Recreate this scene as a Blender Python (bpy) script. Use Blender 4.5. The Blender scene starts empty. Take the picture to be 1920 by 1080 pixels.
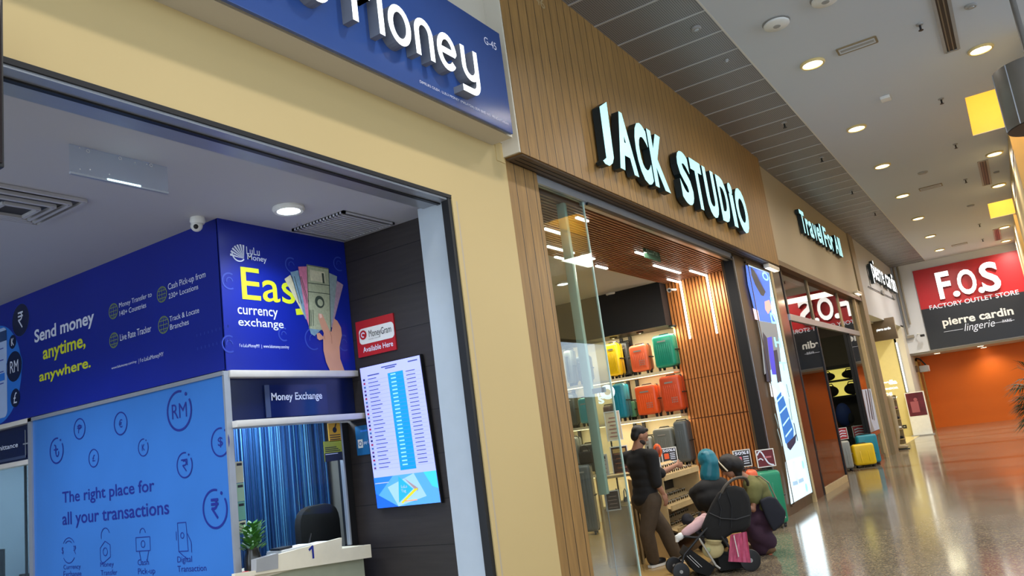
import bpy, bmesh, math, random
from mathutils import Vector, Matrix
random.seed(7)
SC = bpy.context.scene
COL = SC.collection
# ------------------------------------------------------------------ camera, world, exposure
FPX = 1478.17; CAM_H = 1.65
yaw, pit, rol = math.radians(31.7006), math.radians(10.9106), math.radians(-7.6134)
FW = Vector((-math.sin(yaw)*math.cos(pit), math.cos(yaw)*math.cos(pit), math.sin(pit)))
_r = Vector((math.cos(yaw), math.sin(yaw), 0)); _u = _r.cross(FW)
RT = math.cos(rol)*_r + math.sin(rol)*_u
UP = -math.sin(rol)*_r + math.cos(rol)*_u
CAMP = Vector((0, 0, CAM_H))
cd = bpy.data.cameras.new('camera'); cd.sensor_width = 36; cd.lens = FPX/1920*36; cd.clip_end = 200; cd.clip_start = .05
cam = bpy.data.objects.new('camera', cd); COL.objects.link(cam)
mw = Matrix((RT, UP, -FW)).transposed().to_4x4(); mw.translation = CAMP
cam.matrix_world = mw
SC.camera = cam
SC.view_settings.view_transform = 'Standard'; SC.view_settings.look = 'None'
SC.view_settings.gamma = 1; SC.view_settings.use_curve_mapping = False
SC.view_settings.exposure = 0.0
SC.cycles.use_denoising = True
SC.cycles.max_bounces = 8; SC.cycles.diffuse_bounces = 4; SC.cycles.glossy_bounces = 4
SC.cycles.transparent_max_bounces = 10; SC.cycles.transmission_bounces = 4
SC.cycles.sample_clamp_indirect = 4
wd = bpy.data.worlds.new('world'); SC.world = wd; wd.use_nodes = True
wb = wd.node_tree.nodes['Background']; wb.inputs[0].default_value = (.74, .86, 1, 1); wb.inputs[1].default_value = 2.9

def lamp(name, kind, loc, power, col=(1, 1, 1), size=.2, size_y=None, aim=(0, 0, -1), spot=120, blend=.6, parent=None):
    d = bpy.data.lights.new(name, kind); d.energy = power; d.color = col
    if kind == 'AREA':
        d.size = size
        if size_y: d.shape = 'RECTANGLE'; d.size_y = size_y
        else: d.shape = 'DISK'
    elif kind == 'SPOT': d.spot_size = math.radians(spot); d.spot_blend = blend; d.shadow_soft_size = size
    else: d.shadow_soft_size = size
    o = bpy.data.objects.new(name, d); COL.objects.link(o)
    o.location = loc; o.rotation_euler = Vector(aim).to_track_quat('-Z', 'Y').to_euler()
    if parent:
        o.parent = parent; o.location = Vector(loc) - parent.location
    return o

# ------------------------------------------------------------------ pixel of the 1920x1080 frame -> point on a plane of the place
def ray(x, y): return FW + RT*((x-960)/FPX) + UP*((540-y)/FPX)
def onX(x, y, X): d = ray(x, y); return CAMP + d*(X/d.x)
def onY(x, y, Y): d = ray(x, y); return CAMP + d*(Y/d.y)
def onZ(x, y, Z): d = ray(x, y); return CAMP + d*((Z-CAM_H)/d.z)
F0 = Vector((-math.sin(yaw), math.cos(yaw), 0)); R0 = Vector((math.cos(yaw), math.sin(yaw), 0))
def onV(x, y, P, dd=0):
    """upright plane through P square to the viewing heading, dd metres deeper"""
    d = ray(x, y); P = Vector((P[0], P[1], 0))
    t = (P.dot(F0) + dd)/d.dot(F0)
    return CAMP + d*t

# ------------------------------------------------------------------ materials
def srgb(c):
    f = lambda u: (u/12.92 if u <= .04045 else ((u+.055)/1.055)**2.4)
    return tuple(f(v/255) for v in c)
MATS = {}
def mat(name, col, rough=.5, metal=0, emit=0, ecol=None, var=.06, vscale=9, spec=.5, bump=0, coat=0):
    if name in MATS: return MATS[name]
    c = srgb(col)
    m = bpy.data.materials.new(name); m.use_nodes = True; nt = m.node_tree; b = nt.nodes['Principled BSDF']
    b.inputs['Roughness'].default_value = rough; b.inputs['Metallic'].default_value = metal
    b.inputs['Specular IOR Level'].default_value = spec
    b.inputs['Coat Weight'].default_value = coat
    b.inputs['Base Color'].default_value = (*c, 1)
    if var and not emit:
        tc = nt.nodes.new('ShaderNodeTexCoord'); no = nt.nodes.new('ShaderNodeTexNoise'); no.inputs['Scale'].default_value = vscale; no.inputs['Detail'].default_value = 3
        mx = nt.nodes.new('ShaderNodeMix'); mx.data_type = 'RGBA'
        mx.inputs[6].default_value = (*[v*(1-var*1.6) for v in c], 1); mx.inputs[7].default_value = (*[min(1, v*(1+var*1.6)) for v in c], 1)
        nt.links.new(tc.outputs['Object'], no.inputs['Vector']); nt.links.new(no.outputs['Fac'], mx.inputs[0]); nt.links.new(mx.outputs[2], b.inputs['Base Color'])
        if bump:
            bp = nt.nodes.new('ShaderNodeBump'); bp.inputs['Strength'].default_value = bump; bp.inputs['Distance'].default_value = .01
            nt.links.new(no.outputs['Fac'], bp.inputs['Height']); nt.links.new(bp.outputs['Normal'], b.inputs['Normal'])
    if emit:
        e = srgb(ecol) if ecol else c
        b.inputs['Emission Color'].default_value = (*e, 1); b.inputs['Emission Strength'].default_value = emit
    MATS[name] = m
    return m

def nodes_of(name, rough=.5, spec=.5):
    m = bpy.data.materials.new(name); m.use_nodes = True; MATS[name] = m
    nt = m.node_tree; b = nt.nodes['Principled BSDF']; b.inputs['Roughness'].default_value = rough; b.inputs['Specular IOR Level'].default_value = spec
    g = nt.nodes.new('ShaderNodeNewGeometry'); s = nt.nodes.new('ShaderNodeSeparateXYZ'); nt.links.new(g.outputs['Position'], s.inputs[0])
    def math_(op, a, bb=None):
        n = nt.nodes.new('ShaderNodeMath'); n.operation = op
        for i, q in enumerate((a, bb)):
            if q is None: continue
            if isinstance(q, (int, float)): n.inputs[i].default_value = q
            else: nt.links.new(q, n.inputs[i])
        return n.outputs[0]
    def mix(f, a, bb, mode='MIX'):
        n = nt.nodes.new('ShaderNodeMix'); n.data_type = 'RGBA'; n.blend_type = mode
        for i, q in ((0, f), (6, a), (7, bb)):
            if isinstance(q, (int, float)): n.inputs[i].default_value = q
            elif isinstance(q, tuple): n.inputs[i].default_value = (*q, 1)
            else: nt.links.new(q, n.inputs[i])
        return n.outputs[2]
    def noise(scale, sc=(1, 1, 1), detail=4):
        mp = nt.nodes.new('ShaderNodeMapping'); mp.inputs['Scale'].default_value = sc
        n = nt.nodes.new('ShaderNodeTexNoise'); n.inputs['Scale'].default_value = scale; n.inputs['Detail'].default_value = detail
        nt.links.new(g.outputs['Position'], mp.inputs[0]); nt.links.new(mp.outputs[0], n.inputs['Vector'])
        return n.outputs['Fac']
    def ramp(f, stops):
        n = nt.nodes.new('ShaderNodeValToRGB'); cr = n.color_ramp
        while len(cr.elements) < len(stops): cr.elements.new(.5)
        for e, (p, c) in zip(cr.elements, stops): e.position = p; e.color = (*c, 1)
        nt.links.new(f, n.inputs[0]); return n.outputs[0]
    def out(c): nt.links.new(c, b.inputs['Base Color'])
    def bump(h, st=.3, d=.01):
        n = nt.nodes.new('ShaderNodeBump'); n.inputs['Strength'].default_value = st; n.inputs['Distance'].default_value = d
        nt.links.new(h, n.inputs['Height']); nt.links.new(n.outputs[0], b.inputs['Normal'])
    return m, b, g, s, math_, mix, noise, ramp, out, bump, nt

def plank_mat(name, axis, pitch, col, gap, gw=.03, rough=.45, grain=None, off=0.0):
    m, b, g, s, M, mix, noise, ramp, out, bump, nt = nodes_of(name, rough)
    ax = {'x': 0, 'y': 1, 'z': 2}[axis]
    t = M('DIVIDE', M('ADD', s.outputs[ax], 50+off), pitch)
    fr = M('FRACT', t); fl = M('FLOOR', t)
    line = M('LESS_THAN', fr, gw)
    wn = nt.nodes.new('ShaderNodeTexWhiteNoise'); wn.noise_dimensions = '1D'; nt.links.new(fl, wn.inputs['W'])
    c = srgb(col)
    gsc = grain or (6, 6, .6)
    n1 = noise(5, gsc, 6)
    cc = ramp(n1, [(.25, tuple(v*.72 for v in c)), (.75, tuple(min(1, v*1.22) for v in c))])
    cc = mix(M('MULTIPLY', wn.outputs[0], .35), cc, tuple(v*.72 for v in c))
    out(mix(line, cc, srgb(gap)))
    bump(M('SUBTRACT', 1, line), .5, .006)
    return m

WOOD = plank_mat('oak planks', 'y', .165, (152, 116, 64), (26, 16, 8), .06)
WOOD_DARK = plank_mat('brown laminate', 'z', 9.0, (98, 76, 50), (40, 28, 16), .0001, .35, (3, 3, .5))
DARKWALL = plank_mat('dark plank cladding', 'z', .345, (46, 40, 38), (14, 12, 12), .02, .5, (.6, .6, 6), .12)
def floor_mat():
    m, b, g, s, M, mix, noise, ramp, out, bump, nt = nodes_of('polished terrazzo', .10, .55)
    big = ramp(noise(.6, (1, 1, 1), 3), [(.3, srgb((112, 103, 90))), (.7, srgb((134, 126, 112)))])
    vo = nt.nodes.new('ShaderNodeTexVoronoi'); vo.inputs['Scale'].default_value = 70
    nt.links.new(g.outputs['Position'], vo.inputs['Vector'])
    sp = nt.nodes.new('ShaderNodeSeparateColor'); nt.links.new(vo.outputs['Color'], sp.inputs[0])
    c = mix(M('MULTIPLY', M('GREATER_THAN', sp.outputs[0], .62), .65), big, srgb((100, 86, 64)))
    c = mix(M('MULTIPLY', M('GREATER_THAN', sp.outputs[1], .74), .6), c, srgb((176, 160, 128)))
    # darker inlaid bands across the corridor and reddish panels further on
    for y0, y1, col, k in ((19.2, 19.7, (96, 62, 44), .55), (15.6, 17.6, (110, 78, 56), .35), (24.0, 24.6, (92, 60, 44), .55), (27.4, 27.8, (92, 60, 44), .5), (29.6, 30.1, (96, 62, 44), .5)):
        inb = M('MULTIPLY', M('GREATER_THAN', s.outputs[1], y0), M('LESS_THAN', s.outputs[1], y1))
        c = mix(M('MULTIPLY', inb, k), c, srgb(col))
    jx = M('LESS_THAN', M('FRACT', M('DIVIDE', M('ADD', s.outputs[0], 50.2), 1.2)), .006)
    jy = M('LESS_THAN', M('FRACT', M('DIVIDE', M('ADD', s.outputs[1], 50), 1.2)), .006)
    c = mix(M('MULTIPLY', M('MAXIMUM', jx, jy), .5), c, srgb((60, 50, 36)))
    out(c)
    rr = M('ADD', .07, M('MULTIPLY', noise(1.2), .09)); nt.links.new(rr, b.inputs['Roughness'])
    return m
FLOOR = floor_mat()
def perf_mat():
    m, b, g, s, M, mix, noise, ramp, out, bump, nt = nodes_of('perforated metal ceiling', .45, .5)
    b.inputs['Metallic'].default_value = .35
    hx = M('SUBTRACT', M('FRACT', M('MULTIPLY', s.outputs[0], 42)), .5); hy = M('SUBTRACT', M('FRACT', M('MULTIPLY', s.outputs[1], 42)), .5)
    d = M('ADD', M('MULTIPLY', hx, hx), M('MULTIPLY', hy, hy))
    hole = M('LESS_THAN', d, .07)
    c = mix(hole, srgb((150, 150, 152)), srgb((34, 34, 36)))
    out(c); return m
PERF = perf_mat()
def curtain_mat():
    m, b, g, s, M, mix, noise, ramp, out, bump, nt = nodes_of('blue string curtain', .6)
    n = noise(1, (60, 60, 1.2), 2)
    out(ramp(n, [(.30, srgb((14, 44, 92))), (.55, srgb((26, 74, 128))), (.8, srgb((60, 116, 164)))])); return m
CURT = curtain_mat()
def glass_mat(name, tint, refl=1.0, haze=0.0, hcol=(200, 220, 210)):
    m = bpy.data.materials.new(name); m.use_nodes = True; nt = m.node_tree; nt.nodes.clear()
    o = nt.nodes.new('ShaderNodeOutputMaterial'); t = nt.nodes.new('ShaderNodeBsdfTransparent'); gl = nt.nodes.new('ShaderNodeBsdfGlossy')
    f = nt.nodes.new('ShaderNodeFresnel'); f.inputs[0].default_value = 1.5; mx = nt.nodes.new('ShaderNodeMixShader')
    t.inputs[0].default_value = (*tint, 1); gl.inputs['Roughness'].default_value = .005; gl.inputs[0].default_value = (.95*refl, .97*refl, 1*refl, 1)
    gm = nt.nodes.new('ShaderNodeNewGeometry'); ior = nt.nodes.new('ShaderNodeMapRange'); ior.inputs['To Min'].default_value = 1.5; ior.inputs['To Max'].default_value = 1/1.5
    nt.links.new(gm.outputs['Backfacing'], ior.inputs['Value']); nt.links.new(ior.outputs[0], f.inputs[0])
    nt.links.new(f.outputs[0], mx.inputs[0]); nt.links.new(gl.outputs[0], mx.inputs[2])
    if haze:
        df = nt.nodes.new('ShaderNodeBsdfDiffuse'); df.inputs[0].default_value = (*srgb(hcol), 1); m2 = nt.nodes.new('ShaderNodeMixShader'); m2.inputs[0].default_value = haze
        nt.links.new(t.outputs[0], m2.inputs[1]); nt.links.new(df.outputs[0], m2.inputs[2]); nt.links.new(m2.outputs[0], mx.inputs[1])
    else: nt.links.new(t.outputs[0], mx.inputs[1])
    nt.links.new(mx.outputs[0], o.inputs[0]); MATS[name] = m; return m
GLASS = glass_mat('shop glass', (.80, .85, .82))
GLASS_AR = glass_mat('coated glass', (.95, .97, .97), .12)
GLASS_DK = glass_mat('dark shop glass', (.40, .38, .36), 1.0)
ACRYL = glass_mat('clear acrylic', (.92, .95, .97), 1.0, .12, (190, 200, 215))
GEDGE = mat('polished glass edge', (206, 232, 222), .2, var=.03, emit=0)

CREAM = mat('cream wall paint', (202, 178, 124), .6, var=.03, vscale=.8)
OFFWHITE = mat('off white wall paint', (205, 198, 182), .6, var=.03, vscale=.8)
WHITE_CEIL = mat('white ceiling paint', (198, 204, 213), .7, var=.02, vscale=.5)
LULU_CEIL = mat('grey white ceiling paint', (188, 189, 196), .6, var=.02, vscale=.6)
ALU = mat('brushed aluminium', (168, 172, 178), .35, .5, var=.05)
DKMETAL = mat('dark metal', (40, 40, 42), .4, .5)
BLACK = mat('black plastic', (18, 18, 20), .45)
BLACKF = mat('black fabric', (21, 20, 20), .9, var=.15, vscale=30)
WHITEP = mat('white plastic', (226, 226, 222), .4)
GREYP = mat('grey plastic', (150, 150, 148), .45)
IVORY = mat('ivory laminate', (222, 212, 186), .4)
ROYAL = mat('royal blue print', (8, 32, 146), .38, var=.12, vscale=1.3)
NAVY = mat('navy blue panel', (10, 22, 66), .25)
SIGNBLUE = mat('sign blue face', (48, 80, 148), .25, var=.05, vscale=2)
SKYB = mat('sky blue board', (56, 116, 190), .3, var=.12, vscale=1.1)
INKB = mat('deep blue ink', (20, 36, 128), .5, var=0)
INKW = mat('white ink', (222, 228, 245), .5, var=0)
INKY = mat('lime yellow ink', (214, 222, 40), .5, var=0)
INKL = mat('light blue ink', (40, 120, 220), .5, var=0)
INKF = mat('faint blue ink', (44, 66, 170), .5, var=0)
INKG = mat('olive ink', (120, 140, 90), .5, var=0)
RED = mat('red sign paint', (176, 26, 34), .4, var=.04)
ORANGE = mat('orange wall paint', (246, 116, 4), .55, var=.03, vscale=.7)
CHAR = mat('charcoal sign paint', (26, 30, 38), .4, var=.04)
LETTER = mat('lit letter face', (120, 180, 180), .4, emit=.95, ecol=(188, 248, 252))
LETTERW = mat('lit white letter face', (255, 255, 255), .4, emit=1.1, ecol=(240, 250, 255))
LSIDE = mat('letter return', (18, 34, 38), .4)
LSIDEW = mat('pale letter return', (132, 136, 144), .4, .2)
TAN = mat('taupe wall paint', (178, 166, 140), .6, var=.03, vscale=.6)
COOLW = mat('cool white wall paint', (204, 207, 212), .6, var=.03, vscale=.8)
PCWALL = mat('pale grey wall', (184, 187, 192), .6, var=.05, vscale=.7)
TAUPE = mat('taupe pilaster', (138, 122, 92), .5, var=.05)
PALEWOOD = mat('pale wood edge', (196, 170, 122), .45, var=.08, vscale=12)
SKIN = mat('skin', (160, 112, 86), .55, var=.05)
HAIR = mat('dark hair', (22, 16, 14), .6, var=.2, vscale=40)

# ------------------------------------------------------------------ mesh builder
class MB:
    def __init__(s): s.v = []; s.f = []; s.mi = []; s.mats = []
    def _m(s, m):
        if m not in s.mats: s.mats.append(m)
        return s.mats.index(m)
    def add(s, vs, fs, m):
        k = len(s.v); i = s._m(m)
        s.v += [Vector(v) for v in vs]
        for f in fs: s.f.append(tuple(k+j for j in f)); s.mi.append(i)
        return s
    def box(s, a, b, m):
        x0, x1 = sorted((a[0], b[0])); y0, y1 = sorted((a[1], b[1])); z0, z1 = sorted((a[2], b[2]))
        vs = [(x, y, z) for z in (z0, z1) for y in (y0, y1) for x in (x0, x1)]
        return s.add(vs, [(0, 2, 3, 1), (4, 5, 7, 6), (0, 1, 5, 4), (2, 6, 7, 3), (0, 4, 6, 2), (1, 3, 7, 5)], m)
    def obox(s, c, size, M, m):
        vs = [Vector(c) + M @ Vector((x*size[0]/2, y*size[1]/2, z*size[2]/2)) for z in (-1, 1) for y in (-1, 1) for x in (-1, 1)]
        return s.add(vs, [(0, 2, 3, 1), (4, 5, 7, 6), (0, 1, 5, 4), (2, 6, 7, 3), (0, 4, 6, 2), (1, 3, 7, 5)], m)
    def bar(s, p, q, w, h, m, up=(0, 0, 1)):
        p = Vector(p); q = Vector(q); d = (q-p); L = d.length; d.normalize(); u = Vector(up)
        if abs(d.dot(u)) > .97: u = Vector((1, 0, 0))
        sd = d.cross(u).normalized(); u2 = sd.cross(d)
        M = Matrix((d, sd, u2)).transposed()
        return s.obox((p+q)/2, (L, w, h), M, m)
    def tube(s, pts, rs, m, n=10, caps=True, sq=1.0):
        pts = [Vector(p) for p in pts]
        if isinstance(rs, (int, float)): rs = [rs]*len(pts)
        vs = []; fs = []; up = None
        for i, p in enumerate(pts):
            d = (pts[min(i+1, len(pts)-1)] - pts[max(i-1, 0)]).normalized()
            if up is None: up = Vector((0, 0, 1)) if abs(d.z) < .9 else Vector((1, 0, 0))
            a = d.cross(up).normalized(); b = a.cross(d).normalized(); up = b
            for k in range(n):
                t = 2*math.pi*k/n; vs.append(p + a*math.cos(t)*rs[i] + b*math.sin(t)*rs[i]*sq)
        for i in range(len(pts)-1):
            for k in range(n): fs.append((i*n+k, i*n+(k+1) % n, (i+1)*n+(k+1) % n, (i+1)*n+k))
        if caps: fs.append(tuple(range(n))[::-1]); fs.append(tuple((len(pts)-1)*n+k for k in range(n)))
        return s.add(vs, fs, m)
    def cyl(s, p, q, r, m, r2=None, n=20): return s.tube([p, q], [r, r if r2 is None else r2], m, n)
    def lathe(s, c, prof, m, n=24, axis=(0, 0, 1)):
        ax = Vector(axis).normalized(); a = ax.orthogonal().normalized(); b = ax.cross(a); c = Vector(c); vs = []; fs = []
        for r, h in prof:
            for k in range(n): t = 2*math.pi*k/n; vs.append(c + ax*h + (a*math.cos(t) + b*math.sin(t))*r)
        for i in range(len(prof)-1):
            for k in range(n): fs.append((i*n+k, i*n+(k+1) % n, (i+1)*n+(k+1) % n, (i+1)*n+k))
        fs.append(tuple(range(n))[::-1]); fs.append(tuple((len(prof)-1)*n+k for k in range(n)))
        return s.add(vs, fs, m)
    def ball(s, c, r, m, M=None, nu=14, nv=9):
        if isinstance(r, (int, float)): r = (r, r, r)
        c = Vector(c); M = M or Matrix.Identity(3); vs = [c + M @ Vector((0, 0, -r[2]))]; fs = []
        for j in range(1, nv):
            ph = -math.pi/2 + math.pi*j/nv
            for k in range(nu):
                t = 2*math.pi*k/nu; vs.append(c + M @ Vector((r[0]*math.cos(ph)*math.cos(t), r[1]*math.cos(ph)*math.sin(t), r[2]*math.sin(ph))))
        vs.append(c + M @ Vector((0, 0, r[2]))); L = len(vs)-1
        for k in range(nu): fs.append((0, 1+(k+1) % nu, 1+k)); fs.append((L, L-nu+k, L-nu+(k+1) % nu))
        for j in range(nv-2):
            for k in range(nu): a = 1+j*nu; fs.append((a+k, a+(k+1) % nu, a+nu+(k+1) % nu, a+nu+k))
        return s.add(vs, fs, m)
    # flat work in a frame: fr = (kind, plane): u,v are world y,z (kind X, faces +x) or x,z (kind Y, faces -y); n is metres out of the plane
    def pt(s, fr, u, v, n):
        if callable(fr): return fr(u, v, n)
        return Vector((fr[1]+n, u, v)) if fr[0] == 'X' else Vector((u, fr[1]-n, v))
    def poly(s, fr, pts, m, n=.002):
        s.np = getattr(s, 'np', 0)+1; n += 4e-5*(s.np % 40)   # overlapping strokes never share one plane
        return s.add([s.pt(fr, u, v, n) for u, v in pts], [tuple(range(len(pts)))], m)
    def rect(s, fr, u0, v0, u1, v1, m, n=.002): return s.poly(fr, [(u0, v0), (u1, v0), (u1, v1), (u0, v1)], m, n)
    def rrect(s, fr, u0, v0, u1, v1, r, m, n=.002):
        pts = []
        for cx, cy, a0 in ((u1-r, v0+r, -90), (u1-r, v1-r, 0), (u0+r, v1-r, 90), (u0+r, v0+r, 180)):
            for k in range(6): a = math.radians(a0+90*k/5); pts.append((cx+r*math.cos(a), cy+r*math.sin(a)))
        return s.poly(fr, pts, m, n)
    def slab(s, fr, pts, n0, n1, m, side=None):
        k = len(pts); a = [s.pt(fr, u, v, n0) for u, v in pts]; b = [s.pt(fr, u, v, n1) for u, v in pts]
        s.add(b, [tuple(range(k))], m)
        s.add(a+b, [tuple(range(k))[::-1]] + [(i, (i+1) % k, k+(i+1) % k, k+i) for i in range(k)], side or m)
        return s
    def disc(s, fr, u, v, r, m, n=.002, k=28, ru=None):
        return s.poly(fr, [(u+(ru or r)*math.cos(2*math.pi*i/k), v+r*math.sin(2*math.pi*i/k)) for i in range(k)], m, n)
    def arc(s, fr, u, v, r, w, m, a0=0, a1=360, n=.003, k=36, ru=1):
        for i in range(k):
            t0 = math.radians(a0+(a1-a0)*i/k); t1 = math.radians(a0+(a1-a0)*(i+1)/k)
            q = [(u+(r-w/2)*ru*math.cos(t0), v+(r-w/2)*math.sin(t0)), (u+(r+w/2)*ru*math.cos(t0), v+(r+w/2)*math.sin(t0)),
                 (u+(r+w/2)*ru*math.cos(t1), v+(r+w/2)*math.sin(t1)), (u+(r-w/2)*ru*math.cos(t1), v+(r-w/2)*math.sin(t1))]
            s.poly(fr, q, m, n)
        return s
    def line(s, fr, pts, w, m, n=.003):
        for (a, b), (c, d) in zip(pts[:-1], pts[1:]):
            L = math.hypot(c-a, d-b) or 1e-6; px, py = -(d-b)/L*w/2, (c-a)/L*w/2; ex, ey = (c-a)/L*w*.25, (d-b)/L*w*.25
            s.poly(fr, [(a-ex+px, b-ey+py), (a-ex-px, b-ey-py), (c+ex-px, d+ey-py), (c+ex+px, d+ey+py)], m, n)
        return s
    def text(s, fr, t, u0, v0, u1, v1, m, n=.003, bold=.0, depth=0, side=None, rot=0):
        """t fitted exactly into the box u0..u1, v0..v1"""
        vs, fs = glyphs(t, bold)
        xs = [p[0] for p in vs]; ys = [p[1] for p in vs]; x0, x1, y0, y1 = min(xs), max(xs), min(ys), max(ys)
        def mp(p):
            a = (p[0]-x0)/(x1-x0 or 1); b = (p[1]-y0)/(y1-y0 or 1)
            if rot == 90: a, b = 1-b, a
            if rot == -90: a, b = b, 1-a
            return u0+(u1-u0)*a, v0+(v1-v0)*b
        q = [mp(p) for p in vs]
        s.add([s.pt(fr, u, v, n+depth) for u, v in q], fs, m)
        if depth:
            from collections import Counter
            cnt = Counter()
            for f in fs:
                for i in range(len(f)): cnt[tuple(sorted((f[i], f[(i+1) % len(f)])))] += 1
            A = [s.pt(fr, u, v, n) for u, v in q]; B = [s.pt(fr, u, v, n+depth) for u, v in q]
            s.add(A+B, [(a, b, b+len(q), a+len(q)) for (a, b), c in cnt.items() if c == 1], side or m)
            s.add(A, [f[::-1] for f in fs], side or m)
        return s
    def textpx(s, fr, t, L, R, B, T, m, n=.003, bold=0, depth=0, side=None):
        f = (lambda p: onX(p[0], p[1], fr[1]+n+depth)) if fr[0] == 'X' else (lambda p: onY(p[0], p[1], fr[1]-n-depth))
        k = 1 if fr[0] == 'X' else 0
        return s.text(fr, t, f(L)[k], f(B)[2], f(R)[k], f(T)[2], m, n, bold, depth, side)

_GC = {}
def glyphs(t, bold=0.0):
    if (t, bold) in _GC: return _GC[(t, bold)]
    c = bpy.data.curves.new('glyphs', 'FONT'); c.body = t; c.size = 1; c.offset = bold; c.resolution_u = 4; c.fill_mode = 'FRONT' if hasattr(c, 'fill_mode') else c.fill_mode
    o = bpy.data.objects.new('glyphs', c)
    me = o.to_mesh(); bm = bmesh.new(); bm.from_mesh(me); bmesh.ops.remove_doubles(bm, verts=bm.verts, dist=.0005)
    bm.verts.index_update()
    vs = [tuple(v.co[:2]) for v in bm.verts]; fs = []
    for f in bm.faces:
        idx = [v.index for v in f.verts]
        if f.normal.z < 0: idx = idx[::-1]
        fs.append(tuple(idx))
    bm.free(); o.to_mesh_clear(); bpy.data.objects.remove(o); bpy.data.curves.remove(c)
    _GC[(t, bold)] = (vs, fs)
    return vs, fs

def ribbon(path, w, closed=False, round_=True):
    """outline of a stroke (list of 2-D points) of width w; closed paths give (outer, inner)"""
    P = [Vector(p) for p in path]; n = len(P); Ls = []; Rs = []
    for i in range(n):
        a = P[(i-1) % n] if (closed or i > 0) else P[i]; b = P[(i+1) % n] if (closed or i < n-1) else P[i]
        d = (b-a).normalized(); nn = Vector((-d.y, d.x))
        Ls.append(P[i]+nn*w/2); Rs.append(P[i]-nn*w/2)
    return Ls, Rs
def stroke(mb, fr, path, w, n0, n1, m, side, closed=False):
    L, R = ribbon(path, w, closed); k = len(L)
    rng = range(k if closed else k-1)
    for nn, mm, in ((n1, m), (n0, side)):
        mb.add([mb.pt(fr, p[0], p[1], nn) for p in L+R], [(i, (i+1) % k, k+(i+1) % k, k+i) for i in rng], mm)
    for E in (L, R):
        mb.add([mb.pt(fr, p[0], p[1], n0) for p in E]+[mb.pt(fr, p[0], p[1], n1) for p in E], [(i, (i+1) % k, k+(i+1) % k, k+i) for i in rng], side)
    if not closed:
        for i in (0, k-1):
            mb.add([mb.pt(fr, *L[i][:2], n0), mb.pt(fr, *R[i][:2], n0), mb.pt(fr, *R[i][:2], n1), mb.pt(fr, *L[i][:2], n1)], [(0, 1, 2, 3)], side)

def finish(bm, name, mats, smooth, ang=40):
    bmesh.ops.recalc_face_normals(bm, faces=bm.faces)
    me = bpy.data.meshes.new(name); bm.to_mesh(me); bm.free()
    for m in mats: me.materials.append(m)
    if smooth:
        me.polygons.foreach_set('use_smooth', [True]*len(me.polygons))
        try: me.set_sharp_from_angle(angle=math.radians(ang))
        except Exception: pass
    return me
def build(mb, name, parent=None, smooth=False, bevel=0, bseg=2, merge=False, world=None, flat=False):
    """link as ONE mesh object. With a parent the vertices are given in the place's own coordinates unless world=False"""
    bm = bmesh.new(); vs = [bm.verts.new(v) for v in mb.v]
    for f, i in zip(mb.f, mb.mi):
        try: fc = bm.faces.new([vs[j] for j in f]); fc.material_index = i
        except ValueError: pass
    if merge or bevel: bmesh.ops.remove_doubles(bm, verts=bm.verts, dist=.0004)
    if bevel:
        bmesh.ops.recalc_face_normals(bm, faces=bm.faces)
        ed = [e for e in bm.edges if len(e.link_faces) == 2 and e.calc_face_angle(0) > .6]
        bmesh.ops.bevel(bm, geom=ed, offset=bevel, segments=bseg, profile=.5, affect='EDGES', clamp_overlap=True)
    o_loc = Vector((0, 0, 0))
    if parent is None and not flat:
        xs = [v.co for v in bm.verts]
        lo = Vector([min(c[i] for c in xs) for i in range(3)]); hi = Vector([max(c[i] for c in xs) for i in range(3)])
        o_loc = Vector(((lo.x+hi.x)/2, (lo.y+hi.y)/2, lo.z))
        bmesh.ops.translate(bm, verts=bm.verts, vec=-o_loc)
    elif parent is not None and world is not False:
        root = parent; M = Matrix.Identity(4); ch = []
        while root: ch.append(root); root = root.parent
        for q in reversed(ch): M = M @ q.matrix_basis
        bmesh.ops.transform(bm, matrix=M.inverted(), verts=bm.verts)
    if flat:
        me = bpy.data.meshes.new(name); bm.to_mesh(me); bm.free()
        for m in mb.mats: me.materials.append(m)
    else: me = finish(bm, name, mb.mats, smooth or bool(bevel))
    o = bpy.data.objects.new(name, me); COL.objects.link(o); o.location = o_loc
    if parent: o.parent = parent
    return o
def struct(mb, name, **k):
    o = build(mb, name, **k); o['kind'] = 'structure'; return o
def thing(name, label, cat, loc=(0, 0, 0), rz=0, group=None):
    o = bpy.data.objects.new(name, None); COL.objects.link(o); o.empty_display_size = .1
    o.location = loc; o.rotation_euler = (0, 0, rz); o['label'] = label; o['category'] = cat
    if group: o['group'] = group
    return o
def tag(o, label, cat, group=None):
    o['label'] = label; o['category'] = cat
    if group: o['group'] = group
    return o
def dup(root, loc=None, rz=None, label=None, group=None, mats=None):
    def cp(o, par):
        c = o.copy(); COL.objects.link(c)
        if par: c.parent = par
        if mats and c.type == 'MESH':
            c.data = mats(o.data)
        for ch in o.children: cp(ch, c)
        return c
    r = cp(root, None)
    if loc is not None: r.location = loc
    if rz is not None: r.rotation_euler = (0, 0, rz)
    if label: r['label'] = label
    if group: r['group'] = group
    return r
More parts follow.
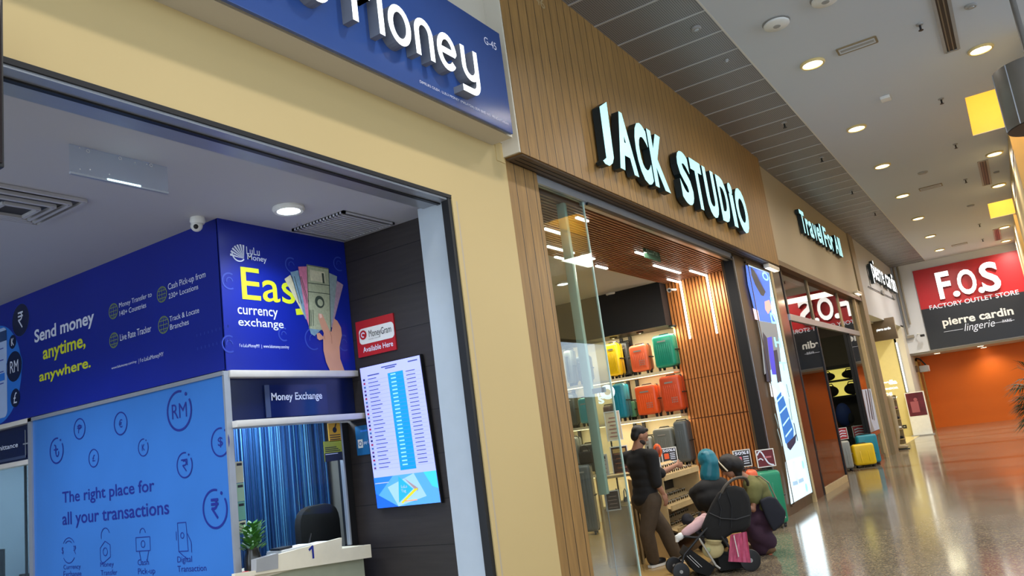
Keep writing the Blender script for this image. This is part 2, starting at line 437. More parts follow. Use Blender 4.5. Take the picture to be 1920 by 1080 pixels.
def blob(mb, name, parent=None, voxel=.012, smooth=3, world=None):
    """one continuous skin over overlapping limbs"""
    o = build(mb, 'raw', None, flat=True)
    o.location = (0, 0, 0)
    md = o.modifiers.new('r', 'REMESH'); md.mode = 'VOXEL'; md.voxel_size = voxel; md.use_smooth_shade = True
    sm = o.modifiers.new('s', 'SMOOTH'); sm.iterations = smooth; sm.factor = .5
    dg = bpy.context.evaluated_depsgraph_get(); me = bpy.data.meshes.new_from_object(o.evaluated_get(dg))
    bpy.data.objects.remove(o)
    me.name = name; me.materials.clear(); me.materials.append(mb.mats[0])
    me.polygons.foreach_set('material_index', [0]*len(me.polygons))
    me.polygons.foreach_set('use_smooth', [True]*len(me.polygons))
    ob = bpy.data.objects.new(name, me); COL.objects.link(ob)
    if parent:
        if world is not False:
            root = parent; M = Matrix.Identity(4); ch = []
            while root: ch.append(root); root = root.parent
            for q in reversed(ch): M = M @ q.matrix_basis
            me.transform(M.inverted())
        ob.parent = parent
    return ob
# ------------------------------------------------------------------ the place: floor, ceilings, walls
GREYW = mat('grey shop wall', (120, 118, 112), .6, var=.04)
SHOPFLOOR = mat('tan shop floor', (176, 146, 92), .22, var=.10, vscale=1.5)
BLACKW = mat('black fascia paint', (26, 28, 32), .45, var=.05)
WARMW = mat('warm white back wall', (238, 222, 178), .6, var=.03)
def sbox(name, boxes, **k):
    mb = MB()
    for a, b, m in boxes: mb.box(a, b, m)
    return struct(mb, name, **k)
sbox('floor', [((-12, -5, -.2), (7, 36, 0), FLOOR)])
mb = MB()
mb.box((-9.45, 5.66, 0), (-3.46, 13.3, .006), SHOPFLOOR); struct(mb, 'floor_shop')
CZ = 6.09
cof = [(14.27, 16.70), (23.80, 26.18)]
bx = [((-2.1, -5, CZ-.012), (.15, 34, CZ+.2), WHITE_CEIL), ((1.0, -5, CZ-.012), (9, 36, CZ+.2), WHITE_CEIL)]
ys = [-5, cof[0][0], cof[0][1], cof[1][0], cof[1][1], 34]
for i in (0, 2, 4): bx.append(((.15, ys[i], CZ-.012), (1.0, ys[i+1], CZ+.2), WHITE_CEIL))
sbox('ceiling_white', bx)
YEL = mat('yellow recess paint', (248, 214, 110), .6, var=.02)
mb = MB()
for y0, y1 in cof:
    mb.box((.10, y0, CZ+.0), (.153, y1, CZ+.75), YEL); mb.box((.10, y0-.05, CZ+.75), (1.05, y1+.05, CZ+.8), YEL)
    mb.box((.10, y0-.05, CZ+.0), (1.05, y0+.003, CZ+.8), YEL); mb.box((.10, y1-.003, CZ+.0), (1.05, y1+.05, CZ+.8), YEL); mb.box((.997, y0, CZ), (1.05, y1, CZ+.8), YEL)
struct(mb, 'ceiling_recess')
mb = MB().box((-4.0, -5, CZ), (-2.1, 34, CZ+.2), PERF)
struct(mb, 'ceiling_perforated')
SEAM = mat('ceiling seam', (190, 190, 190), .4, .3, var=0)
mb = MB(); y = 7.07-.615*20
while y < 32: mb.box((-3.25, y-.012, CZ-.008), (-2.1, y+.012, CZ+.01), SEAM); y += .615
mb.box((-2.112, -5, CZ-.014), (-2.09, 33.9, CZ+.01), mat('pale ceiling bead', (214, 212, 206), .5, var=0))
struct(mb, 'trim_1')
# street-side wall of the money shop (cream header and pillar)
sbox('wall_left', [((-3.62, -5, 3.55), (-3.38, 4.75, 6.3), CREAM), ((-3.62, 4.75, 0), (-3.38, 5.64, 6.3), CREAM),
                   ((-3.62, -5, 0), (-3.38, .2, 3.55), CREAM)])
sbox('trim_7', [((-3.38, -5, 4.20), (-3.365, 5.62, 6.085), OFFWHITE), ((-3.38, 5.606, 4.072), (-3.205, 5.63, 6.085), OFFWHITE), ((-3.38, 5.50, 4.02), (-3.372, 5.63, 4.2), CREAM)])
mb = MB()
mb.box((-3.64, .2, 3.515), (-3.385, 4.75, 3.55), ALU); mb.box((-3.40, .2, 3.53), (-3.372, 4.76, 3.558), DKMETAL)
mb.box((-3.50, .2, 3.505), (-3.47, 4.75, 3.52), DKMETAL)
struct(mb, 'trim_2')
mb = MB()
mb.box((-3.70, 4.738, 0), (-3.44, 4.97, 3.53), mat('pale silver paint', (176, 186, 194), .4, var=.03)); mb.box((-3.44, 4.71, 0), (-3.376, 4.752, 3.55), BLACK)
mb.box((-3.38, 4.80, 0), (-3.374, 4.83, 3.52), mat('painted shade line', (186, 172, 148), .6, var=0)); mb.box((-3.38, 4.752, 0), (-3.366, 4.80, 3.55), CREAM)  # greyer strip paints the darker shading line beside the cream jamb
struct(mb, 'trim_3')
sbox('ceiling_money_shop', [((-9.2, -5, 3.55), (-3.62, 4.97, 3.7), LULU_CEIL)])
sbox('wall_dark', [((-4.95, 4.97, 0), (-3.62, 5.12, 3.7), DARKWALL), ])
sbox('wall_office', [((-9.2, 4.90, 0), (-6.25, 5.12, 2.41), mat('pale blue office wall', (176, 196, 214), .5, var=.03)), ((-6.30, 3.9, 0), (-6.25, 5.5, 2.41), NAVY)])
sbox('wall_partition', [((-9.6, 5.56, 0), (-3.62, 5.64, 6.3), GREYW), ((-4.95, 5.12, 0), (-3.62, 5.56, 6.3), BLACK)])
sbox('wall_money_back', [((-9.4, -5, 0), (-9.2, 5.12, 3.7), mat('blue grey wall', (120, 138, 160), .6, var=.03))])
# bulkhead of the booth that carries the banners
sbox('wall_booth', [((-9.2, 3.68, 2.41), (-4.75, 4.97, 3.55), NAVY), ((-6.3, 4.97, 2.41), (-4.95, 5.56, 2.6), NAVY)])
# wooden front of the luggage shop
WPIL = WOOD
sbox('wall_wood_pillar', [((-3.62, 5.64, 0), (-3.38, 6.17, 4.07), WOOD)])
mb = MB().box((-3.62, 5.632, 4.07), (-3.2, 14.25, 6.12), WOOD); struct(mb, 'wall_wood_fascia')
mb = MB(); mb.box((-3.60, 5.66, 4.055), (-3.215, 14.23, 4.07), mat('grooved soffit', (92, 74, 56), .5, var=.1, vscale=3))
for k in range(7): mb.box((-3.58+.052*k, 5.7, 4.05), (-3.575+.052*k, 14.2, 4.058), BLACK)
struct(mb, 'trim_4')
sbox('wall_brown_pillar', [((-3.60, 12.15, 0), (-3.39, 14.25, 4.06), WOOD_DARK)])
mb = MB()
mb.box((-3.52, 12.0, 0), (-3.375, 12.06, 4.0), DKMETAL); mb.box((-3.50, 12.06, 0), (-3.372, 12.09, 4.0), ALU); mb.box((-3.48, 12.09, 0), (-3.385, 12.15, 4.0), BLACK)
mb.box((-3.47, 7.16, 3.94), (-3.39, 12.05, 4.055), ALU); mb.box((-3.40, 7.16, 3.93), (-3.37, 12.05, 3.96), DKMETAL)
struct(mb, 'door_1')
mb = MB(); mb.box((-3.40, 14.10, .0), (-3.33, 14.17, 4.06), PALEWOOD); mb.box((-3.40, 12.70, .12), (-3.365, 12.76, 4.0), WOOD_DARK); mb.box((-3.40, 12.7, 3.97), (-3.355, 14.12, 4.05), WOOD_DARK)
struct(mb, 'trim_5')
# inside the luggage shop
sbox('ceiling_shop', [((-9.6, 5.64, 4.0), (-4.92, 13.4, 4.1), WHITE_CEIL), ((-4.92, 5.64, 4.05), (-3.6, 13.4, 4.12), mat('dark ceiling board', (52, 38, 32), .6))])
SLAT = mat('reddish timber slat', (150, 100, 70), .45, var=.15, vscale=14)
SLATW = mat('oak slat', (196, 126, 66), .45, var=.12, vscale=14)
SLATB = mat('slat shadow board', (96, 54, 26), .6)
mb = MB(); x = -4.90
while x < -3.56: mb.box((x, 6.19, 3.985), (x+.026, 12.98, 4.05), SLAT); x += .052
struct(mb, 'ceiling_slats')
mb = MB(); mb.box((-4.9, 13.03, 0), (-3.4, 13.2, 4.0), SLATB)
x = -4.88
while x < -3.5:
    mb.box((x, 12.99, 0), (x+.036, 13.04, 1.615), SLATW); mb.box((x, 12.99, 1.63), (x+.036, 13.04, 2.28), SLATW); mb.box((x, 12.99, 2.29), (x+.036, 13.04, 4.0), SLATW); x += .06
struct(mb, 'wall_slats')
sbox('wall_shop_back', [((-9.6, 13.35, 0), (-4.9, 13.5, 4.0), WARMW), ((-9.8, 5.64, 0), (-9.6, 13.5, 4.1), GREYW)])
sbox('wall_black_fascia', [((-9.6, 12.72, 3.24), (-4.89, 13.34, 4.0), BLACKW)])
sbox('wall_shop_side', [((-9.8, 13.5, 0), (-3.62, 14.25, 6.3), GREYW)])
# travel shop front
sbox('wall_travel_fascia', [((-3.62, 14.25, 4.22), (-3.30, 23.32, 6.12), TAN)])
mb = MB(); mb.box((-3.64, 14.25, 4.14), (-3.27, 23.32, 4.235), WOOD_DARK); struct(mb, 'trim_6')
sbox('wall_taupe_pilaster', [((-3.62, 23.32, 0), (-3.26, 23.98, 6.12), TAUPE), ((-3.4, 22.42, 0), (-3.32, 22.56, 4.16), PALEWOOD), ((-3.62, 22.56, 0), (-3.36, 23.32, 4.15), TAUPE)])
DKPANEL = mat('dark brown gloss panel', (60, 46, 40), .12, var=.05)
DKBACK = mat('dark shop interior', (44, 36, 32), .5, var=.08)
sbox('wall_travel_pier', [((-3.62, 14.25, 0), (-3.385, 15.02, 4.15), DKPANEL)])
sbox('wall_travel_interior', [((-6.2, 14.25, 0), (-6.0, 23.7, 4.2), DKBACK), ((-6.0, 14.25, 4.1), (-3.62, 23.7, 4.2), DKBACK), ((-6.2, 23.6, 0), (-3.62, 23.98, 4.2), mat('brown shop back wall', (98, 84, 66), .5, var=.06)), ((-6.2, 14.2, 0), (-3.62, 14.26, 4.2), DKBACK)])
# last shop on that side
sbox('wall_pale_fascia', [((-3.62, 23.98, 3.84), (-3.30, 32.0, 6.12), PCWALL)])
LIME = mat('pale yellow wall', (214, 200, 140), .6, var=.03)
sbox('wall_yellow', [((-6.4, 31.2, 0), (-3.55, 31.4, 3.84), LIME), ((-6.4, 23.98, 0), (-6.2, 31.3, 3.84), LIME), ((-6.3, 23.98, 3.8), (-3.62, 31.4, 3.88), OFFWHITE), ((-3.62, 31.2, 0), (-3.3, 32.9, 3.9), OFFWHITE)])
mb = MB(); mb.box((-6.3, 23.99, 0), (-3.45, 31.2, .006), mat('cream shop floor', (214, 196, 140), .2, var=.04)); struct(mb, 'floor_far_shop')
# end of the corridor
sbox('wall_end_bulkhead', [((-3.62, 32.06, 2.86), (9, 32.4, 6.3), COOLW), ((-3.62, 32.4, 2.80), (9, 35.3, 2.9), OFFWHITE)])
sbox('wall_orange', [((-3.7, 35.3, 0), (9, 35.5, 2.95), ORANGE)])
GOLD = mat('golden door frame', (196, 150, 70), .35, .3, var=.1)
sbox('door_2', [((-3.62, 32.9, 0), (-3.3, 35.3, 2.85), mat('beige side wall', (214, 190, 150), .5, var=.03)), ((-3.3, 33.3, 0), (-3.24, 33.42, 2.7), GOLD), ((-3.3, 34.5, 0), (-3.24, 34.62, 2.7), GOLD), ((-3.3, 33.42, 0), (-3.27, 34.5, 2.6), mat('amber door leaf', (150, 106, 48), .4)), ((-3.3, 33.3, 2.6), (-3.24, 34.62, 2.7), GOLD)])
# right-hand upper wall
bx = [((1.0, -5, 4.3), (1.3, 34, 6.15), CREAM)]
sbox('wall_right_beam', [((.70, 16.75, 4.3), (1.0, 23.75, 6.09), CREAM), ((.70, 26.22, 4.3), (1.0, 31.9, 6.09), CREAM), ((1.0, 12, 3.6), (1.3, 32, 6.9), CREAM),
     ((.71, 16.76, 5.62), (.69, 23.7, 5.65), TAUPE)])

sbox('wall_unseen_right', [((7, -5, -.1), (7.2, 36, 2.9), TAN)])  # unseen wall, added to cut world reflections in the glass, kept low for light
# ------------------------------------------------------------------ ceiling lamps and fittings of the corridor
LENS_W = mat('warm lamp lens', (255, 236, 190), .3, emit=9, ecol=(255, 232, 180))
LENS_C = mat('cool lamp lens', (235, 245, 255), .3, emit=12, ecol=(225, 242, 255))
RING = mat('lamp trim ring', (222, 200, 140), .4, var=0)
WARM = (1.0, .93, .84); COOL = (.80, .90, 1.0)
def downlight(x, y, z, label, grp, lens, ring, r=.085, power=90, col=WARM, spot=140, nm='downlight'):
    t = thing(nm, label, 'ceiling light', (x, y, z), 0, grp)
    mb = MB(); mb.lathe((x, y, z-.035), [(r+.03, .035), (r+.034, .02), (r+.02, 0), (r, .004), (r-.006, .03)], ring, 28)
    build(mb, 'trim_ring', t, smooth=True)
    mb = MB(); mb.lathe((x, y, z-.03), [(r*.99, .012), (r*.8, .002), (.001, -.002)], lens, 24); build(mb, 'lens', t, smooth=True)
    if power: lamp('lamp', 'SPOT', (x, y, z-.05), power, col, r, spot=spot, blend=.9, parent=t)
    return t
nth = ['nearest', 'second nearest', 'third nearest', 'fourth nearest', 'fifth nearest', 'second farthest', 'farthest']
PW = 230
for i, y in enumerate((10.78, 14.12, 17.04, 20.22, 23.46, 26.78, 29.95)):
    downlight(-1.48, y, CZ-.012, f'round warm downlight in the ceiling row beside the grey panels, {nth[i]} of the row', 'downlights in the row beside the perforated panels', LENS_W, RING, .13, PW*(2.6 if i > 4 else 1), spot=168)
for i, (y, w) in enumerate(((12.28, 'just before the first yellow recess'), (18.47, 'first one after the first yellow recess'), (21.7, 'just before the second yellow recess'), (28.14, 'first one after the second yellow recess'), (31.1, 'last one before the red store sign'))):
    downlight(.45, y, CZ-.012, f'warm downlight in the right ceiling row, {w}', 'downlights in the right ceiling row', LENS_W, RING, .13, PW*(2 if i > 2 else 1), spot=168)
for i, (y, w) in enumerate(((15.35, 'near'), (25.0, 'far'))):
    downlight(.45, y, CZ+.75, f'glowing downlight inside the {w} yellow ceiling recess', 'recess lights', LENS_W, RING, .09, 60); lamp('recess_glow', 'POINT', (.42, y, CZ+.42), 42, (1, .86, .56), .12)
# lamps of the same rows behind the viewer that light this stretch
for x, y in ((-1.48, 7.4), (-1.48, 4.2), (-1.48, 1.0), (.45, 6.1), (.45, 2.9)): lamp('lamp', 'SPOT', (x, y, CZ-.06), PW, WARM, .1, spot=140, blend=.9)
for k, (x, y) in enumerate((tuple(onX(1300, 0, -2.6)[:2]),)): pass
def detector(p, r, label, nm='smoke_detector'):
    t = thing(nm, label, 'smoke detector', p)
    mb = MB(); mb.lathe((p[0], p[1], p[2]-.05), [(r*.9, .05), (r*.9, .035), (r, .03), (r, .012), (r*.9, 0), (r*.2, -.004)], WHITEP, 26); build(mb, 'housing', t, smooth=True)
    mb = MB(); mb.lathe((p[0], p[1], p[2]-.058), [(r*.3, .006), (r*.28, 0), (.002, -.002)], GREYP, 16); build(mb, 'sensor_cap', t, smooth=True)
    mb = MB(); mb.lathe((p[0], p[1], p[2]-.006), [(r*1.08, .006), (r*1.08, 0), (r*.95, -.002)], GREYP, 26); build(mb, 'base_ring', t, smooth=True)
    return t
zc = CZ-.012
detector(onZ(1455, 42, zc), .15, 'large round white smoke detector on the white ceiling near the panel edge')
detector(onZ(1546, -4, zc), .15, 'round white detector at the top edge, beside the large smoke detector')
def sprinkler(p, label, g='sprinkler heads on the ceiling'):
    t = thing('sprinkler_head', label, 'sprinkler', p, 0, g)
    mb = MB(); mb.lathe((p[0], p[1], p[2]-.02), [(.045, .02), (.04, .004), (.015, 0)], GREYP, 14); build(mb, 'escutcheon', t, smooth=True)
    mb = MB(); mb.cyl((p[0], p[1], p[2]-.02), (p[0], p[1], p[2]-.085), .013, DKMETAL, n=8); mb.lathe((p[0], p[1], p[2]-.09), [(.03, .006), (.03, 0), (.004, 0)], DKMETAL, 10); build(mb, 'nozzle', t)
for (x, y), w in (((1724, 45), 'beside the near end of the long dark slot vent'), ((1764, 185), 'level with the small square sensor'), ((1791, 270), 'before the yellow recess corner'), ((1810, 336), 'left of the second slot vent'), ((1836, 420), 'left of the second yellow recess'), ((1842, 448), 'near the far slot vent'), ((1852, 472), 'in front of the red sign'), ((1470, 230), 'on the dark panels above the shop letters'), ((1540, 295), 'on the dark panels further along'), ((1597, 357), 'on the dark panels before the travel sign'), ((1640, 398), 'on the dark panels near the travel sign')):
    sprinkler(onZ(x, y, zc if x > 1700 else CZ), f'small dark sprinkler head {w}')
def spk(p, r, label, nm='ceiling_speaker'):
    t = thing(nm, label, 'ceiling fitting', p)
    mb = MB(); mb.lathe((p[0], p[1], p[2]-.03), [(r, .03), (r, .012), (r*.8, 0), (r*.3, .004)], GREYP, 20); build(mb, 'ring', t, smooth=True)
    mb = MB(); mb.lathe((p[0], p[1], p[2]-.034), [(r*.5, .008), (r*.42, 0), (.002, 0)], ALU, 16); build(mb, 'dome', t, smooth=True)
spk(onZ(1305, 52, CZ), .06, 'small round fitting on the dark perforated panels, nearest one', 'panel_sensor')
spk(onZ(1362, 112, CZ), .03, 'tiny bright fitting on the dark perforated panels', 'panel_sensor')
spk(onZ(1730, 323, zc), .10, 'flat oval dim fitting between downlights and slot outlets')
spk(onZ(1820, 10, zc), .07, 'small white sensor beside the long slot vent at the top')
spk(onZ(1868, 322, zc), .06, 'small grey fitting between two right-hand downlights')
spk(onZ(1820, 385, zc), .09, 'grey bracket fitting left of the second yellow recess')
mb = MB(); p = onZ(1660, 182, zc); mb.box(p+Vector((-.07, -.09, -.05)), p+Vector((.07, .09, 0)), WHITEP); tag(build(mb, 'ceiling_sensor', bevel=.008), 'small white box sensor on the ceiling beside the second downlight', 'sensor')
def slotvent(x, y0, y1, label, w=.11):
    t = thing('slot_vent', label, 'air vent', (x, (y0+y1)/2, zc), 0, 'long slot vents')
    mb = MB()
    for s in (-1, 1): mb.box((x+s*w/2-.02, y0, zc-.015), (x+s*w/2+.02, y1, zc), GREYP)
    for yy in (y0, y1): mb.box((x-w/2, yy-.02, zc-.015), (x+w/2, yy+.02, zc), GREYP)
    build(mb, 'frame', t)
    mb = MB(); mb.box((x-w/2, y0, zc-.004), (x+w/2, y1, zc-.002), BLACK)
    for s in (-.25, .08): mb.box((x+s*w, y0, zc-.014), (x+s*w+.015, y1, zc-.004), mat('brown vent blade', (110, 98, 80), .4))
    build(mb, 'blades', t)
slotvent(.12, 9.6, 12.0, 'long dark slot vent in the ceiling, nearest the viewer', .16)
slotvent(.225, 18.85, 21.35, 'dark slot vent between the two yellow recesses', .16)
slotvent(.235, 28.2, 30.6, 'farthest dark slot vent before the red sign', .16)
def outlet(pa, pb, w, label):
    a = onZ(*pa, zc); b = onZ(*pb, zc); y = (a.y+b.y)/2
    t = thing('slot_outlet', label, 'air vent', ((a.x+b.x)/2, y, zc), 0, 'narrow outlets across the ceiling')
    mb = MB(); mb.box((a.x, y-w, zc-.012), (b.x, y+w, zc-.002), WHITE_CEIL)
    for s in (-1, 1): mb.box((a.x, y+s*w-.012, zc-.016), (b.x, y+s*w+.012, zc), TAUPE)
    for s in (a.x, b.x): mb.box((s-.012, y-w, zc-.016), (s+.012, y+w, zc), TAUPE)
    build(mb, 'frame', t)
    mb = MB(); mb.box((a.x+.03, y-w*.3, zc-.016), (b.x-.03, y+w*.3, zc-.011), GREYP); build(mb, 'blade', t)
outlet((1571, 97), (1643, 73), .10, 'narrow rectangular outlet across the ceiling beside the nearest downlight')
outlet((1724, 355), (1766, 346), .13, 'narrow rectangular outlet across the ceiling, the middle one')
outlet((1785, 461), (1813, 455), .14, 'narrow rectangular outlet across the ceiling, near the red sign')
# grey metal drum on the right
t = thing('drum_lamp', 'big grey metal cylinder hanging by the ceiling at the right edge', 'lamp', (.52, 9.6, 4.75))
CX, CY = None, None
q = onV(1951, 190, (.5, 9.6)); cx, cy = q.x, q.y
zb = onV(1955, 232, (cx, cy)).z; zt = onV(1940, 122, (cx, cy)).z; rr = .36
t.location = (cx, cy, zb)
GSTEEL = mat('grey rolled steel', (120, 116, 110), .4, .4, var=.08)
mb = MB(); mb.lathe((cx, cy, zb), [(rr*.98, 0), (rr, .01), (rr, zt-zb)], GSTEEL, 40); build(mb, 'shell', t, smooth=True)
mb = MB(); mb.lathe((cx, cy, zb-.006), [(rr*.97, .0), (rr*.9, .004), (.01, .005)], mat('dark diffuser', (58, 56, 54), .4), 40); build(mb, 'diffuser', t, smooth=True)
mb = MB(); mb.cyl((cx, cy, zt), (cx, cy, CZ-.013), .03, GSTEEL); build(mb, 'stem', t, smooth=True)
mb = MB()
for a in (2.4, 3.3, 4.0): mb.box((cx+rr*math.cos(a)-.004, cy+rr*math.sin(a)-.004, zb), (cx+rr*math.cos(a)+.006, cy+rr*math.sin(a)+.006, zt), ALU)
build(mb, 'seam', t)
# ------------------------------------------------------------------ money shop: sign over the entrance
fr = ('X', -3.11)
t = thing('shop_sign', 'long dark blue fascia sign with glowing white rounded letters', 'sign', (-3.25, 1.5, 4.14))
mb = MB(); mb.box((-3.38, -3.5, 4.165), (-3.14, 5.40, 5.05), OFFWHITE); mb.box((-3.38, -3.5, 4.15), (-3.17, 5.46, 4.19), OFFWHITE); build(mb, 'casing', t)
mb = MB(); mb.box((-3.14, -3.5, 4.14), (-3.11, 5.38, 5.06), SIGNBLUE); build(mb, 'face', t, bevel=.006)
def sm(p, n=6):
    "smooth an open 2-D polyline (Catmull-Rom)"
    out = []; q = [p[0]]+list(p)+[p[-1]]
    for i in range(1, len(q)-2):
        a, b, c, d = [Vector(x) for x in q[i-1:i+3]]
        for k in range(n):
            s = k/n; out.append(tuple(.5*((2*b)+(c-a)*s+(2*a-5*b+4*c-d)*s*s+(3*b-a-3*c+d)*s**3)))
    return out+[tuple(p[-1])]
W = .052
def arcp(cu, cv, ru, rv, a0, a1, n=14): return [(cu+ru*math.cos(math.radians(a0+(a1-a0)*i/n)), cv+rv*math.sin(math.radians(a0+(a1-a0)*i/n))) for i in range(n+1)]
bl, xh, cap = 4.375, 4.625, 4.82
def xoff(y): return y
L_M = [[(3.463, bl-.02), (3.463, cap-.09)] + arcp(3.525, cap-.09, .062, .075, 180, 0, 10) + [(3.587, 4.56)], [(3.587, 4.56), (3.587, cap-.09)] + arcp(3.649, cap-.09, .062, .075, 180, 0, 10) + [(3.711, bl-.02)]]
L_o = [arcp(3.90, 4.50, .092, .125, 0, 352, 30)]
L_n = [[(4.084, bl-.02), (4.084, 4.54)] + arcp(4.163, 4.54, .079, .093, 180, 0, 12) + [(4.242, bl-.02)]]
L_e = [[(4.335, 4.505), (4.520, 4.505)] + arcp(4.428, 4.50, .092, .125, 3, 320, 22)]
L_y = [[(4.632, xh+.01), (4.632, 4.475)] + arcp(4.715, 4.475, .083, .09, 180, 360, 12), [(4.798, xh+.01), (4.798, 4.36)] + arcp(4.72, 4.36, .078, .085, 0, -90, 8) + [(4.585, 4.275)]]
L_u = [[(3.02, xh), (3.02, 4.475)] + arcp(3.103, 4.475, .083, .10, 180, 360, 12) + [(3.186, xh)]]
L_L = [[(2.79, cap), (2.79, 4.47)] + arcp(2.88, 4.47, .09, .095, 180, 270, 8) + [(2.93, bl)]]
sh = lambda P, d: [[(u+d, v) for u, v in s] for s in P]
for nm, S in (('L', sh(L_L, -.62)), ('u', sh(L_u, -.61)), ('L', L_L), ('u', sh(L_u, .04)), ('M', L_M), ('o', L_o), ('n', L_n), ('e', L_e), ('y', L_y)):
    mb = MB()
    for st in S: stroke(mb, fr, st, W, (.0), .09, LETTERW, LSIDEW, closed=(nm == 'o'))
    build(mb, 'letter', t)
mb = MB(); mb.text(fr, 'G-45', 5.113, 4.865, 5.292, 4.932, INKW, .003); build(mb, 'unit_number', t)
mb = MB(); mb.text(fr, 'DIMILIKI OLEH : LULU MONEY (MALAYSIA) SDN BHD NO. PENDAFTARAN', 4.17, 4.195, 5.32, 4.222, INKW, .003); build(mb, 'owner_line', t)
# dark screen hanging at the left edge
p = onX(14, 312, -3.05); q = onX(15, 0, -3.05)
t = thing('hanging_screen', 'narrow dark edge of a screen hung before the cream wall at far left', 'screen', (-3.05, p.y-.6, p.z))
mb = MB(); mb.box((-3.13, p.y-1.25, p.z), (-3.07, p.y, p.z+.72), BLACK); build(mb, 'case', t, bevel=.006)
mb = MB(); mb.box((-3.07, p.y-1.24, p.z+.015), (-3.062, p.y-.012, p.z+.70), mat('dark screen glass', (34, 22, 20), .1)); build(mb, 'panel', t)
mb = MB(); mb.box((-3.37, p.y-.7, p.z+.3), (-3.13, p.y-.5, p.z+.45), DKMETAL); build(mb, 'wall_bracket', t)

# ------------------------------------------------------------------ money shop: banner along the booth
fy = ('Y', 3.66)
t = thing('banner', 'wide royal blue banner about sending money with lime slogan', 'banner', (-6.8, 3.67, 2.41))
mb = MB(); mb.box((-9.1, 3.66, 2.42), (-4.74, 3.68, 3.55), ROYAL); build(mb, 'board', t)
mb = MB(); mb.textpx(fy, 'Send money', (64.5, 630), (176.5, 600), (170, 615.5), (103, 605.5), INKW, .002, .022); build(mb, 'headline', t)
mb = MB(); mb.textpx(fy, 'anytime,', (80.5, 664), (160.5, 649), (106.7, 674.5), (124, 637), INKY, .002, .022)
build(mb, 'slogan', t); mb = MB(); mb.textpx(fy, 'anywhere.', (73.5, 702), (170, 680), (100, 714.5), (131.5, 680), INKY, .002, .022); build(mb, 'slogan', t)
mb = MB()
for a in (('Money Transfer to', (223.3, 572), (284.4, 553.7), (243.7, 573), (249, 559)), ('140+ Countries', (224, 585), (274, 572), (227, 592), (243, 577)), ('Cash Pick-up from', (315, 538), (385.4, 517.6), (361, 531.5), (332.6, 526)), ('230+ Locations', (316, 553.7), (371.5, 539), (317.8, 560), (335, 544.4)),
          ('Live Rate Tracker', (225, 632.4), (283.5, 616.7), (227, 639), (241, 622)), ('Track & Locate', (317.8, 597), (373.3, 583), (320.5, 602.5), (319.6, 593)), ('Branches', (318.7, 613), (353.9, 604.6), (319.6, 618.5), (319.6, 608.5))):
    mb = MB(); mb.textpx(fy, *a, INKW, .002, 0); build(mb, 'service_line', t)
mb = MB(); mb.textpx(fy, 'www.lulumoney.com/my', (209, 691), (256, 678), (210, 694), (220, 685), INKF if 0 else INKW, .002)
mb.textpx(fy, '| f o LuLuMoneyMY', (260, 680), (306.7, 664), (262, 682), (262, 672), INKW, .002); build(mb, 'address_line', t)
mb = MB()
def Wy(x, y): q = onY(x, y, 3.655); return q.x, q.z
for (x, y), r in (((212, 583.5), .062), ((303, 552), .06), ((213, 638), .06), ((306, 609), .065)):
    u, v = Wy(x, y); mb = MB(); mb.arc(fy, u, v, r, .009, INKG, n=.002)
    for k in (-.5, 0, .5): mb.line(fy, [(u-r*.8, v+k*r), (u+r*.8, v+k*r)], .006, INKG, .002)
    mb.line(fy, [(u, v-r), (u, v+r)], .006, INKG, .002); mb.arc(fy, u, v, r, .006, INKG, n=.002, ru=.5); build(mb, 'icon', t)
def rupee(mb, fr, u, v, h, w, m, n):
    mb.line(fr, [(u-h*.28, v+h*.5), (u+h*.30, v+h*.5)], w, m, n); mb.line(fr, [(u-h*.28, v+h*.26), (u+h*.30, v+h*.26)], w, m, n)
    mb.line(fr, [(u-h*.28, v+h*.5), (u-h*.05, v+h*.5)] + arcp(u-h*.05, v+h*.26, h*.22, h*.24, 90, -90, 8) + [(u-h*.26, v+.02*h), (u+h*.2, v-h*.5)], w, m, n)
mb = MB()
u, v = Wy(38, 600); mb.disc(fy, u, v, .155, NAVY, .0015); mb.arc(fy, u, v, .155, .006, INKF, n=.002); rupee(mb, fy, u, v, .14, .016, INKW, .003)
build(mb, 'currency_badge', t); mb = MB(); u, v = Wy(4, 700); mb.disc(fy, u-.12, v, .47, INKL, .001, 48); build(mb, 'blue_disc', t); mb = MB()
u, v = Wy(23, 641); mb.disc(fy, u, v, .065, NAVY, .0018); mb.text(fy, 'K', u-.025, v-.035, u+.025, v+.035, INKW, .003, .02)
build(mb, 'currency_badge', t); mb = MB(); u, v = Wy(26, 687); mb.disc(fy, u, v, .145, NAVY, .0018); mb.arc(fy, u, v, .145, .008, INKL, n=.002); mb.text(fy, 'RM', u-.075, v-.055, u+.075, v+.055, INKW, .003)
build(mb, 'currency_badge', t); mb = MB(); u, v = Wy(28, 746); mb.disc(fy, u, v, .085, NAVY, .0018); mb.text(fy, '£', u-.03, v-.05, u+.03, v+.05, INKW, .003)
build(mb, 'currency_badge', t)
mb = MB(); u0, v0 = Wy(9, 772); u1, v1 = Wy(15, 611)
mb.rrect(fy, u0-.62, v0-.05, u0+.04, v1, .06, mat('pale phone screen print', (176, 200, 240), .4), .0025); mb.rect(fy, u0-.62, v1-.13, u0+.04, v1-.03, mat('slate print', (40, 70, 120), .4), .003)
mb.rect(fy, u0-.6, v1-.50, u0+.0, v1-.43, INKL, .003)
for k in range(4): mb.rect(fy, u0-.5, v1-.2-.11*k, u0-.02, v1-.19-.11*k, INKF, .003)
build(mb, 'phone_picture', t)
mb = MB(); u0, v0 = Wy(370, 655)
for i in range(9):
    for j in range(4): mb.disc(fy, u0+i*.045, v0+j*.05-.04*(j % 2), .006, INKF, .002, 8)
build(mb, 'dot_pattern', t)

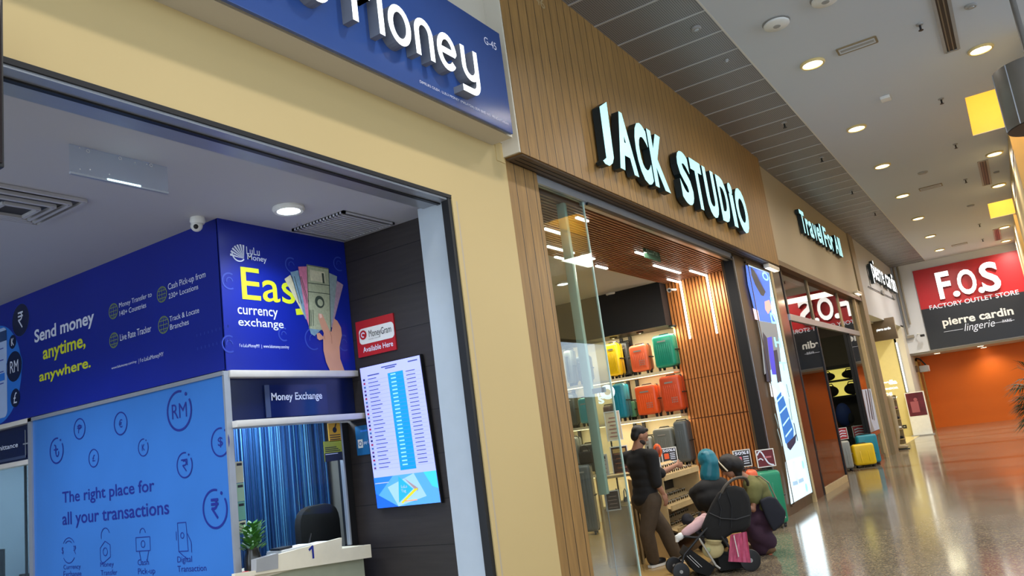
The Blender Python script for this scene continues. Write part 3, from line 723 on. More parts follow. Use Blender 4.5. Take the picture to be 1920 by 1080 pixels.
# banner facing the corridor
fx = ('X', -4.73)
t = thing('banner', 'square royal blue banner with yellow word and a hand holding banknotes', 'banner', (-4.73, 4.3, 2.41))
mb = MB(); mb.box((-4.75, 3.66, 2.41), (-4.73, 4.965, 3.55), ROYAL); build(mb, 'board', t)
mb = MB()
mb.textpx(fx, 'LuLu', (462, 471.3), (486.6, 471.3), (467.7, 477), (464.5, 462.5), INKW, .002, .005); mb.textpx(fx, 'Money', (464, 484), (500, 488.6), (496, 494.5), (469, 477), INKW, .002, .005)
q = onX(447, 473, -4.73); cu, cv = q.y, q.z
for k in range(7):
    a = math.radians(25+k*26); r0, r1 = .02, .085
    mb.poly(fx, [(cu+.045, cv-.045), (cu+.03+.11*math.cos(math.radians(175-k*15)), cv-.045+.11*math.sin(math.radians(175-k*15))), (cu+.03+.11*math.cos(math.radians(166-k*15)), cv-.045+.11*math.sin(math.radians(166-k*15)))], INKW, .002)
mb.arc(fx, cu, cv-.01, .06, .010, INKW, 170, 320, .002)
build(mb, 'logo', t)
mb = MB(); mb.textpx(fx, 'Eas', (452.6, 531), (553, 550), (469, 562.6), (460, 501), INKY, .002, .005)
build(mb, 'headline', t); mb = MB(); q = onX(562, 583, -4.73); mb.line(fx, [(q.y-.03, q.z-.01), (q.y+.05, q.z)], .05, INKY, .002); build(mb, 'letter_tail', t)
mb = MB(); mb.textpx(fx, 'currency', (445.7, 584.7), (521, 588), (516.5, 599.5), (463, 577), INKW, .002, .006); build(mb, 'subtitle', t); mb = MB(); mb.textpx(fx, 'exchange', (447, 605), (531.6, 609), (519.6, 619.5), (478.7, 597), INKW, .002, .006); build(mb, 'subtitle', t)
mb = MB(); mb.textpx(fx, 'f o LuLuMoneyMY  |  www.lulumoney.com/my', (449, 647.6), (541.7, 649), (470, 653), (470, 645), INKW, .002); build(mb, 'address_line', t)
mb = MB()
for (x, y), r in (((430, 527), .06), ((546, 497), .06), ((635, 495), .06), ((587, 636), .085), ((645, 643), .065), ((430, 645), .06), ((532, 627), .05)):
    q = onX(x, y, -4.73); mb = MB(); mb.arc(fx, q.y, q.z, r, .012, INKF, 60, 300, n=.0015, k=20); mb.arc(fx, q.y, q.z, r*.45, .008, INKF, 0, 200, n=.0015, k=10); build(mb, 'coin_outline', t)
def PX4(pts): return [(lambda q: (q.y, q.z))(onX(400+x/3.176, 380+y/3.176, -4.73)) for x, y in pts]
NOTE = [mat('cream note print', (206, 200, 168), .6, var=.15, vscale=40), mat('blue note print', (118, 150, 170), .6, var=.2, vscale=40), mat('rose note print', (206, 120, 150), .6, var=.15, vscale=40), mat('sage note print', (168, 172, 140), .6, var=.18, vscale=50), mat('slate note print', (140, 156, 156), .6, var=.15, vscale=40), mat('mauve note print', (170, 140, 158), .6, var=.2, vscale=40)]
INKD = mat('dark green ink', (58, 70, 58), .6, var=0); PRINTSKIN = mat('printed skin tone', (206, 150, 122), .6, var=.05); PRINTSKIN2 = mat('printed skin shade', (176, 116, 92), .6, var=0)
mb = MB()
for m, pts, n in ((0, [(422, 455), (457, 430), (560, 700), (548, 690)], .003), (1, [(457, 415), (503, 403), (562, 705), (545, 690)], .0035), (2, [(503, 382), (556, 380), (572, 750), (552, 690)], .004), (5, [(735, 465), (772, 490), (706, 745), (690, 730)], .003), (4, [(686, 418), (735, 440), (715, 660), (697, 755)], .0035), (3, [(553, 368), (682, 392), (698, 765), (567, 750)], .005), (1, [(570, 752), (640, 756), (600, 795), (578, 780)], .0045)):
    mb.poly(fx, PX4(pts), NOTE[m], n)
for a, b in (((560, 478), (690, 494)), ((562, 530), (692, 546)), ((556, 372), (684, 396)), ((556, 372), (570, 748)), ((684, 396), (697, 762))): mb.line(fx, PX4([a, b]), .006, INKD, .0055)
mb.poly(fx, PX4([(572, 400), (660, 415), (664, 478), (576, 465)]), NOTE[0], .0055)
mb.line(fx, PX4([(648, 425), (654, 478)]), .022, INKD, .006)
c = PX4([(630, 592)])[0]; mb.disc(fx, c[0], c[1], .052, INKD, .006); mb.disc(fx, c[0]+.005, c[1]-.006, .030, NOTE[3], .0065)
for x in (570, 578, 590): mb.line(fx, PX4([(x, 640), (x+3, 735)]), .006, INKD, .0055)
for x in (465, 480, 512, 520): mb.line(fx, PX4([(x, 440), (x+45, 600)]), .006, INKD, .0045)
build(mb, 'banknotes_picture', t)
mb = MB()
mb.poly(fx, PX4([(650, 800), (652, 880), (668, 950), (692, 1003), (778, 1003), (752, 930), (748, 860), (762, 790), (757, 745), (735, 705), (716, 690), (700, 770), (690, 765), (664, 705), (645, 664), (622, 660), (622, 690), (640, 745), (655, 780)]), PRINTSKIN, .007)
mb.poly(fx, PX4([(612, 780), (628, 775), (652, 800), (648, 815), (628, 820), (616, 810)]), PRINTSKIN, .0065)
mb.line(fx, PX4([(690, 765), (700, 800), (702, 840)]), .006, PRINTSKIN2, .0075); mb.line(fx, PX4([(655, 790), (660, 815)]), .006, PRINTSKIN2, .0075)
mb.poly(fx, PX4([(625, 662), (640, 664), (645, 684), (630, 690)]), mat('printed nail', (232, 190, 170), .5, var=0), .0075)
build(mb, 'hand_picture', t)

# ------------------------------------------------------------------ exchange booth: sky-blue board, header, window, counter
fy2 = ('Y', 3.63)
t = thing('booth_board', 'sky blue board with round currency badges and dark blue slogan', 'sign board', (-6.05, 3.65, 0))
mb = MB(); mb.box((-7.36, 3.63, 0), (-4.725, 3.66, 2.375), SKYB); build(mb, 'board', t)
mb = MB(); mb.box((-7.42, 3.615, 0), (-7.36, 3.67, 2.405), ALU); mb.box((-7.42, 3.615, 2.375), (-4.72, 3.67, 2.405), ALU); mb.box((-4.735, 3.62, 0), (-4.715, 3.67, 2.4), ALU); build(mb, 'frame', t)
mb = MB(); mb.textpx(fy2, 'The right place for', (116.7, 932), (289, 906), (168.5, 943.7), (207, 909), INKB, .002, .012); build(mb, 'slogan', t); mb = MB(); mb.textpx(fy2, 'all your transactions', (116.7, 972.6), (316.7, 952), (146, 989.5), (133, 959), INKB, .002, .012); build(mb, 'slogan', t)
def Wb(x, y): q = onY(x, y, 3.628); return q.x, q.z
mb = MB()
def badge(x, y, ytop, ybot, s, dot=True):
    mb = MB()
    u, v = Wb(x, y); r = (Wb(x, ytop)[1]-Wb(x, ybot)[1])/2; w = r*.12
    if dot: mb.arc(fy2, u, v, r, w, INKB, 75, 400-10, .002); mb.disc(fy2, u+r*math.cos(math.radians(52)), v+r*math.sin(math.radians(52)), w*.8, INKB, .002, 10)
    else: mb.arc(fy2, u, v, r, w, INKB, 0, 360, .002)
    h = r*.95
    if s == 'rupee': rupee(mb, fy2, u, v, h, w*1.2, INKB, .002)
    elif s == 'nepal':
        mb.line(fy2, [(u-h*.4, v+h*.45), (u+h*.4, v+h*.45)], w, INKB, .002); mb.line(fy2, arcp(u, v+h*.18, h*.22, h*.2, 130, -70, 10)+[(u-h*.25, v-.02*h), (u+h*.2, v-h*.5)], w, INKB, .002); mb.line(fy2, [(u+h*.35, v+h*.45), (u+h*.35, v-.0*h)], w, INKB, .002)
    elif s == 'taka':
        mb.line(fy2, [(u-h*.3, v+h*.5), (u-h*.12, v+h*.4), (u-h*.12, v-h*.2)]+arcp(u+h*.1, v-h*.2, h*.22, h*.28, 180, 380, 10), w, INKB, .002); mb.line(fy2, [(u-h*.4, v+h*.1), (u+h*.2, v+h*.1)], w, INKB, .002)
    elif s == 'peso':
        mb.text(fy2, 'P', u-h*.26, v-h*.45, u+h*.3, v+h*.45, INKB, .002); mb.line(fy2, [(u-h*.42, v+h*.28), (u+h*.42, v+h*.28)], w*.7, INKB, .002); mb.line(fy2, [(u-h*.42, v+h*.1), (u+h*.42, v+h*.1)], w*.7, INKB, .002)
    else:
        k = .66 if len(s) > 1 else .3
        mb.text(fy2, s, u-h*k, v-h*.40, u+h*k, v+h*.40, INKB, .002, 0 if len(s) > 1 else .01)
    build(mb, 'currency_badge', t)
badge(106, 845, 822, 869, 'taka'); badge(149, 804, 785, 823, 'peso', False); badge(226, 794, 773, 815, '€', False); badge(175.5, 859, 843, 876, '£', False); badge(268.5, 839, 823, 855, 'K'); badge(336, 770, 733.5, 807, 'RM')
badge(413, 829, 803, 856, '$'); badge(346, 872, 849, 896, 'nepal'); badge(403, 954, 918, 990, 'rupee')
mb = MB()
for a in (('Currency', (119, 1064), (151, 1061), (148, 1069), (122, 1059)), ('Exchange', (119, 1076), (152.6, 1074), (140, 1085), (122, 1071)), ('Money', (188, 1060), (213, 1057), (209.5, 1065), (189, 1054)), ('Transfer', (188.7, 1073.7), (219.5, 1071.7), (189, 1079), (190, 1069)),
          ('Cash', (258, 1055), (278.8, 1053.5), (259.6, 1060), (277, 1048)), ('Pick-up', (258.6, 1071), (290.8, 1071), (286.5, 1079), (273, 1065)), ('Digital', (332.4, 1050.5), (359.8, 1047.7), (342.4, 1058), (358.8, 1042)), ('Transaction', (332.8, 1067), (386.7, 1065), (334.7, 1072.5), (335.7, 1061))):
    mb = MB(); mb.textpx(fy2, *a, INKB, .002, 0); build(mb, 'caption', t)
mb = MB(); lw = .006
u, v = Wb(129, 1032); mb.arc(fy2, u, v, .10, lw, INKB, 35, 145, .002, 14); mb.arc(fy2, u, v, .10, lw, INKB, 215, 325, .002, 14); mb.arc(fy2, u, v, .075, lw, INKB, 50, 130, .002, 10); mb.text(fy2, '$', u-.11, v-.03, u-.08, v+.03, INKB, .002); rupee(mb, fy2, u+.09, v, .06, lw, INKB, .002); build(mb, 'icon', t)
mb = MB(); u, v = Wb(197, 1027); mb.line(fy2, [(u-.07, v-.09), (u-.07, v), (u+.0, v+.05), (u+.07, v+.02), (u+.07, v-.07), (u-.04, v-.12), (u-.07, v-.09)], lw, INKB, .002); mb.arc(fy2, u, v-.03, .03, lw, INKB, 0, 360, .002, 12); mb.arc(fy2, u+.01, v+.09, .06, lw, INKB, 20, 200, .002, 12); build(mb, 'icon', t)
mb = MB(); u, v = Wb(268, 1020); mb.line(fy2, [(u-.09, v+.05), (u+.09, v+.05), (u+.09, v-.05), (u-.09, v-.05), (u-.09, v+.05)], lw, INKB, .002); mb.arc(fy2, u, v, .025, lw, INKB, 0, 360, .002, 12); mb.arc(fy2, u, v+.08, .035, lw, INKB, 0, 180, .002, 8); mb.line(fy2, [(u-.05, v-.05), (u-.03, v-.14)], lw, INKB, .002); mb.line(fy2, [(u+.07, v-.05), (u+.04, v-.13)], lw, INKB, .002); build(mb, 'icon', t)
mb = MB(); u, v = Wb(342, 1012); mb.line(fy2, [(u-.05, v+.12), (u+.05, v+.12), (u+.06, v-.08), (u-.05, v-.08), (u-.05, v+.12)], lw, INKB, .002); mb.arc(fy2, u, v+.03, .02, lw, INKB, 0, 360, .002, 10); mb.line(fy2, [(u+.06, v+.04), (u+.10, v-.02), (u+.10, v-.09)], lw, INKB, .002); mb.line(fy2, [(u-.05, v-.08), (u+.05, v-.14)], lw, INKB, .002); mb.line(fy2, [(u-.07, v+.06), (u-.07, v)], lw, INKB, .002)
build(mb, 'icon', t)

t = thing('booth_header', 'dark navy header with pale rails reading as exchange counter', 'sign', (-4.75, 4.3, 2.0))
mb = MB(); mb.box((-4.86, 3.66, 2.04), (-4.78, 4.965, 2.37), NAVY); build(mb, 'panel', t)
for z0, z1, y1, nx in ((2.358, 2.408, 4.962, -4.70), (1.998, 2.045, 4.968, -4.66)):
    mb = MB(); mb.box((-4.86, 3.665, z0), (nx, y1, z1), mat('pale rail', (212, 206, 196), .4)); build(mb, 'rail', t, bevel=.004)
fh = ('X', -4.765)
mb = MB(); a = onX(495, 722, -4.765); b = onX(616, 776, -4.765); mb.box((-4.775, a.y, b.z), (-4.765, b.y, a.z), mat('navy plate', (12, 26, 78), .15)); mb.box((-4.768, a.y, b.z), (-4.762, a.y+.045, a.z), mat('grey blue strip', (60, 72, 104), .3)); build(mb, 'plate', t)
mb = MB(); mb.textpx(fh, 'Money Exchange', (509, 746), (604, 743), (535, 754.5), (520, 736.5), INKW, .003, .018); build(mb, 'lettering', t)
t = thing('booth_window', 'dark framed service window of the exchange counter with glass', 'window', (-4.86, 4.3, 1.0))
mb = MB(); mb.box((-4.86, 3.68, 1.0), (-4.853, 4.835, 1.99), GLASS_AR); build(mb, 'pane', t)
mb = MB(); mb.box((-4.88, 4.838, 1.0), (-4.84, 4.853, 1.99), ALU); build(mb, 'edge_strip', t)
mb = MB(); mb.box((-4.93, 4.86, 0), (-4.88, 4.965, 1.99), BLACK); build(mb, 'jamb', t)
# counter
fc = ('X', -4.58)
t = thing('service_counter', 'cream stepped counter of the exchange booth marked with a number one', 'counter', (-4.75, 4.3, 0))
P = lambda pts: [(lambda q: (q.y, q.z))(onX(x, y, -4.58)) for x, y in pts]
mb = MB(); pr = P([(440, 1084), (440, 1076), (520, 1064), (520, 1040), (641, 1008), (641, 1029), (695, 1020.5), (697, 1045)])
mb.slab(fc, pr, -.03, 0, IVORY); build(mb, 'front_board', t)
mb = MB(); mb.slab(fc, P([(480, 1049), (521, 1037), (521, 1066), (480, 1073)]), -.05, .004, GREYP); build(mb, 'tray_box', t)
mb = MB(); mb.box((-5.1, 3.69, .965), (-4.61, 4.82, .995), IVORY); build(mb, 'worktop', t)
mb = MB(); mb.box((-4.80, 3.68, 0), (-4.66, 4.78, .965), mat('sage laminate', (176, 178, 152), .5)); build(mb, 'base', t)
mb = MB(); a = onX(580, 1031, -4.577); b = onX(586, 1024.5, -4.577); c0 = onX(587, 1046, -4.577); mb.line(fc, [(a.y, a.z), (b.y, b.z), (b.y, c0.z)], .018, INKB, .003); build(mb, 'number', t)
def wbox(name, a, b, m, label, cat, group=None, bevel=.004):
    mb = MB(); mb.box(a, b, m); return tag(build(mb, name, bevel=bevel), label, cat, group)
c = onX(535, 1027, -4.8)
for i in range(1):
    t2 = thing('paper_stack', 'stack of white slips on the counter behind the number', 'papers', (-4.78, c.y, .996))
    mb = MB()
    for k in range(9): mb.box((-4.845+.004*(k % 3), c.y-.14-.003*(k % 2), .996+.012*k), (-4.68, c.y+.16, 1.006+.012*k), WHITEP)
    build(mb, 'slips', t2)
    mb = MB(); mb.box((-4.80, c.y-.14, 1.104), (-4.70, c.y-.02, 1.118), BLACK); build(mb, 'calculator', t2)
c = onX(585, 1016, -4.75); 
t2 = thing('paper_stack', 'fanned papers and pen on the raised counter edge', 'papers', (-4.75, c.y, .996))
mb = MB()
for k in range(8): mb.box((-4.845+.01*k, c.y-.08, .996+.013*k), (-4.64+.003*k, c.y+.10-.005*k, 1.007+.013*k), WHITEP)
build(mb, 'slips', t2)
mb = MB(); mb.tube([(-4.74, c.y-.04, 1.103), (-4.72, c.y-.03, 1.17)], .005, BLACK, 8); build(mb, 'pen', t2)
# booth interior
mb = MB(); mb.box((-5.78, 3.9, .02), (-5.74, 5.5, 2.41), CURT)
rnd = random.Random(3)
for k in range(170):
    y = 3.92+1.57*rnd.random(); mb.box((-5.735+rnd.random()*.03, y, .3), (-5.728+rnd.random()*.03, y+.004+rnd.random()*.005, 2.40), rnd.choice([CURT, CURT, CURT, mat('pale string', (84, 142, 186), .5, var=0), mat('deep blue string', (18, 52, 104), .5, var=0)]))
o = tag(build(mb, 'string_curtain'), 'blue string curtain hanging behind the exchange window', 'curtain'); o['kind'] = 'stuff'
t = thing('office_chair', 'black office chair behind the exchange window', 'chair', (-5.32, 5.02, 0))
mb = MB(); 
pts = [(math.cos(a), math.sin(a)) for a in [math.pi*k/14 for k in range(15)]]
prof = [(-.2, -.28), (.2, -.28), (.235, -.2), (.235, .14), (.225, .2), (.2, .25), (.15, .285), (.08, .30), (-.08, .30), (-.15, .285), (-.2, .25), (-.225, .2), (-.235, .14), (-.235, -.2)]
frc = lambda u, v, n: Vector((-5.42+n, 5.04+u, 1.03+v))
mb.slab(frc, prof, -.04, .04, BLACKF); build(mb, 'backrest', t, bevel=.015)
mb = MB(); mb.box((-5.38, 4.8, .46), (-5.02, 5.28, .54), BLACKF); build(mb, 'seat', t, bevel=.02)
mb = MB(); mb.cyl((-5.25, 5.04, .08), (-5.25, 5.04, .46), .03, BLACK); build(mb, 'gas_stem', t)
mb = MB()
for k in range(5): a = k*math.tau/5; mb.bar((-5.25, 5.04, .08), (-5.25+.27*math.cos(a), 5.04+.27*math.sin(a), .06), .04, .03, BLACK); mb.ball((-5.25+.27*math.cos(a), 5.04+.27*math.sin(a), .03), .03, BLACK, None, 8, 6)
build(mb, 'star_base', t)
mb = MB(); mb.box((-5.46, 5.0, .5), (-5.43, 5.08, .85), BLACK); build(mb, 'back_bar', t)
# stickers on the window
fw = ('X', -4.850)
def sticker(name, label, tl, br, base, paint):
    a = onX(*tl, -4.845); b = onX(*br, -4.845); t = thing(name, label, 'sticker', (-4.85, (a.y+b.y)/2, b.z))
    mb = MB(); mb.box((-4.852, a.y, b.z), (-4.847, b.y, a.z), base); build(mb, 'sheet', t)
    mb = MB(); paint(mb, ('X', -4.847), a.y, b.z, b.y, a.z); build(mb, 'print', t)
YST = mat('ochre sticker', (206, 156, 30), .5); OLV = mat('olive sticker', (150, 158, 44), .5); NVS = mat('navy sticker', (20, 28, 48), .5)
def pa(mb, f, u0, v0, u1, v1):
    mb.disc(f, (u0+u1)/2, v0+(v1-v0)*.62, (v1-v0)*.16, BLACK, .001, 14); mb.line(f, [((u0+u1)/2, v0+(v1-v0)*.7), ((u0+u1)/2+.02, v0+(v1-v0)*.95)], .012, BLACK, .001)
    for k in range(3): mb.rect(f, u0+.01, v0+.012+.018*k, u1-.012, v0+.019+.018*k, BLACK, .001)
sticker('window_sticker', 'ochre sticker with dark round symbol, upper one on the window', (615, 794), (641, 826), YST, pa)
def pb(mb, f, u0, v0, u1, v1):
    mb.rect(f, u0, v0, u1, v0+(v1-v0)*.42, NVS, .001)
    for k in range(3): mb.rect(f, u0+.008, v0+(v1-v0)*(.48+.09*k), u1-.02-.02*k, v0+(v1-v0)*(.52+.09*k), BLACK, .0015)
    mb.rect(f, u0+.008, v0+(v1-v0)*.34, u1-.05, v0+(v1-v0)*.37, INKW, .0015)
sticker('window_sticker', 'olive and navy sticker below the ochre one', (607, 828), (643, 862), OLV, pb)
# hanging strip of price cards at the left of the window
t = thing('card_strip', 'vertical strip of green and cream cards on the window beside the sky blue board', 'cards', (-4.83, 3.72, 1.2))
cols = [mat('cream card', (186, 182, 150), .5), mat('green card', (98, 150, 130), .5), mat('sage card', (140, 170, 140), .5)]
for k, (y0, y1) in enumerate(((866, 905), (907, 940), (942, 975), (978, 998))):
    a = onX(441+k*2, y0, -4.84); b = onX(450+k*2, y1, -4.84); mb = MB(); mb.box((-4.845, a.y, b.z), (-4.84, a.y+.065, a.z), cols[(k*2) % 3]); mb.rect(('X', -4.84), a.y+.01, a.z-.03, a.y+.055, a.z-.012, BLACK, .001); build(mb, 'card', t)
# potted plant on the counter
c = onX(470, 1075, -4.76)
t = thing('potted_plant', 'small bushy green plant in dark glass vase on the counter', 'plant', (-4.715, c.y-.01, .995))
mb = MB(); mb.lathe((-4.715, c.y-.01, .996), [(.05, 0), (.062, .03), (.058, .10), (.045, .15), (.05, .17)], mat('dark glass vase', (40, 38, 34), .15), 20); build(mb, 'vase', t, smooth=True)
mb = MB(); rnd = random.Random(5); LEAF = mat('bright leaf', (62, 122, 40), .5, var=.3, vscale=20)
for k in range(190):
    a = rnd.random()*math.tau; r = .01+.06*rnd.random(); h = 1.15+.17*rnd.random(); c0 = Vector((-4.715+r*math.cos(a), c.y-.01+r*math.sin(a), h))
    d = Vector((math.cos(a), math.sin(a), .6)).normalized(); s0 = d.cross(Vector((0, 0, 1))).normalized()
    mb.add([c0, c0+d*.03+s0*.016, c0+d*.06, c0+d*.03-s0*.016], [(0, 1, 2, 3)], LEAF)
build(mb, 'leaves', t)
mb = MB(); mb.box((-4.745+.08, c.y-.15, .996), (-4.70+.08, c.y-.12, 1.03), RED); tag(build(mb, 'stamp_pad', bevel=.004), 'tiny red stamp beside the plant vase', 'stamp')
lamp('booth_lamp', 'AREA', (-5.3, 4.5, 2.38), 42, (.75, .88, 1), .5)

# ------------------------------------------------------------------ dark wall: sign, screen, notice
fd = ('Y', 4.955)
t = thing('wall_sign', 'small red sign with white rounded panel above the rate screen', 'sign', (-4.46, 4.96, 2.51))
mb = MB(); mb.box((-4.675, 4.955, 2.51), (-4.248, 4.97, 2.818), RED); build(mb, 'board', t)
mb = MB(); a = onY(675.3, 647.5, 4.955); b = onY(737.3, 602, 4.955); mb.rrect(fd, a.x, a.z, b.x, b.z, .035, WHITEP, .002); build(mb, 'white_panel', t)
mb = MB(); mb.textpx(fd, 'MoneyGram', (691.5, 627), (733, 616), (710, 632), (693, 619), BLACK, .004, 0); mb.textpx(fd, 'Available Here', (681, 657), (737, 646), (683.4, 661), (685, 650.5), INKW, .003, .01); mb.textpx(fd, 'money transfer', (691, 636.5), (714, 631.5), (692, 638), (692, 634.5), GREYP, .004); build(mb, 'lettering', t)
mb = MB(); q = onY(682.7, 628, 4.955); mb.disc(fd, q.x-.008, q.z, .04, RED, .004); mb.arc(fd, q.x-.008, q.z, .018, .010, INKW, 20, 300, .005, 12); build(mb, 'emblem', t)
# tilted screen
tc = Vector((-4.295, 4.93, 1.84)); ang = math.radians(-2.2)
ur = Vector((math.cos(ang), 0, -math.sin(ang)*0+math.sin(0))); ur = Vector((1, 0, .006)).normalized(); vr = Vector((-.045, 0, 1)).normalized()
frs = lambda u, v, n: tc + ur*u + vr*v + Vector((0, -1, 0))*n
hw, hh = .327, .578
def scr(col, e=1.0): return mat('screen %d %d %d' % col, col, .3, emit=e, ecol=col)
t = thing('rate_screen', 'tall glowing screen with a blue currency rate table, mounted on dark wall', 'screen', (tc.x, tc.y, 1.25))
mb = MB(); mb.slab(frs, [(-hw-.008, -hh-.008), (hw+.008, -hh-.008), (hw+.008, hh+.008), (-hw-.008, hh+.008)], -.035, .0, BLACK); build(mb, 'case', t)
mb = MB(); mb.rect(frs, -hw, -hh, hw, hh, scr((164, 170, 255), .8), .001); build(mb, 'display', t)
mb = MB(); INKS = mat('screen text', (60, 72, 130), .4, emit=.35, ecol=(70, 88, 170))
mb.rect(frs, -.03, -.30, .135, hh-.09, scr((20, 130, 250), 1.0), .002)
for k in range(24):
    v = hh-.105-.0318*k
    mb.rect(frs, -hw+.075, v-.003, -hw+.17+.04*((k*7) % 5)/5, v+.003, INKS, .003); mb.rect(frs, -hw+.02, v-.008, -hw+.042, v+.008, [scr((40, 40, 90), .4), scr((150, 40, 60), .5), scr((60, 100, 150), .6), scr((90, 60, 110), .5)][(k*5) % 4], .003)
    mb.rect(frs, .0, v-.006, .055, v+.005, scr((130, 190, 255), 1.0), .003); mb.rect(frs, .165, v-.003, .26, v+.003, INKS, .003)
    mb.rect(frs, -hw+.01, v-.016, hw-.01, v-.0148, scr((110, 130, 220), .8), .0025)
for v, a, b in ((hh-.03, -.09, .08), (hh-.045, -.05, .06), (hh-.03, .2, .3), (hh-.075, -.25, -.12)): mb.rect(frs, a, v-.005, b, v+.004, INKS, .003)
build(mb, 'rate_table', t)
mb = MB(); mb.rect(frs, -hw, -hh, hw, -.335, scr((80, 150, 240), .85), .002)
mb.poly(frs, [(-hw, -.335), (-.12, -.335), (-hw, -.50)], scr((40, 110, 240), 1.0), .003); mb.poly(frs, [(-hw, -hh), (-.1, -hh), (-hw, -.46)], scr((30, 90, 230), 1.0), .003); mb.poly(frs, [(hw, -.335), (.2, -.335), (.27, -.45), (hw, -.47)], scr((60, 180, 240), 1.0), .003)
mb.poly(frs, [(-.19, -.42), (.1, -.335), (.2, -.52), (-.1, -hh)], scr((140, 178, 240), .9), .0025)
mb.poly(frs, [(-.06, -.345), (.075, -.455), (-.09, -.55)], scr((40, 150, 220), 1.0), .004)
mb.poly(frs, [(-.01, -.36), (.13, -.455), (.115, -.475), (.085, -.455)], scr((150, 130, 130), .8), .0035); mb.poly(frs, [(.13, -.455), (-.05, -.56), (-.07, -.55), (.085, -.455)], scr((200, 190, 40), .8), .0036)
mb.text(frs, 'LuLu', -.045, -.44, .015, -.415, INKW, .005); mb.text(frs, 'Tag', -.05, -.48, .0, -.45, INKW, .005); mb.rect(frs, -.03, -.545, .1, -.537, scr((240, 150, 80), .8), .004); mb.rect(frs, -hw+.01, -.385, -.17, -.378, INKW, .004)
build(mb, 'advert_panel', t)
a = onY(665, 800, 4.96); b = onY(703, 850, 4.96)
t = thing('wall_notice', 'small blue notice on the dark wall, half behind the rate screen', 'notice', ((a.x+b.x)/2, 4.96, b.z))
mb = MB(); mb.box((a.x, 4.962, b.z), (b.x, 4.97, a.z), mat('teal blue print', (24, 96, 150), .4)); build(mb, 'plate', t)
mb = MB(); f = ('Y', 4.962); mb.rect(f, a.x+.02, b.z+.06, a.x+.075, b.z+.13, WHITEP, .002); mb.text(f, 'pay later', a.x+.085, b.z+.08, b.x-.01, b.z+.115, INKW, .002); mb.rect(f, a.x+.06, b.z+.19, b.x-.02, b.z+.205, INKL, .002); mb.arc(f, a.x+.047, b.z+.095, .016, .006, SIGNBLUE, n=.003, k=12); build(mb, 'print', t)

# ------------------------------------------------------------------ remittance booth at far left
t = thing('booth_header', 'navy header with pale rails and small white lettering, left of the sky blue board', 'sign', (-8.2, 3.68, 2.0))
mb = MB(); mb.box((-9.1, 3.69, 2.05), (-7.40, 3.75, 2.37), NAVY); build(mb, 'panel', t)
for z0, z1 in ((2.37, 2.41), (2.01, 2.05)):
    mb = MB(); mb.box((-9.1, 3.62, z0), (-7.425, 3.75, z1), mat('pale rail')) if 0 else mb.box((-9.1, 3.62, z0), (-7.425, 3.75, z1), MATS['pale rail']); build(mb, 'rail', t)
f = ('Y', 3.685)
mb = MB(); mb.textpx(f, 'Remittance', (-16, 842), (33.5, 834), (-2, 845.5), (33, 829), INKW, .003, .01); build(mb, 'lettering', t)
mb = MB(); q = onY(47, 832, 3.68); mb.line(f, [(q.x, q.z-.12), (q.x, q.z+.12)], .012, ALU, .003); mb.line(f, [(q.x-.04, q.z), (q.x+.04, q.z)], .012, ALU, .003); mb.rect(f, -8.6, q.z-.125, q.x, q.z-.10, mat('grey blue strip'), .003) if 0 else mb.rect(f, -8.6, q.z-.125, q.x, q.z-.10, MATS['grey blue strip'], .003); build(mb, 'plate_edge', t)
t = thing('booth_window', 'pale glass service window with a dark post, left of the sky blue board', 'window', (-8.2, 3.72, .9))
mb = MB(); mb.box((-9.1, 3.70, .95), (-7.42, 3.706, 2.01), GLASS); build(mb, 'pane', t)
q = onY(46, 930, 3.72); mb = MB(); mb.cyl((q.x, 3.73, .95), (q.x, 3.73, 2.01), .012, BLACK, n=10); build(mb, 'post', t)
mb = MB(); mb.box((-9.1, 3.66, .90), (-7.42, 4.3, .95), IVORY); build(mb, 'sill', t)
q = onY(6, 1050, 3.78); wbox('counter_sign', (q.x-.12, 3.76, .952), (q.x+.04, 3.78, q.z+.10), BLACK, 'small black framed sign standing on the pale counter at far left', 'sign')
q = onY(45, 1066, 3.85)
t = thing('desk_stand', 'dark little stand and papers at the foot of the window post', 'stand', (q.x, 3.85, .952))
mb = MB(); mb.box((q.x-.10, 3.80, .952), (q.x+.05, 3.9, .98), BLACK); mb.box((q.x-.05, 3.83, .98), (q.x+.07, 3.87, 1.05), DKMETAL); build(mb, 'base', t)
mb = MB(); mb.box((q.x+.06, 3.80, .952), (q.x+.26, 4.0, .985), WHITEP); build(mb, 'papers', t)
t = thing('binder_shelf', 'white shelf with stacked binders seen through the far left window', 'shelf', (-7.62, 4.5, .95))
mb = MB(); mb.box((-7.72, 4.4, .1), (-7.44, 4.85, 2.0), mat('pale blue steel', (196, 220, 236), .4)); build(mb, 'cabinet', t)
for k in range(7): mb = MB(); mb.box((-7.74, 4.36, 1.02+.11*k), (-7.47, 4.42, 1.10+.11*k), WHITEP if k % 3 else mat('green binder', (40, 90, 90), .5)); build(mb, 'binder', t)
lamp('booth_lamp', 'AREA', (-8.2, 4.3, 2.38), 36, (.78, .90, 1), .5)

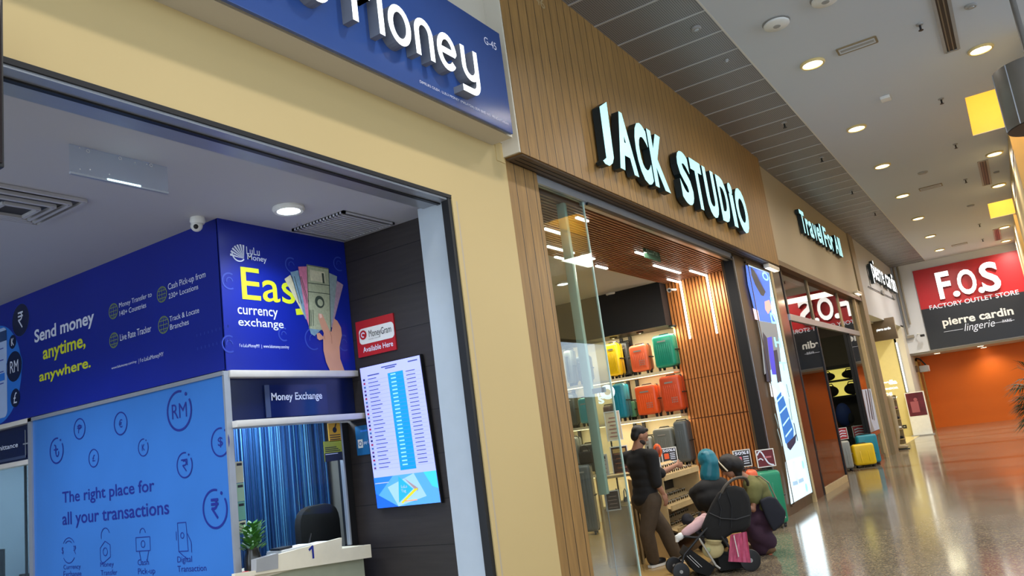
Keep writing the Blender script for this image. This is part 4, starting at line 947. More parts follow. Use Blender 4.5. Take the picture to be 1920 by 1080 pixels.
# ------------------------------------------------------------------ money shop ceiling
downlight(-4.26, 3.925, 3.55, 'round cool white downlight in the money shop ceiling', 'money shop downlights', LENS_C, WHITEP, .085, 105, (.74, .85, 1), nm='downlight')
for x, y in ((-4.26, 1.9), (-6.4, 2.0)): lamp('lamp', 'SPOT', (x, y, 3.5), 290, (.72, .80, 1), .1, spot=140, blend=.9)
t = thing('hanging_sign_panel', 'clear acrylic sign panel with bright lower edge hanging from the money shop ceiling', 'sign', (-4.06, 2.5, 3.33))
zb = onX(133, 322, -4.06).z; zb2 = onX(313, 360, -4.06).z
mb = MB(); mb.box((-4.066, 2.214, zb), (-4.058, 2.801, 3.545), ACRYL); build(mb, 'panel', t)
mb = MB(); mb.box((-4.07, 2.214, zb-.012), (-4.054, 2.801, zb), ALU); build(mb, 'edge', t)
mb = MB(); mb.box((-4.069, 2.42, zb-.006), (-4.052, 2.62, zb+.004), mat('cyan white strip', (220, 245, 250), .3, emit=2.5, ecol=(205, 245, 250))); build(mb, 'light_strip', t)
mb = MB(); f = ('X', -4.057)
for x, y in ((165, 283), (225, 297), (283, 310)): q = onX(x, y, -4.057); mb.arc(f, q.y, q.z, .009, .003, WHITEP, n=.001, k=14)
for x, y in ((149, 277), (150, 317), (169, 318), (205, 327), (253, 305), (275, 308)): q = onX(x, y, -4.057); mb.disc(f, q.y, q.z, .004, WHITEP, .001, 8)
build(mb, 'screw', t)
def grille(x0, x1, y0, y1, label, n, along, depth=.02):
    t = thing('ceiling_vent', label, 'air vent', ((x0+x1)/2, (y0+y1)/2, 3.53))
    mb = MB(); w = .025
    for a, b in (((x0, y0), (x1, y0+w)), ((x0, y1-w), (x1, y1)), ((x0, y0), (x0+w, y1)), ((x1-w, y0), (x1, y1))): mb.box((*a, 3.53), (*b, 3.55), LULU_CEIL)
    build(mb, 'frame', t)
    mb = MB(); mb.box((x0, y0, 3.545), (x1, y1, 3.549), mat('vent shadow grey', (88, 88, 92), .6))
    for k in range(n):
        f0 = (k+.5)/n
        if along == 'y': xx = x0+(x1-x0)*f0; mb.box((xx-.008, y0, 3.53), (xx+.008, y1, 3.545), LULU_CEIL)
        else: yy = y0+(y1-y0)*f0; mb.box((x0, yy-.008, 3.53), (x1, yy+.008, 3.545), LULU_CEIL)
    build(mb, 'louvres', t)
grille(-4.66, -4.08, 4.31, 4.90, 'fine louvred return vent in the ceiling corner beside the dark wall', 16, 'y')
# four-way diffuser
t = thing('ceiling_vent', 'square four-way air diffuser in the ceiling at far left', 'air vent', (-5.15, 2.44, 3.53))
for k in range(4):
    mb = MB(); a = .30-.065*k; z = 3.548-.012*k
    for s in (-1, 1):
        mb.box((-5.145-a, 2.44+s*a-.012, z-.02), (-5.145+a, 2.44+s*a+.012, z), LULU_CEIL); mb.box((-5.145+s*a-.012, 2.44-a, z-.02), (-5.145+s*a+.012, 2.44+a, z), LULU_CEIL)
    build(mb, 'louvre_ring', t)
mb = MB(); mb.box((-5.44, 2.14, 3.543), (-4.85, 2.74, 3.549), mat('vent shadow grey')) if 0 else mb.box((-5.44, 2.14, 3.543), (-4.85, 2.74, 3.549), MATS['vent shadow grey']); build(mb, 'back_plate', t)
t = thing('dome_camera', 'small white camera on the money shop ceiling at the booth corner', 'security camera', (-4.80, 3.54, 3.45))
mb = MB(); mb.lathe((-4.80, 3.54, 3.50), [(.05, .05), (.055, .02), (.045, 0)], WHITEP, 20); build(mb, 'base', t, smooth=True)
mb = MB(); mb.ball((-4.80, 3.53, 3.485), .043, WHITEP); build(mb, 'head', t, smooth=True)
mb = MB(); mb.ball((-4.775, 3.505, 3.47), .018, BLACK, None, 10, 8); build(mb, 'lens', t, smooth=True)
# ------------------------------------------------------------------ luggage shop: big letters on the wooden fascia
fr = ('X', -3.20)
t = thing('shop_sign', 'row of big glowing pale cyan capitals on the wooden fascia', 'sign', (-3.2, 9.6, 4.3))
mb = MB(); mb.slab(fr, [(lambda q: (q.y, q.z))(onX(x, y, -3.09)) for x, y in ((1124, 200), (1137, 191), (1151, 296), (1149, 306), (1143, 311), (1135, 307), (1131, 301), (1137, 296))], .02, .11, LETTER, LSIDE); build(mb, 'letter', t)
for ch, y0, y1, z0, z1 in (('A', 7.50, 7.985, 4.325, 5.03), ('C', 8.03, 8.42, 4.30, 5.05), ('K', 8.46, 8.93, 4.325, 5.04), ('S', 9.36, 9.80, 4.30, 5.03), ('T', 9.86, 10.28, 4.325, 5.02), ('U', 10.36, 10.82, 4.30, 5.02), ('D', 10.93, 11.36, 4.325, 5.02), ('i', 11.46, 11.66, 4.325, 5.02), ('O', 11.74, 12.32, 4.30, 5.03)):
    mb = MB(); mb.text(fr, ch, y0, z0, y1, z1, LETTER, .02, .045, .09, LSIDE); build(mb, 'letter', t)
t = thing('unit_plate', 'small pale unit number high on the wooden fascia near the blue sign', 'sign', (-3.2, 6.4, 5.7))
mb = MB(); mb.textpx(('X', -3.2), 'G-46', (985, 2), (1020, 2), (1010, 9), (1000, -14), mat('tan ink', (170, 150, 110), .5, var=0), .002); build(mb, 'number', t)

# ------------------------------------------------------------------ glass sidelight with its rail and pale strip
t = thing('glass_sidelight', 'tall clear glass pane beside the wooden pillar at the luggage shop entrance', 'glass panel', (-3.42, 6.68, 0))
mb = MB(); mb.box((-3.432, 6.18, .02), (-3.420, 7.155, 3.97), GLASS); build(mb, 'pane', t)
mb = MB(); mb.box((-3.434, 7.150, .02), (-3.418, 7.162, 3.97), GEDGE); build(mb, 'edge', t)
mb = MB(); mb.box((-3.46, 6.17, 3.97), (-3.39, 7.16, 4.05), ALU); build(mb, 'top_rail', t)
mb = MB(); mb.box((-3.46, 6.17, 0), (-3.39, 7.16, .02), ALU); build(mb, 'bottom_rail', t)
q = onZ(1062, 379, 3.98)+Vector((-.05, 0, 0)); B = onV(1150, 925, (q.x, q.y))
t = thing('pale_upright', 'pale green upright strip hanging behind the glass pane', 'post', (q.x, q.y, 0))  # pale upright strip hung from the ceiling and clamped to the pane
mb = MB(); mb.box((q.x-.06, q.y-.03, B.z), (q.x+.03, q.y+.03, 3.98), GEDGE); build(mb, 'post', t, bevel=.006)
mb = MB(); mb.box((q.x+.03, q.y-.02, 2.0), (-3.433, q.y+.02, 2.05), ALU); build(mb, 'clamp', t)
t = thing('ring_letters', 'white glowing ring and letter shapes on a bar behind the pale upright strip', 'sign', tuple(onV(1128, 745, (-4.3, 8.4))))
P0 = (-4.3, 8.4)
fv = lambda u, v, n: Vector((P0[0], P0[1], 0)) + R0*u + Vector((0, 0, v)) - F0*n
def uv(x, y, P=P0, dd=0):
    w = onV(x, y, P, dd); return ((w-Vector((P[0], P[1], 0))).dot(R0), w.z)
mb = MB(); u, v = uv(1139, 735); mb.arc(fv, u, v, .062, .05, LETTERW, n=.0, k=30); build(mb, 'ring', t)  # glowing ring, letter and stroke shapes over a thin bar and stand
mb = MB(); u, v = uv(1128, 750); mb.text(fv, 's', u-.04, v-.045, u+.03, v+.04, LETTERW, .002, .03); build(mb, 'letter', t)
mb = MB(); u, v = uv(1126, 741); mb.rect(fv, u-.035, v-.055, u-.018, v+.03, LETTERW, .001); build(mb, 'stroke', t)
mb = MB(); mb.box((P0[0]-.004, P0[1]-.09, v-.2) , (P0[0]+.004, P0[1]+.05, v-.19), ALU); a_ = v
build(mb, 'bar', t); 
mb = MB(); mb.cyl((P0[0]-.02, P0[1]+.03, .007), (P0[0]-.02, P0[1]+.03, a_+.0), .008, ALU); build(mb, 'stand', t)

# ------------------------------------------------------------------ lights of the shop
LED = mat('led strip', (255, 255, 250), .4, emit=6, ecol=(255, 250, 238))
def ledbar(a, b, label, w=.03, col=(1, .95, .86), power=0, grp='linear led bars in the slatted portal'):
    a = Vector(a); b = Vector(b); t = thing('led_bar', label, 'light', tuple((a+b)/2), 0, grp)
    mb = MB(); mb.bar(a, b, w, .02, LED); build(mb, 'diffuser', t)
    d = (b-a).normalized(); up = Vector((0, -.012, 0)) if abs(d.z) > .5 else Vector((0, 0, .014))
    mb = MB(); mb.bar(a-up*-1 if abs(d.z) < .5 else a-up, b-up*-1 if abs(d.z) < .5 else b-up, w+.012, .012, ALU); build(mb, 'channel', t)
    if power: lamp('lamp', 'AREA', tuple((a+b)/2+Vector((0, 0, -.03))), power, col, (b-a).length*.9, .05, parent=t)
def lp(x, y): return onZ(x, y, 3.97)
for k, ((x0, y0), (x1, y1)) in enumerate((((1021, 428), (1060, 441)), ((1026, 461), (1072, 475)), ((1041, 481), (1074, 491)), ((1081, 407), (1102, 414)), ((1091, 479), (1114, 485)), ((1118, 498), (1134, 504)), ((1192, 472), (1207, 479)), ((1226, 497), (1272, 512)), ((1294, 507), (1326, 516)), ((1252, 523), (1275, 528)))):
    a = lp(x0, y0); b = lp(x1, y1)
    ledbar((a.x, a.y, 3.965), (a.x, b.y, 3.965), ['short bright ceiling light bar seen through the glass pane, topmost', 'second ceiling light bar seen through the glass pane', 'third ceiling light bar seen through the glass pane', 'small light bar right of the pale upright strip', 'light bar crossing the right edge of the glass pane', 'light bar just right of the glass pane', 'short light bar behind the hanging exit plate', 'long light bar leading to the left wall light strip', 'light bar leading to the right wall light strip', 'short light bar at the top corner of the slatted wall'][k], .035)
for (xa, ya), (xb, yb), w in (((1275, 526), (1294, 635), 'left'), ((1325, 514), (1344, 625), 'right')):
    a = onY(xa, ya, 12.97); b = onY(xb, yb, 12.97); x = (a.x+b.x)/2
    t0 = ledbar((x, 12.965, 3.97), (x, 12.965, b.z), f'vertical light strip on the slatted wall, the {w} one', .045, grp='vertical light strips on the slatted wall')
lamp('shop_fill', 'AREA', (-4.1, 9.6, 3.93), 130, (1, .93, .82), 4.2, .8)  # unseen area lights, added to brighten the shop interior
lamp('shop_fill', 'AREA', (-4.1, 12.6, 3.7), 14, (1, .9, .74), .6, .3, aim=(0, .75, -1))
downlight(*tuple(onZ(1055, 530, 4.0)), 'round white downlight in the shop ceiling seen through the glass pane', 'shop downlights', LENS_C, WHITEP, .09, 70, (1, .96, .9))
downlight(*tuple(onZ(1148, 550, 4.0)), 'round white downlight in the shop ceiling above the black fascia', 'shop downlights', LENS_C, WHITEP, .09, 70, (1, .96, .9))
downlight(-7.6, 8.6, 4.0, 'round white downlight deep in the shop ceiling', 'shop downlights', LENS_C, WHITEP, .09, 70, (1, .96, .9))
for (x, y), w in (((1145, 631), 'left'), ((1195, 621), 'middle'), ((1256, 607), 'right')):
    q = onY(x, y, 12.85); downlight(q.x, 12.95, 3.24, f'tiny spot under the black fascia, the {w} one', 'spots under the black fascia', LENS_W, BLACK, .035, 16, (1, .88, .66))
# exit plate and small fittings
q0 = onX(1198, 450, -3.95); q1 = onX(1240, 492, -3.95)
t = thing('exit_plate', 'green-edged hanging exit plate under the slatted ceiling', 'exit sign', (-3.95, (q0.y+q1.y)/2, q1.z))
mb = MB(); mb.box((-3.975, q0.y, q1.z+.30), (-3.925, q1.y, q0.z), mat('grey green casing', (120, 128, 118), .4)); build(mb, 'casing', t, bevel=.01)
mb = MB(); mb.box((-3.955, q0.y+.1, q1.z), (-3.945, q1.y-.02, q1.z+.30), mat('green acrylic', (70, 104, 84), .2)); build(mb, 'panel', t)
mb = MB(); mb.text(('X', -3.945), 'KELUAR', q0.y+.18, q1.z+.07, q1.y-.10, q1.z+.22, mat('pale green ink', (170, 206, 176), .4, var=0), .002); build(mb, 'lettering', t)
mb = MB()
for y in (q0.y+.15, q1.y-.15): mb.cyl((-3.95, y, q0.z), (-3.95, y, 3.985), .006, ALU, n=8)
build(mb, 'hanger', t)
q = onY(1252, 540, 12.6)
t = thing('security_camera', 'small white camera at the top corner where black fascia meets slatted wall', 'security camera', (q.x, 12.62, q.z))
mb = MB(); mb.cyl((q.x-.02, 12.70, q.z-.02), (q.x+.05, 12.52, q.z-.06), .035, WHITEP); build(mb, 'body', t, smooth=True)
mb = MB(); mb.cyl((q.x-.01, 12.60, q.z-.03), (q.x-.01, 12.995, q.z+.01), .02, WHITEP); build(mb, 'bracket', t)
mb = MB(); mb.cyl((q.x+.05, 12.52, q.z-.06), (q.x+.055, 12.51, q.z-.062), .022, BLACK); build(mb, 'lens', t)

# ------------------------------------------------------------------ shelving on the back wall
YF = 12.72; SH = ((2.485, 'upper'), (1.735, 'middle'), (.88, 'lower'))
SHELF = mat('pale shelf board', (226, 214, 180), .4, var=.03); SHLED = mat('shelf led', (255, 240, 200), .4, emit=3.2, ecol=(255, 236, 186))
t = thing('luggage_shelving', 'black framed shelving with lit pale boards on the back wall', 'shelf', (-6.4, 13.0, .007))
for z, w in SH:
    mb = MB(); mb.box((-8.6, YF, z-.045), (-4.90, 13.345, z), SHELF); build(mb, 'shelf_board', t)
    mb = MB(); mb.box((-8.6, YF+.03, z-.056), (-4.92, YF+.055, z-.046), SHLED); build(mb, 'light_strip', t)
    lamp('lamp', 'AREA', (-6.6, 12.9, z-.07), 15, (1, .86, .62), 3.4, .1, aim=(0, .35, -1), parent=t)
for (x, y) in ((1171, 700), (1188, 700), (1068, 830), (1085, 830), (-99, 0)):
    if x < 0: continue
    q = onY(x, y, 13.2); mb = MB(); mb.box((q.x-.025, 13.26, .007), (q.x+.025, 13.31, 3.23), BLACK); build(mb, 'upright', t)
lamp('shelf_lamp', 'AREA', (-6.6, 12.76, 3.2), 26, (1, .90, .70), 3.6, .08, aim=(0, .3, -1))

# ------------------------------------------------------------------ suitcases
LOGO = mat('silver badge', (190, 190, 186), .3, .6, var=0)
def suitcase(w, d, h, m, name='suitcase', label='', group=None, ribs=7, emblem=True, style=0, stripes=None):
    t = thing(name, label, 'suitcase', (0, 0, 0), 0, group); wh = .055
    mb = MB(); mb.box((-w/2, -d/2, wh), (w/2, d/2, h), m); build(mb, 'shell', t, bevel=min(.055, d*.22), bseg=4, world=False)
    mb = MB(); n = ribs
    for k in range(n):
        if style == 1: zz = wh+.10+(h-wh-.2)*(k+.5)/n; mb.box((-w/2+.05, -d/2-.007, zz-.012), (w/2-.05, -d/2+.02, zz+.012), m); continue
        xx = -w/2+.06+(w-.12)*(k+.5)/n; mb.box((xx-.010, -d/2-.006, wh+.07), (xx+.010, -d/2+.02, h-.16 if style == 0 else h-.08), m); mb.box((xx-.010, d/2-.02, wh+.07), (xx+.010, d/2+.006, h-.08), m)
    build(mb, 'ribs', t, bevel=.004, world=False)
    mb = MB(); mb.box((-w/2-.003, -.009, wh+.0), (w/2+.003, .009, h+.003), mat('dark zip tape', (34, 34, 34), .5)); build(mb, 'zip', t, bevel=.012, world=False)
    for sx in (-1, 1):
        for sy in (-1, 1):
            mb = MB(); c = Vector((sx*(w/2-.06), sy*(d/2-.05), .024)); mb.cyl(c+Vector((-.014, 0, 0)), c+Vector((.014, 0, 0)), .024, BLACK, n=12); mb.box(c+Vector((-.02, -.018, .015)), c+Vector((.02, .018, .04)), BLACK); build(mb, 'wheel', t, world=False)
    mb = MB(); mb.tube([(-.09, 0, h), (-.08, 0, h+.018), (.08, 0, h+.018), (.09, 0, h)], .010, BLACK, 8); build(mb, 'top_handle', t, world=False)
    mb = MB(); mb.tube([(w/2, -.09, h*.55-.0), (w/2+.02, -.08, h*.55), (w/2+.02, .08, h*.55), (w/2, .09, h*.55)], .010, BLACK, 8); build(mb, 'side_handle', t, world=False)
    if emblem:
        mb = MB(); mb.box((-w*.22, -d/2-.010, h-.125), (w*.18, -d/2-.004, h-.10), LOGO); build(mb, 'badge', t, world=False)
    if stripes:
        mb = MB()
        for i in range(3):
            for j in range(4): mb.box((w*.02+.03*j, -d/2-.010, h*.3+.035*i), (w*.02+.03*j+.012, -d/2-.004, h*.3+.035*i+.02), LOGO)
        build(mb, 'tag_print', t, world=False)
    return t
SM = {k: mat('suitcase '+k, c, .38, var=.05, coat=.15) for k, c in dict(yellow=(236, 196, 14), orange=(234, 92, 34), coral=(232, 104, 62), red=(206, 76, 36), green=(20, 146, 118), teal=(22, 130, 152), aqua=(76, 168, 178), grey=(112, 116, 110), charcoal=(62, 66, 66), slate=(84, 92, 96), mint=(92, 158, 122), plum=(96, 74, 72), gold=(196, 176, 60), silver=(150, 152, 146), bottle=(24, 132, 96)).items()}
def shelf_case(xl, xr, yt, yb, z, m, label, d=.26, rz=0, Y=12.92, grp=None, **k):
    a = onY(xl, yb, Y-d/2); b = onY(xr, yb, Y-d/2); tp = onY((xl+xr)/2, yt, Y-d/2)
    w = max(.14, (b.x-a.x)*.95); h = min(max(.3, tp.z-z), {z1: .70, z2: .66, z3: .77}[z])
    t = suitcase(w, d, h, m, label=label, group=grp, **k); t.location = ((a.x+b.x)/2, Y, z+.001); t.rotation_euler.z = rz
    return t
G = 'suitcases on the back wall shelves'; BCH = 0
z1, z2, z3 = SH[0][0], SH[1][0], SH[2][0]
shelf_case(1140, 1166, 642, 706, z1, SM['yellow'], 'yellow suitcase on the top shelf at the edge of the glass pane', grp=G)
shelf_case(1183, 1220, 645, 697, z1, SM['coral'], 'small coral orange suitcase alone on the top shelf', grp=G, stripes=1)
shelf_case(1228, 1270, 626, 690, z1, SM['green'], 'green suitcase on the top shelf against the slatted wall', d=.30, grp=G)
shelf_case(1169, 1183, 640, 700, z1, SM['charcoal'], 'dark suitcase on the top shelf between the yellow and the coral one', Y=13.17, d=.16, grp=G)
shelf_case(1062, 1077, 655, 718, z1, SM['grey'], 'grey suitcase on the top shelf at the left, seen through the glass pane', grp=G)
shelf_case(1083, 1106, 666, 715, z1, SM['slate'], 'slate suitcase with printed marks on the top shelf beside the pale upright strip', grp=G, stripes=1)
shelf_case(1087, 1111, 745, 797, z2, SM['aqua'], 'aqua suitcase on the middle shelf seen through the glass pane', grp=G, style=2)
shelf_case(1064, 1083, 738, 799, z2, SM['charcoal'], 'dark grey suitcase on the middle shelf left of the aqua one', Y=13.12, d=.2, grp=G)
shelf_case(1154, 1177, 716, 786, z2, SM['teal'], 'tall teal suitcase turned sideways on the middle shelf', d=.30, Y=12.9, grp=G, emblem=False, ribs=2)
shelf_case(1180, 1193, 752, 787, z2, SM['mint'], 'small mint case on the middle shelf beside the teal suitcase', d=.16, Y=13.2, grp=G, emblem=False)
shelf_case(1195, 1238, 721, 783, z2, SM['orange'], 'bright orange suitcase in the middle of the middle shelf', d=.28, grp=G, stripes=1)
shelf_case(1243, 1285, 703, 776, z2, SM['red'], 'large burnt orange suitcase on the middle shelf against the slatted wall', d=.28, Y=12.88, grp=G, stripes=1)
shelf_case(1133, 1150, 760, 795, z2, SM['plum'], 'plum coloured bag shaped case on the middle shelf behind the white ring letters', d=.2, Y=13.1, grp=G, emblem=False)
shelf_case(1230, 1270, 802, 868, z3, SM['grey'], 'grey suitcase with silver badge on the lower shelf', d=.30, grp=G)
shelf_case(1271, 1298, 788, 866, z3, SM['slate'], 'taller grey suitcase on the lower shelf against the slatted wall', d=.28, Y=12.86, grp=G, emblem=False, ribs=3)
shelf_case(1212, 1227, 818, 868, z3, SM['silver'], 'small silver suitcase on the lower shelf behind the man', d=.22, grp=G)
shelf_case(1090, 1122, 832, 884, z3, SM['charcoal'], 'dark suitcase on the lower shelf left of the pale upright strip', d=.26, grp=G)
shelf_case(1064, 1088, 820, 880, z3, SM['grey'], 'rounded grey suitcase at the left end of the lower shelf, behind the glass', d=.26, grp=G)
def floor_case(xl, xr, yt, xb, yb, m, d, label, rz=0, grp=None, zf=.007, dd=None, **k):
    c = onZ(xb, yb, zf); L = onV(xl, yb, c); R_ = onV(xr, yb, c); T = onV((xl+xr)/2, yt, c)
    w = (R_-L).length; h = T.z-zf
    t = suitcase(w, d, h, m, label=label, group=grp, **k)
    mid = onV((xl+xr)/2, yb, c); off = F0*d/2
    global BCH; BCH = h+.012
    t.location = (mid.x+off.x, mid.y+off.y, zf+.001); t.rotation_euler.z = math.radians(31.7)+rz
    return t
# display beside the glass
BC = floor_case(1090, 1128, 870, 1112, 1004, SM['slate'], .34, 'big blue grey suitcase standing on the floor behind the glass pane', ribs=4, rz=-.2)
BCS = BCH
floor_case(1422, 1484, 882, 1452, 992, SM['bottle'], .30, 'big bottle green suitcase on the floor before the brown pillar', ribs=2, style=0, emblem=False, rz=.0)

# ------------------------------------------------------------------ small shop displays
def plaque(P, xl, xr, yt, yb, name, label, cat, frame, face, paint=None, th=.015, tilt=0, grp=None, foot=None):
    f = lambda u, v, n: Vector((P[0], P[1], 0)) + R0*u + Vector((0, 0, v)) - F0*n
    u0, v0 = uv(xl, yb, P); u1, v1 = uv(xr, yt, P); u1 = max(u1, u0+.05)
    bpt = f((u0+u1)/2, v0, 0)
    t = thing(name, label, cat, tuple(bpt), 0, grp)
    mb = MB(); mb.slab(f, [(u0, v0), (u1, v0), (u1, v1), (u0, v1)], -th, 0, face); build(mb, 'panel', t)
    mb = MB(); w = .012
    for a in ((u0-w, v0-w, u1+w, v0), (u0-w, v1, u1+w, v1+w), (u0-w, v0, u0, v1), (u1, v0, u1+w, v1)): mb.slab(f, [(a[0], a[1]), (a[2], a[1]), (a[2], a[3]), (a[0], a[3])], -th-.004, .006, frame)
    build(mb, 'frame', t)
    if paint: mb = MB(); paint(mb, f, u0, v0, u1, v1); build(mb, 'print', t)
    if foot is not None:
        mb = MB(); mb.slab(f, [((u0+u1)/2-.012, foot), ((u0+u1)/2+.012, foot), ((u0+u1)/2+.012, v0-w), ((u0+u1)/2-.012, v0-w)], -th, -.002, DKMETAL)
        mb.slab(f, [((u0+u1)/2-.09, foot), ((u0+u1)/2+.09, foot), ((u0+u1)/2+.09, foot+.012), ((u0+u1)/2-.09, foot+.012)], -.09, .07, DKMETAL); build(mb, 'stand', t)
    return t
DKS = mat('dark sale card', (48, 44, 48), .4); MAROON = mat('maroon card', (104, 34, 42), .4)
def sale(col):
    def p(mb, f, u0, v0, u1, v1):
        w, h = u1-u0, v1-v0
        mb.text(f, '50%', u0+w*.06, v0+h*.74, u0+w*.80, v0+h*.95, INKW, .002, .03); mb.rect(f, u0+w*.84, v0+h*.74, u0+w*.94, v0+h*.95, INKW, .002)
        mb.rrect(f, u0+w*.12, v0+h*.18, u0+w*.46, v0+h*.62, w*.05, col, .002)
        for k in range(4): mb.rect(f, u0+w*.55, v0+h*(.14+.14*k), u0+w*.9, v0+h*(.20+.14*k), INKW, .002)
    return p
plaque((-4.78, 10.75), 1244, 1266, 839, 866, 'sale_card', 'white edged sale card with orange case picture beside the man', 'sign', WHITEP, DKS, sale(SM['orange']), foot=.0075)
plaque((-3.62, 12.0), 1380, 1404, 843, 876, 'sale_card', 'sale card with pink case picture in front of the slatted wall', 'sign', WHITEP, DKS, sale(mat('pink print', (226, 110, 130), .5)), foot=.0075)
def swoosh(mb, f, u0, v0, u1, v1):
    w, h = u1-u0, v1-v0
    mb.line(f, sm([(u0+.02*w, v0+h*.75), (u0+.2*w, v0+h*.95), (u0+.35*w, v0+.8*h), (u0+.6*w, v0+.2*h), (u0+.9*w, v0+.03*h)]), .02, INKW, .002); mb.line(f, sm([(u0+.05*w, v0+.45*h), (u0+.2*w, v0+.5*h), (u0+.32*w, v0+.4*h)]), .015, INKW, .002)
    mb.rect(f, u0+.45*w, v0+.5*h, u0+.85*w, v0+.6*h, mat('rose ink', (190, 110, 120), .5, var=0), .002)
c = onZ(1452, 992, .007)
plaque((c.x+.2*F0.x, c.y+.2*F0.y), 1423, 1448, 842, 876, 'brand_card', 'maroon card with a white curved line standing on the green suitcase', 'sign', WHITEP, MAROON, swoosh)
floor_case(1423, 1444, 878, 1433, 1006, SM['coral'], .24, 'coral pink suitcase beside the green one, mostly hidden by the crouching women', grp=None)
P1 = (-5.0, 9.6)
def lines(n, col, hd=None):
    def p(mb, f, u0, v0, u1, v1):
        w, h = u1-u0, v1-v0
        for k in range(n): mb.rect(f, u0+w*(.15+.1*(k % 2)), v0+h*(.1+.8*k/n), u1-w*.15, v0+h*(.1+.8*k/n)+h*.04, col, .002)
        if hd: mb.rect(f, u0+w*.1, v1-h*.2, u1-w*.1, v1-h*.06, hd, .002)
    return p
plaque(P1, 1141, 1159, 771, 826, 'price_poster', 'tall cream price poster behind the glass, under the white ring letters', 'poster', WHITEP, mat('cream paper', (220, 202, 170), .6), lines(6, mat('dusty rose ink', (170, 110, 96), .5, var=0)), foot=None)
plaque(P1, 1153, 1174, 836, 894, 'picture_frame', 'white framed dark poster between pale upright strip and man', 'poster', WHITEP, mat('brown print', (70, 40, 34), .5, var=.4, vscale=25), lines(5, mat('rust ink', (150, 90, 60), .5, var=0), mat('straw ink', (190, 150, 80), .5, var=0)), foot=None)
t = thing('display_stand', 'slim black stand carrying two posters between pale upright strip and man', 'stand', (P1[0], P1[1], .007))
f1 = lambda u, v, n: Vector((P1[0], P1[1], 0)) + R0*u + Vector((0, 0, v)) - F0*n
u0, v0 = uv(1165, 894, P1); ut, vt = uv(1152, 771, P1)
mb = MB(); mb.slab(f1, [(u0-.07, .007), (u0-.05, .007), (u0-.05, vt), (u0-.07, vt)], -.06, -.035, BLACK); build(mb, 'pole', t)
mb = MB(); mb.slab(f1, [(u0-.25, .007), (u0+.2, .007), (u0+.2, .03), (u0-.25, .03)], -.2, .12, BLACK); build(mb, 'base', t)
# low rack with small frames behind the glass
P2 = (-4.75, 8.75)
plaque(P2, 1139, 1158, 920, 957, 'picture_frame', 'small white framed dark picture near the floor behind the glass', 'picture', WHITEP, mat('mottled print', (60, 44, 40), .5, var=.5, vscale=40), lines(4, mat('pale ink', (150, 130, 120), .5, var=0)))
plaque(P2, 1123, 1136, 853, 892, 'picture_frame', 'narrow white card with small pictures left of the pale upright strip', 'picture', WHITEP, mat('white card', (214, 206, 196), .5), lines(4, MAROON, BLACK))
f2 = lambda u, v, n: Vector((P2[0], P2[1], 0)) + R0*u + Vector((0, 0, v)) - F0*n
t = thing('display_table', 'low pale wooden display rack behind the glass pane', 'rack', (P2[0], P2[1], .007))
for yb in (896, 944):
    mb = MB(); u0, v0 = uv(1120 if yb < 900 else 1158, yb, P2); u1, _ = uv(1184, yb, P2); mb.slab(f2, [(u0, v0-.03), (u1, v0-.03), (u1, v0), (u0, v0)], -.35, -.02, PALEWOOD); build(mb, 'shelf', t)
for xx in (1122, 1184):
    mb = MB(); u0, v0 = uv(xx, 896, P2); mb.slab(f2, [(u0-.012, .007), (u0+.012, .007), (u0+.012, v0-.03), (u0-.012, v0-.03)], -.35, -.03, PALEWOOD); build(mb, 'side_panel', t)
mb = MB(); ua, _ = uv(1122, 896, P2); ub, vb = uv(1184, 944, P2); mb.slab(f2, [(ua, .007), (ub, .007), (ub, vb-.03), (ua, vb-.03)], -.34, -.05, SHOPFLOOR); build(mb, 'plinth', t)
rnd = random.Random(11)
def handbag(P, x, y, w, h, m, label, at=None):
    grp = None; q = at or onV(x, y, P, .15); t = thing('handbag', label, 'bag', tuple(q), math.radians(31.7), grp)
    mb = MB(); mb.box((-w/2, -.06, 0), (w/2, .06, h), m); build(mb, 'body', t, bevel=.03, bseg=3, world=False)
    mb = MB(); mb.tube([(-w*.3, 0, h-.01), (-w*.22, 0, h+.07), (0, 0, h+.10), (w*.22, 0, h+.07), (w*.3, 0, h-.01)], .008, m, 8); build(mb, 'handle', t, world=False, smooth=True)
for x, m, w in ((1159, 'plum', 'second from the man'), (1175, 'charcoal', 'nearest the man')):
    handbag(P2, x, 944, .06, .08, SM[m], f'small {"plum" if m == "plum" else "black"} bag on the bottom shelf of the low rack, {w}')
handbag(P2, 1112, 866, .22, .2, BLACKF, 'black handbag on the big blue grey suitcase behind the glass', Vector((BC.location.x+.08, BC.location.y+.06, BCS)))
q = onV(1103, 872, (-4.9, 8.4))
q = onZ(1112, 966, .007) + Vector((-.12, .12, 0)); zt = .0
t = thing('spray_bottle', 'white spray bottle standing on the blue grey suitcase behind the glass', 'bottle', (BC.location.x-.06, BC.location.y-.10, BCS))
b0 = Vector(t.location); mb = MB(); mb.lathe(b0, [(.035, 0), (.035, .09), (.014, .13), (.014, .16)], WHITEP, 16); build(mb, 'body', t, smooth=True)
mb = MB(); mb.box(b0+Vector((-.012, -.035, .16)), b0+Vector((.012, .02, .185)), WHITEP); build(mb, 'trigger', t)

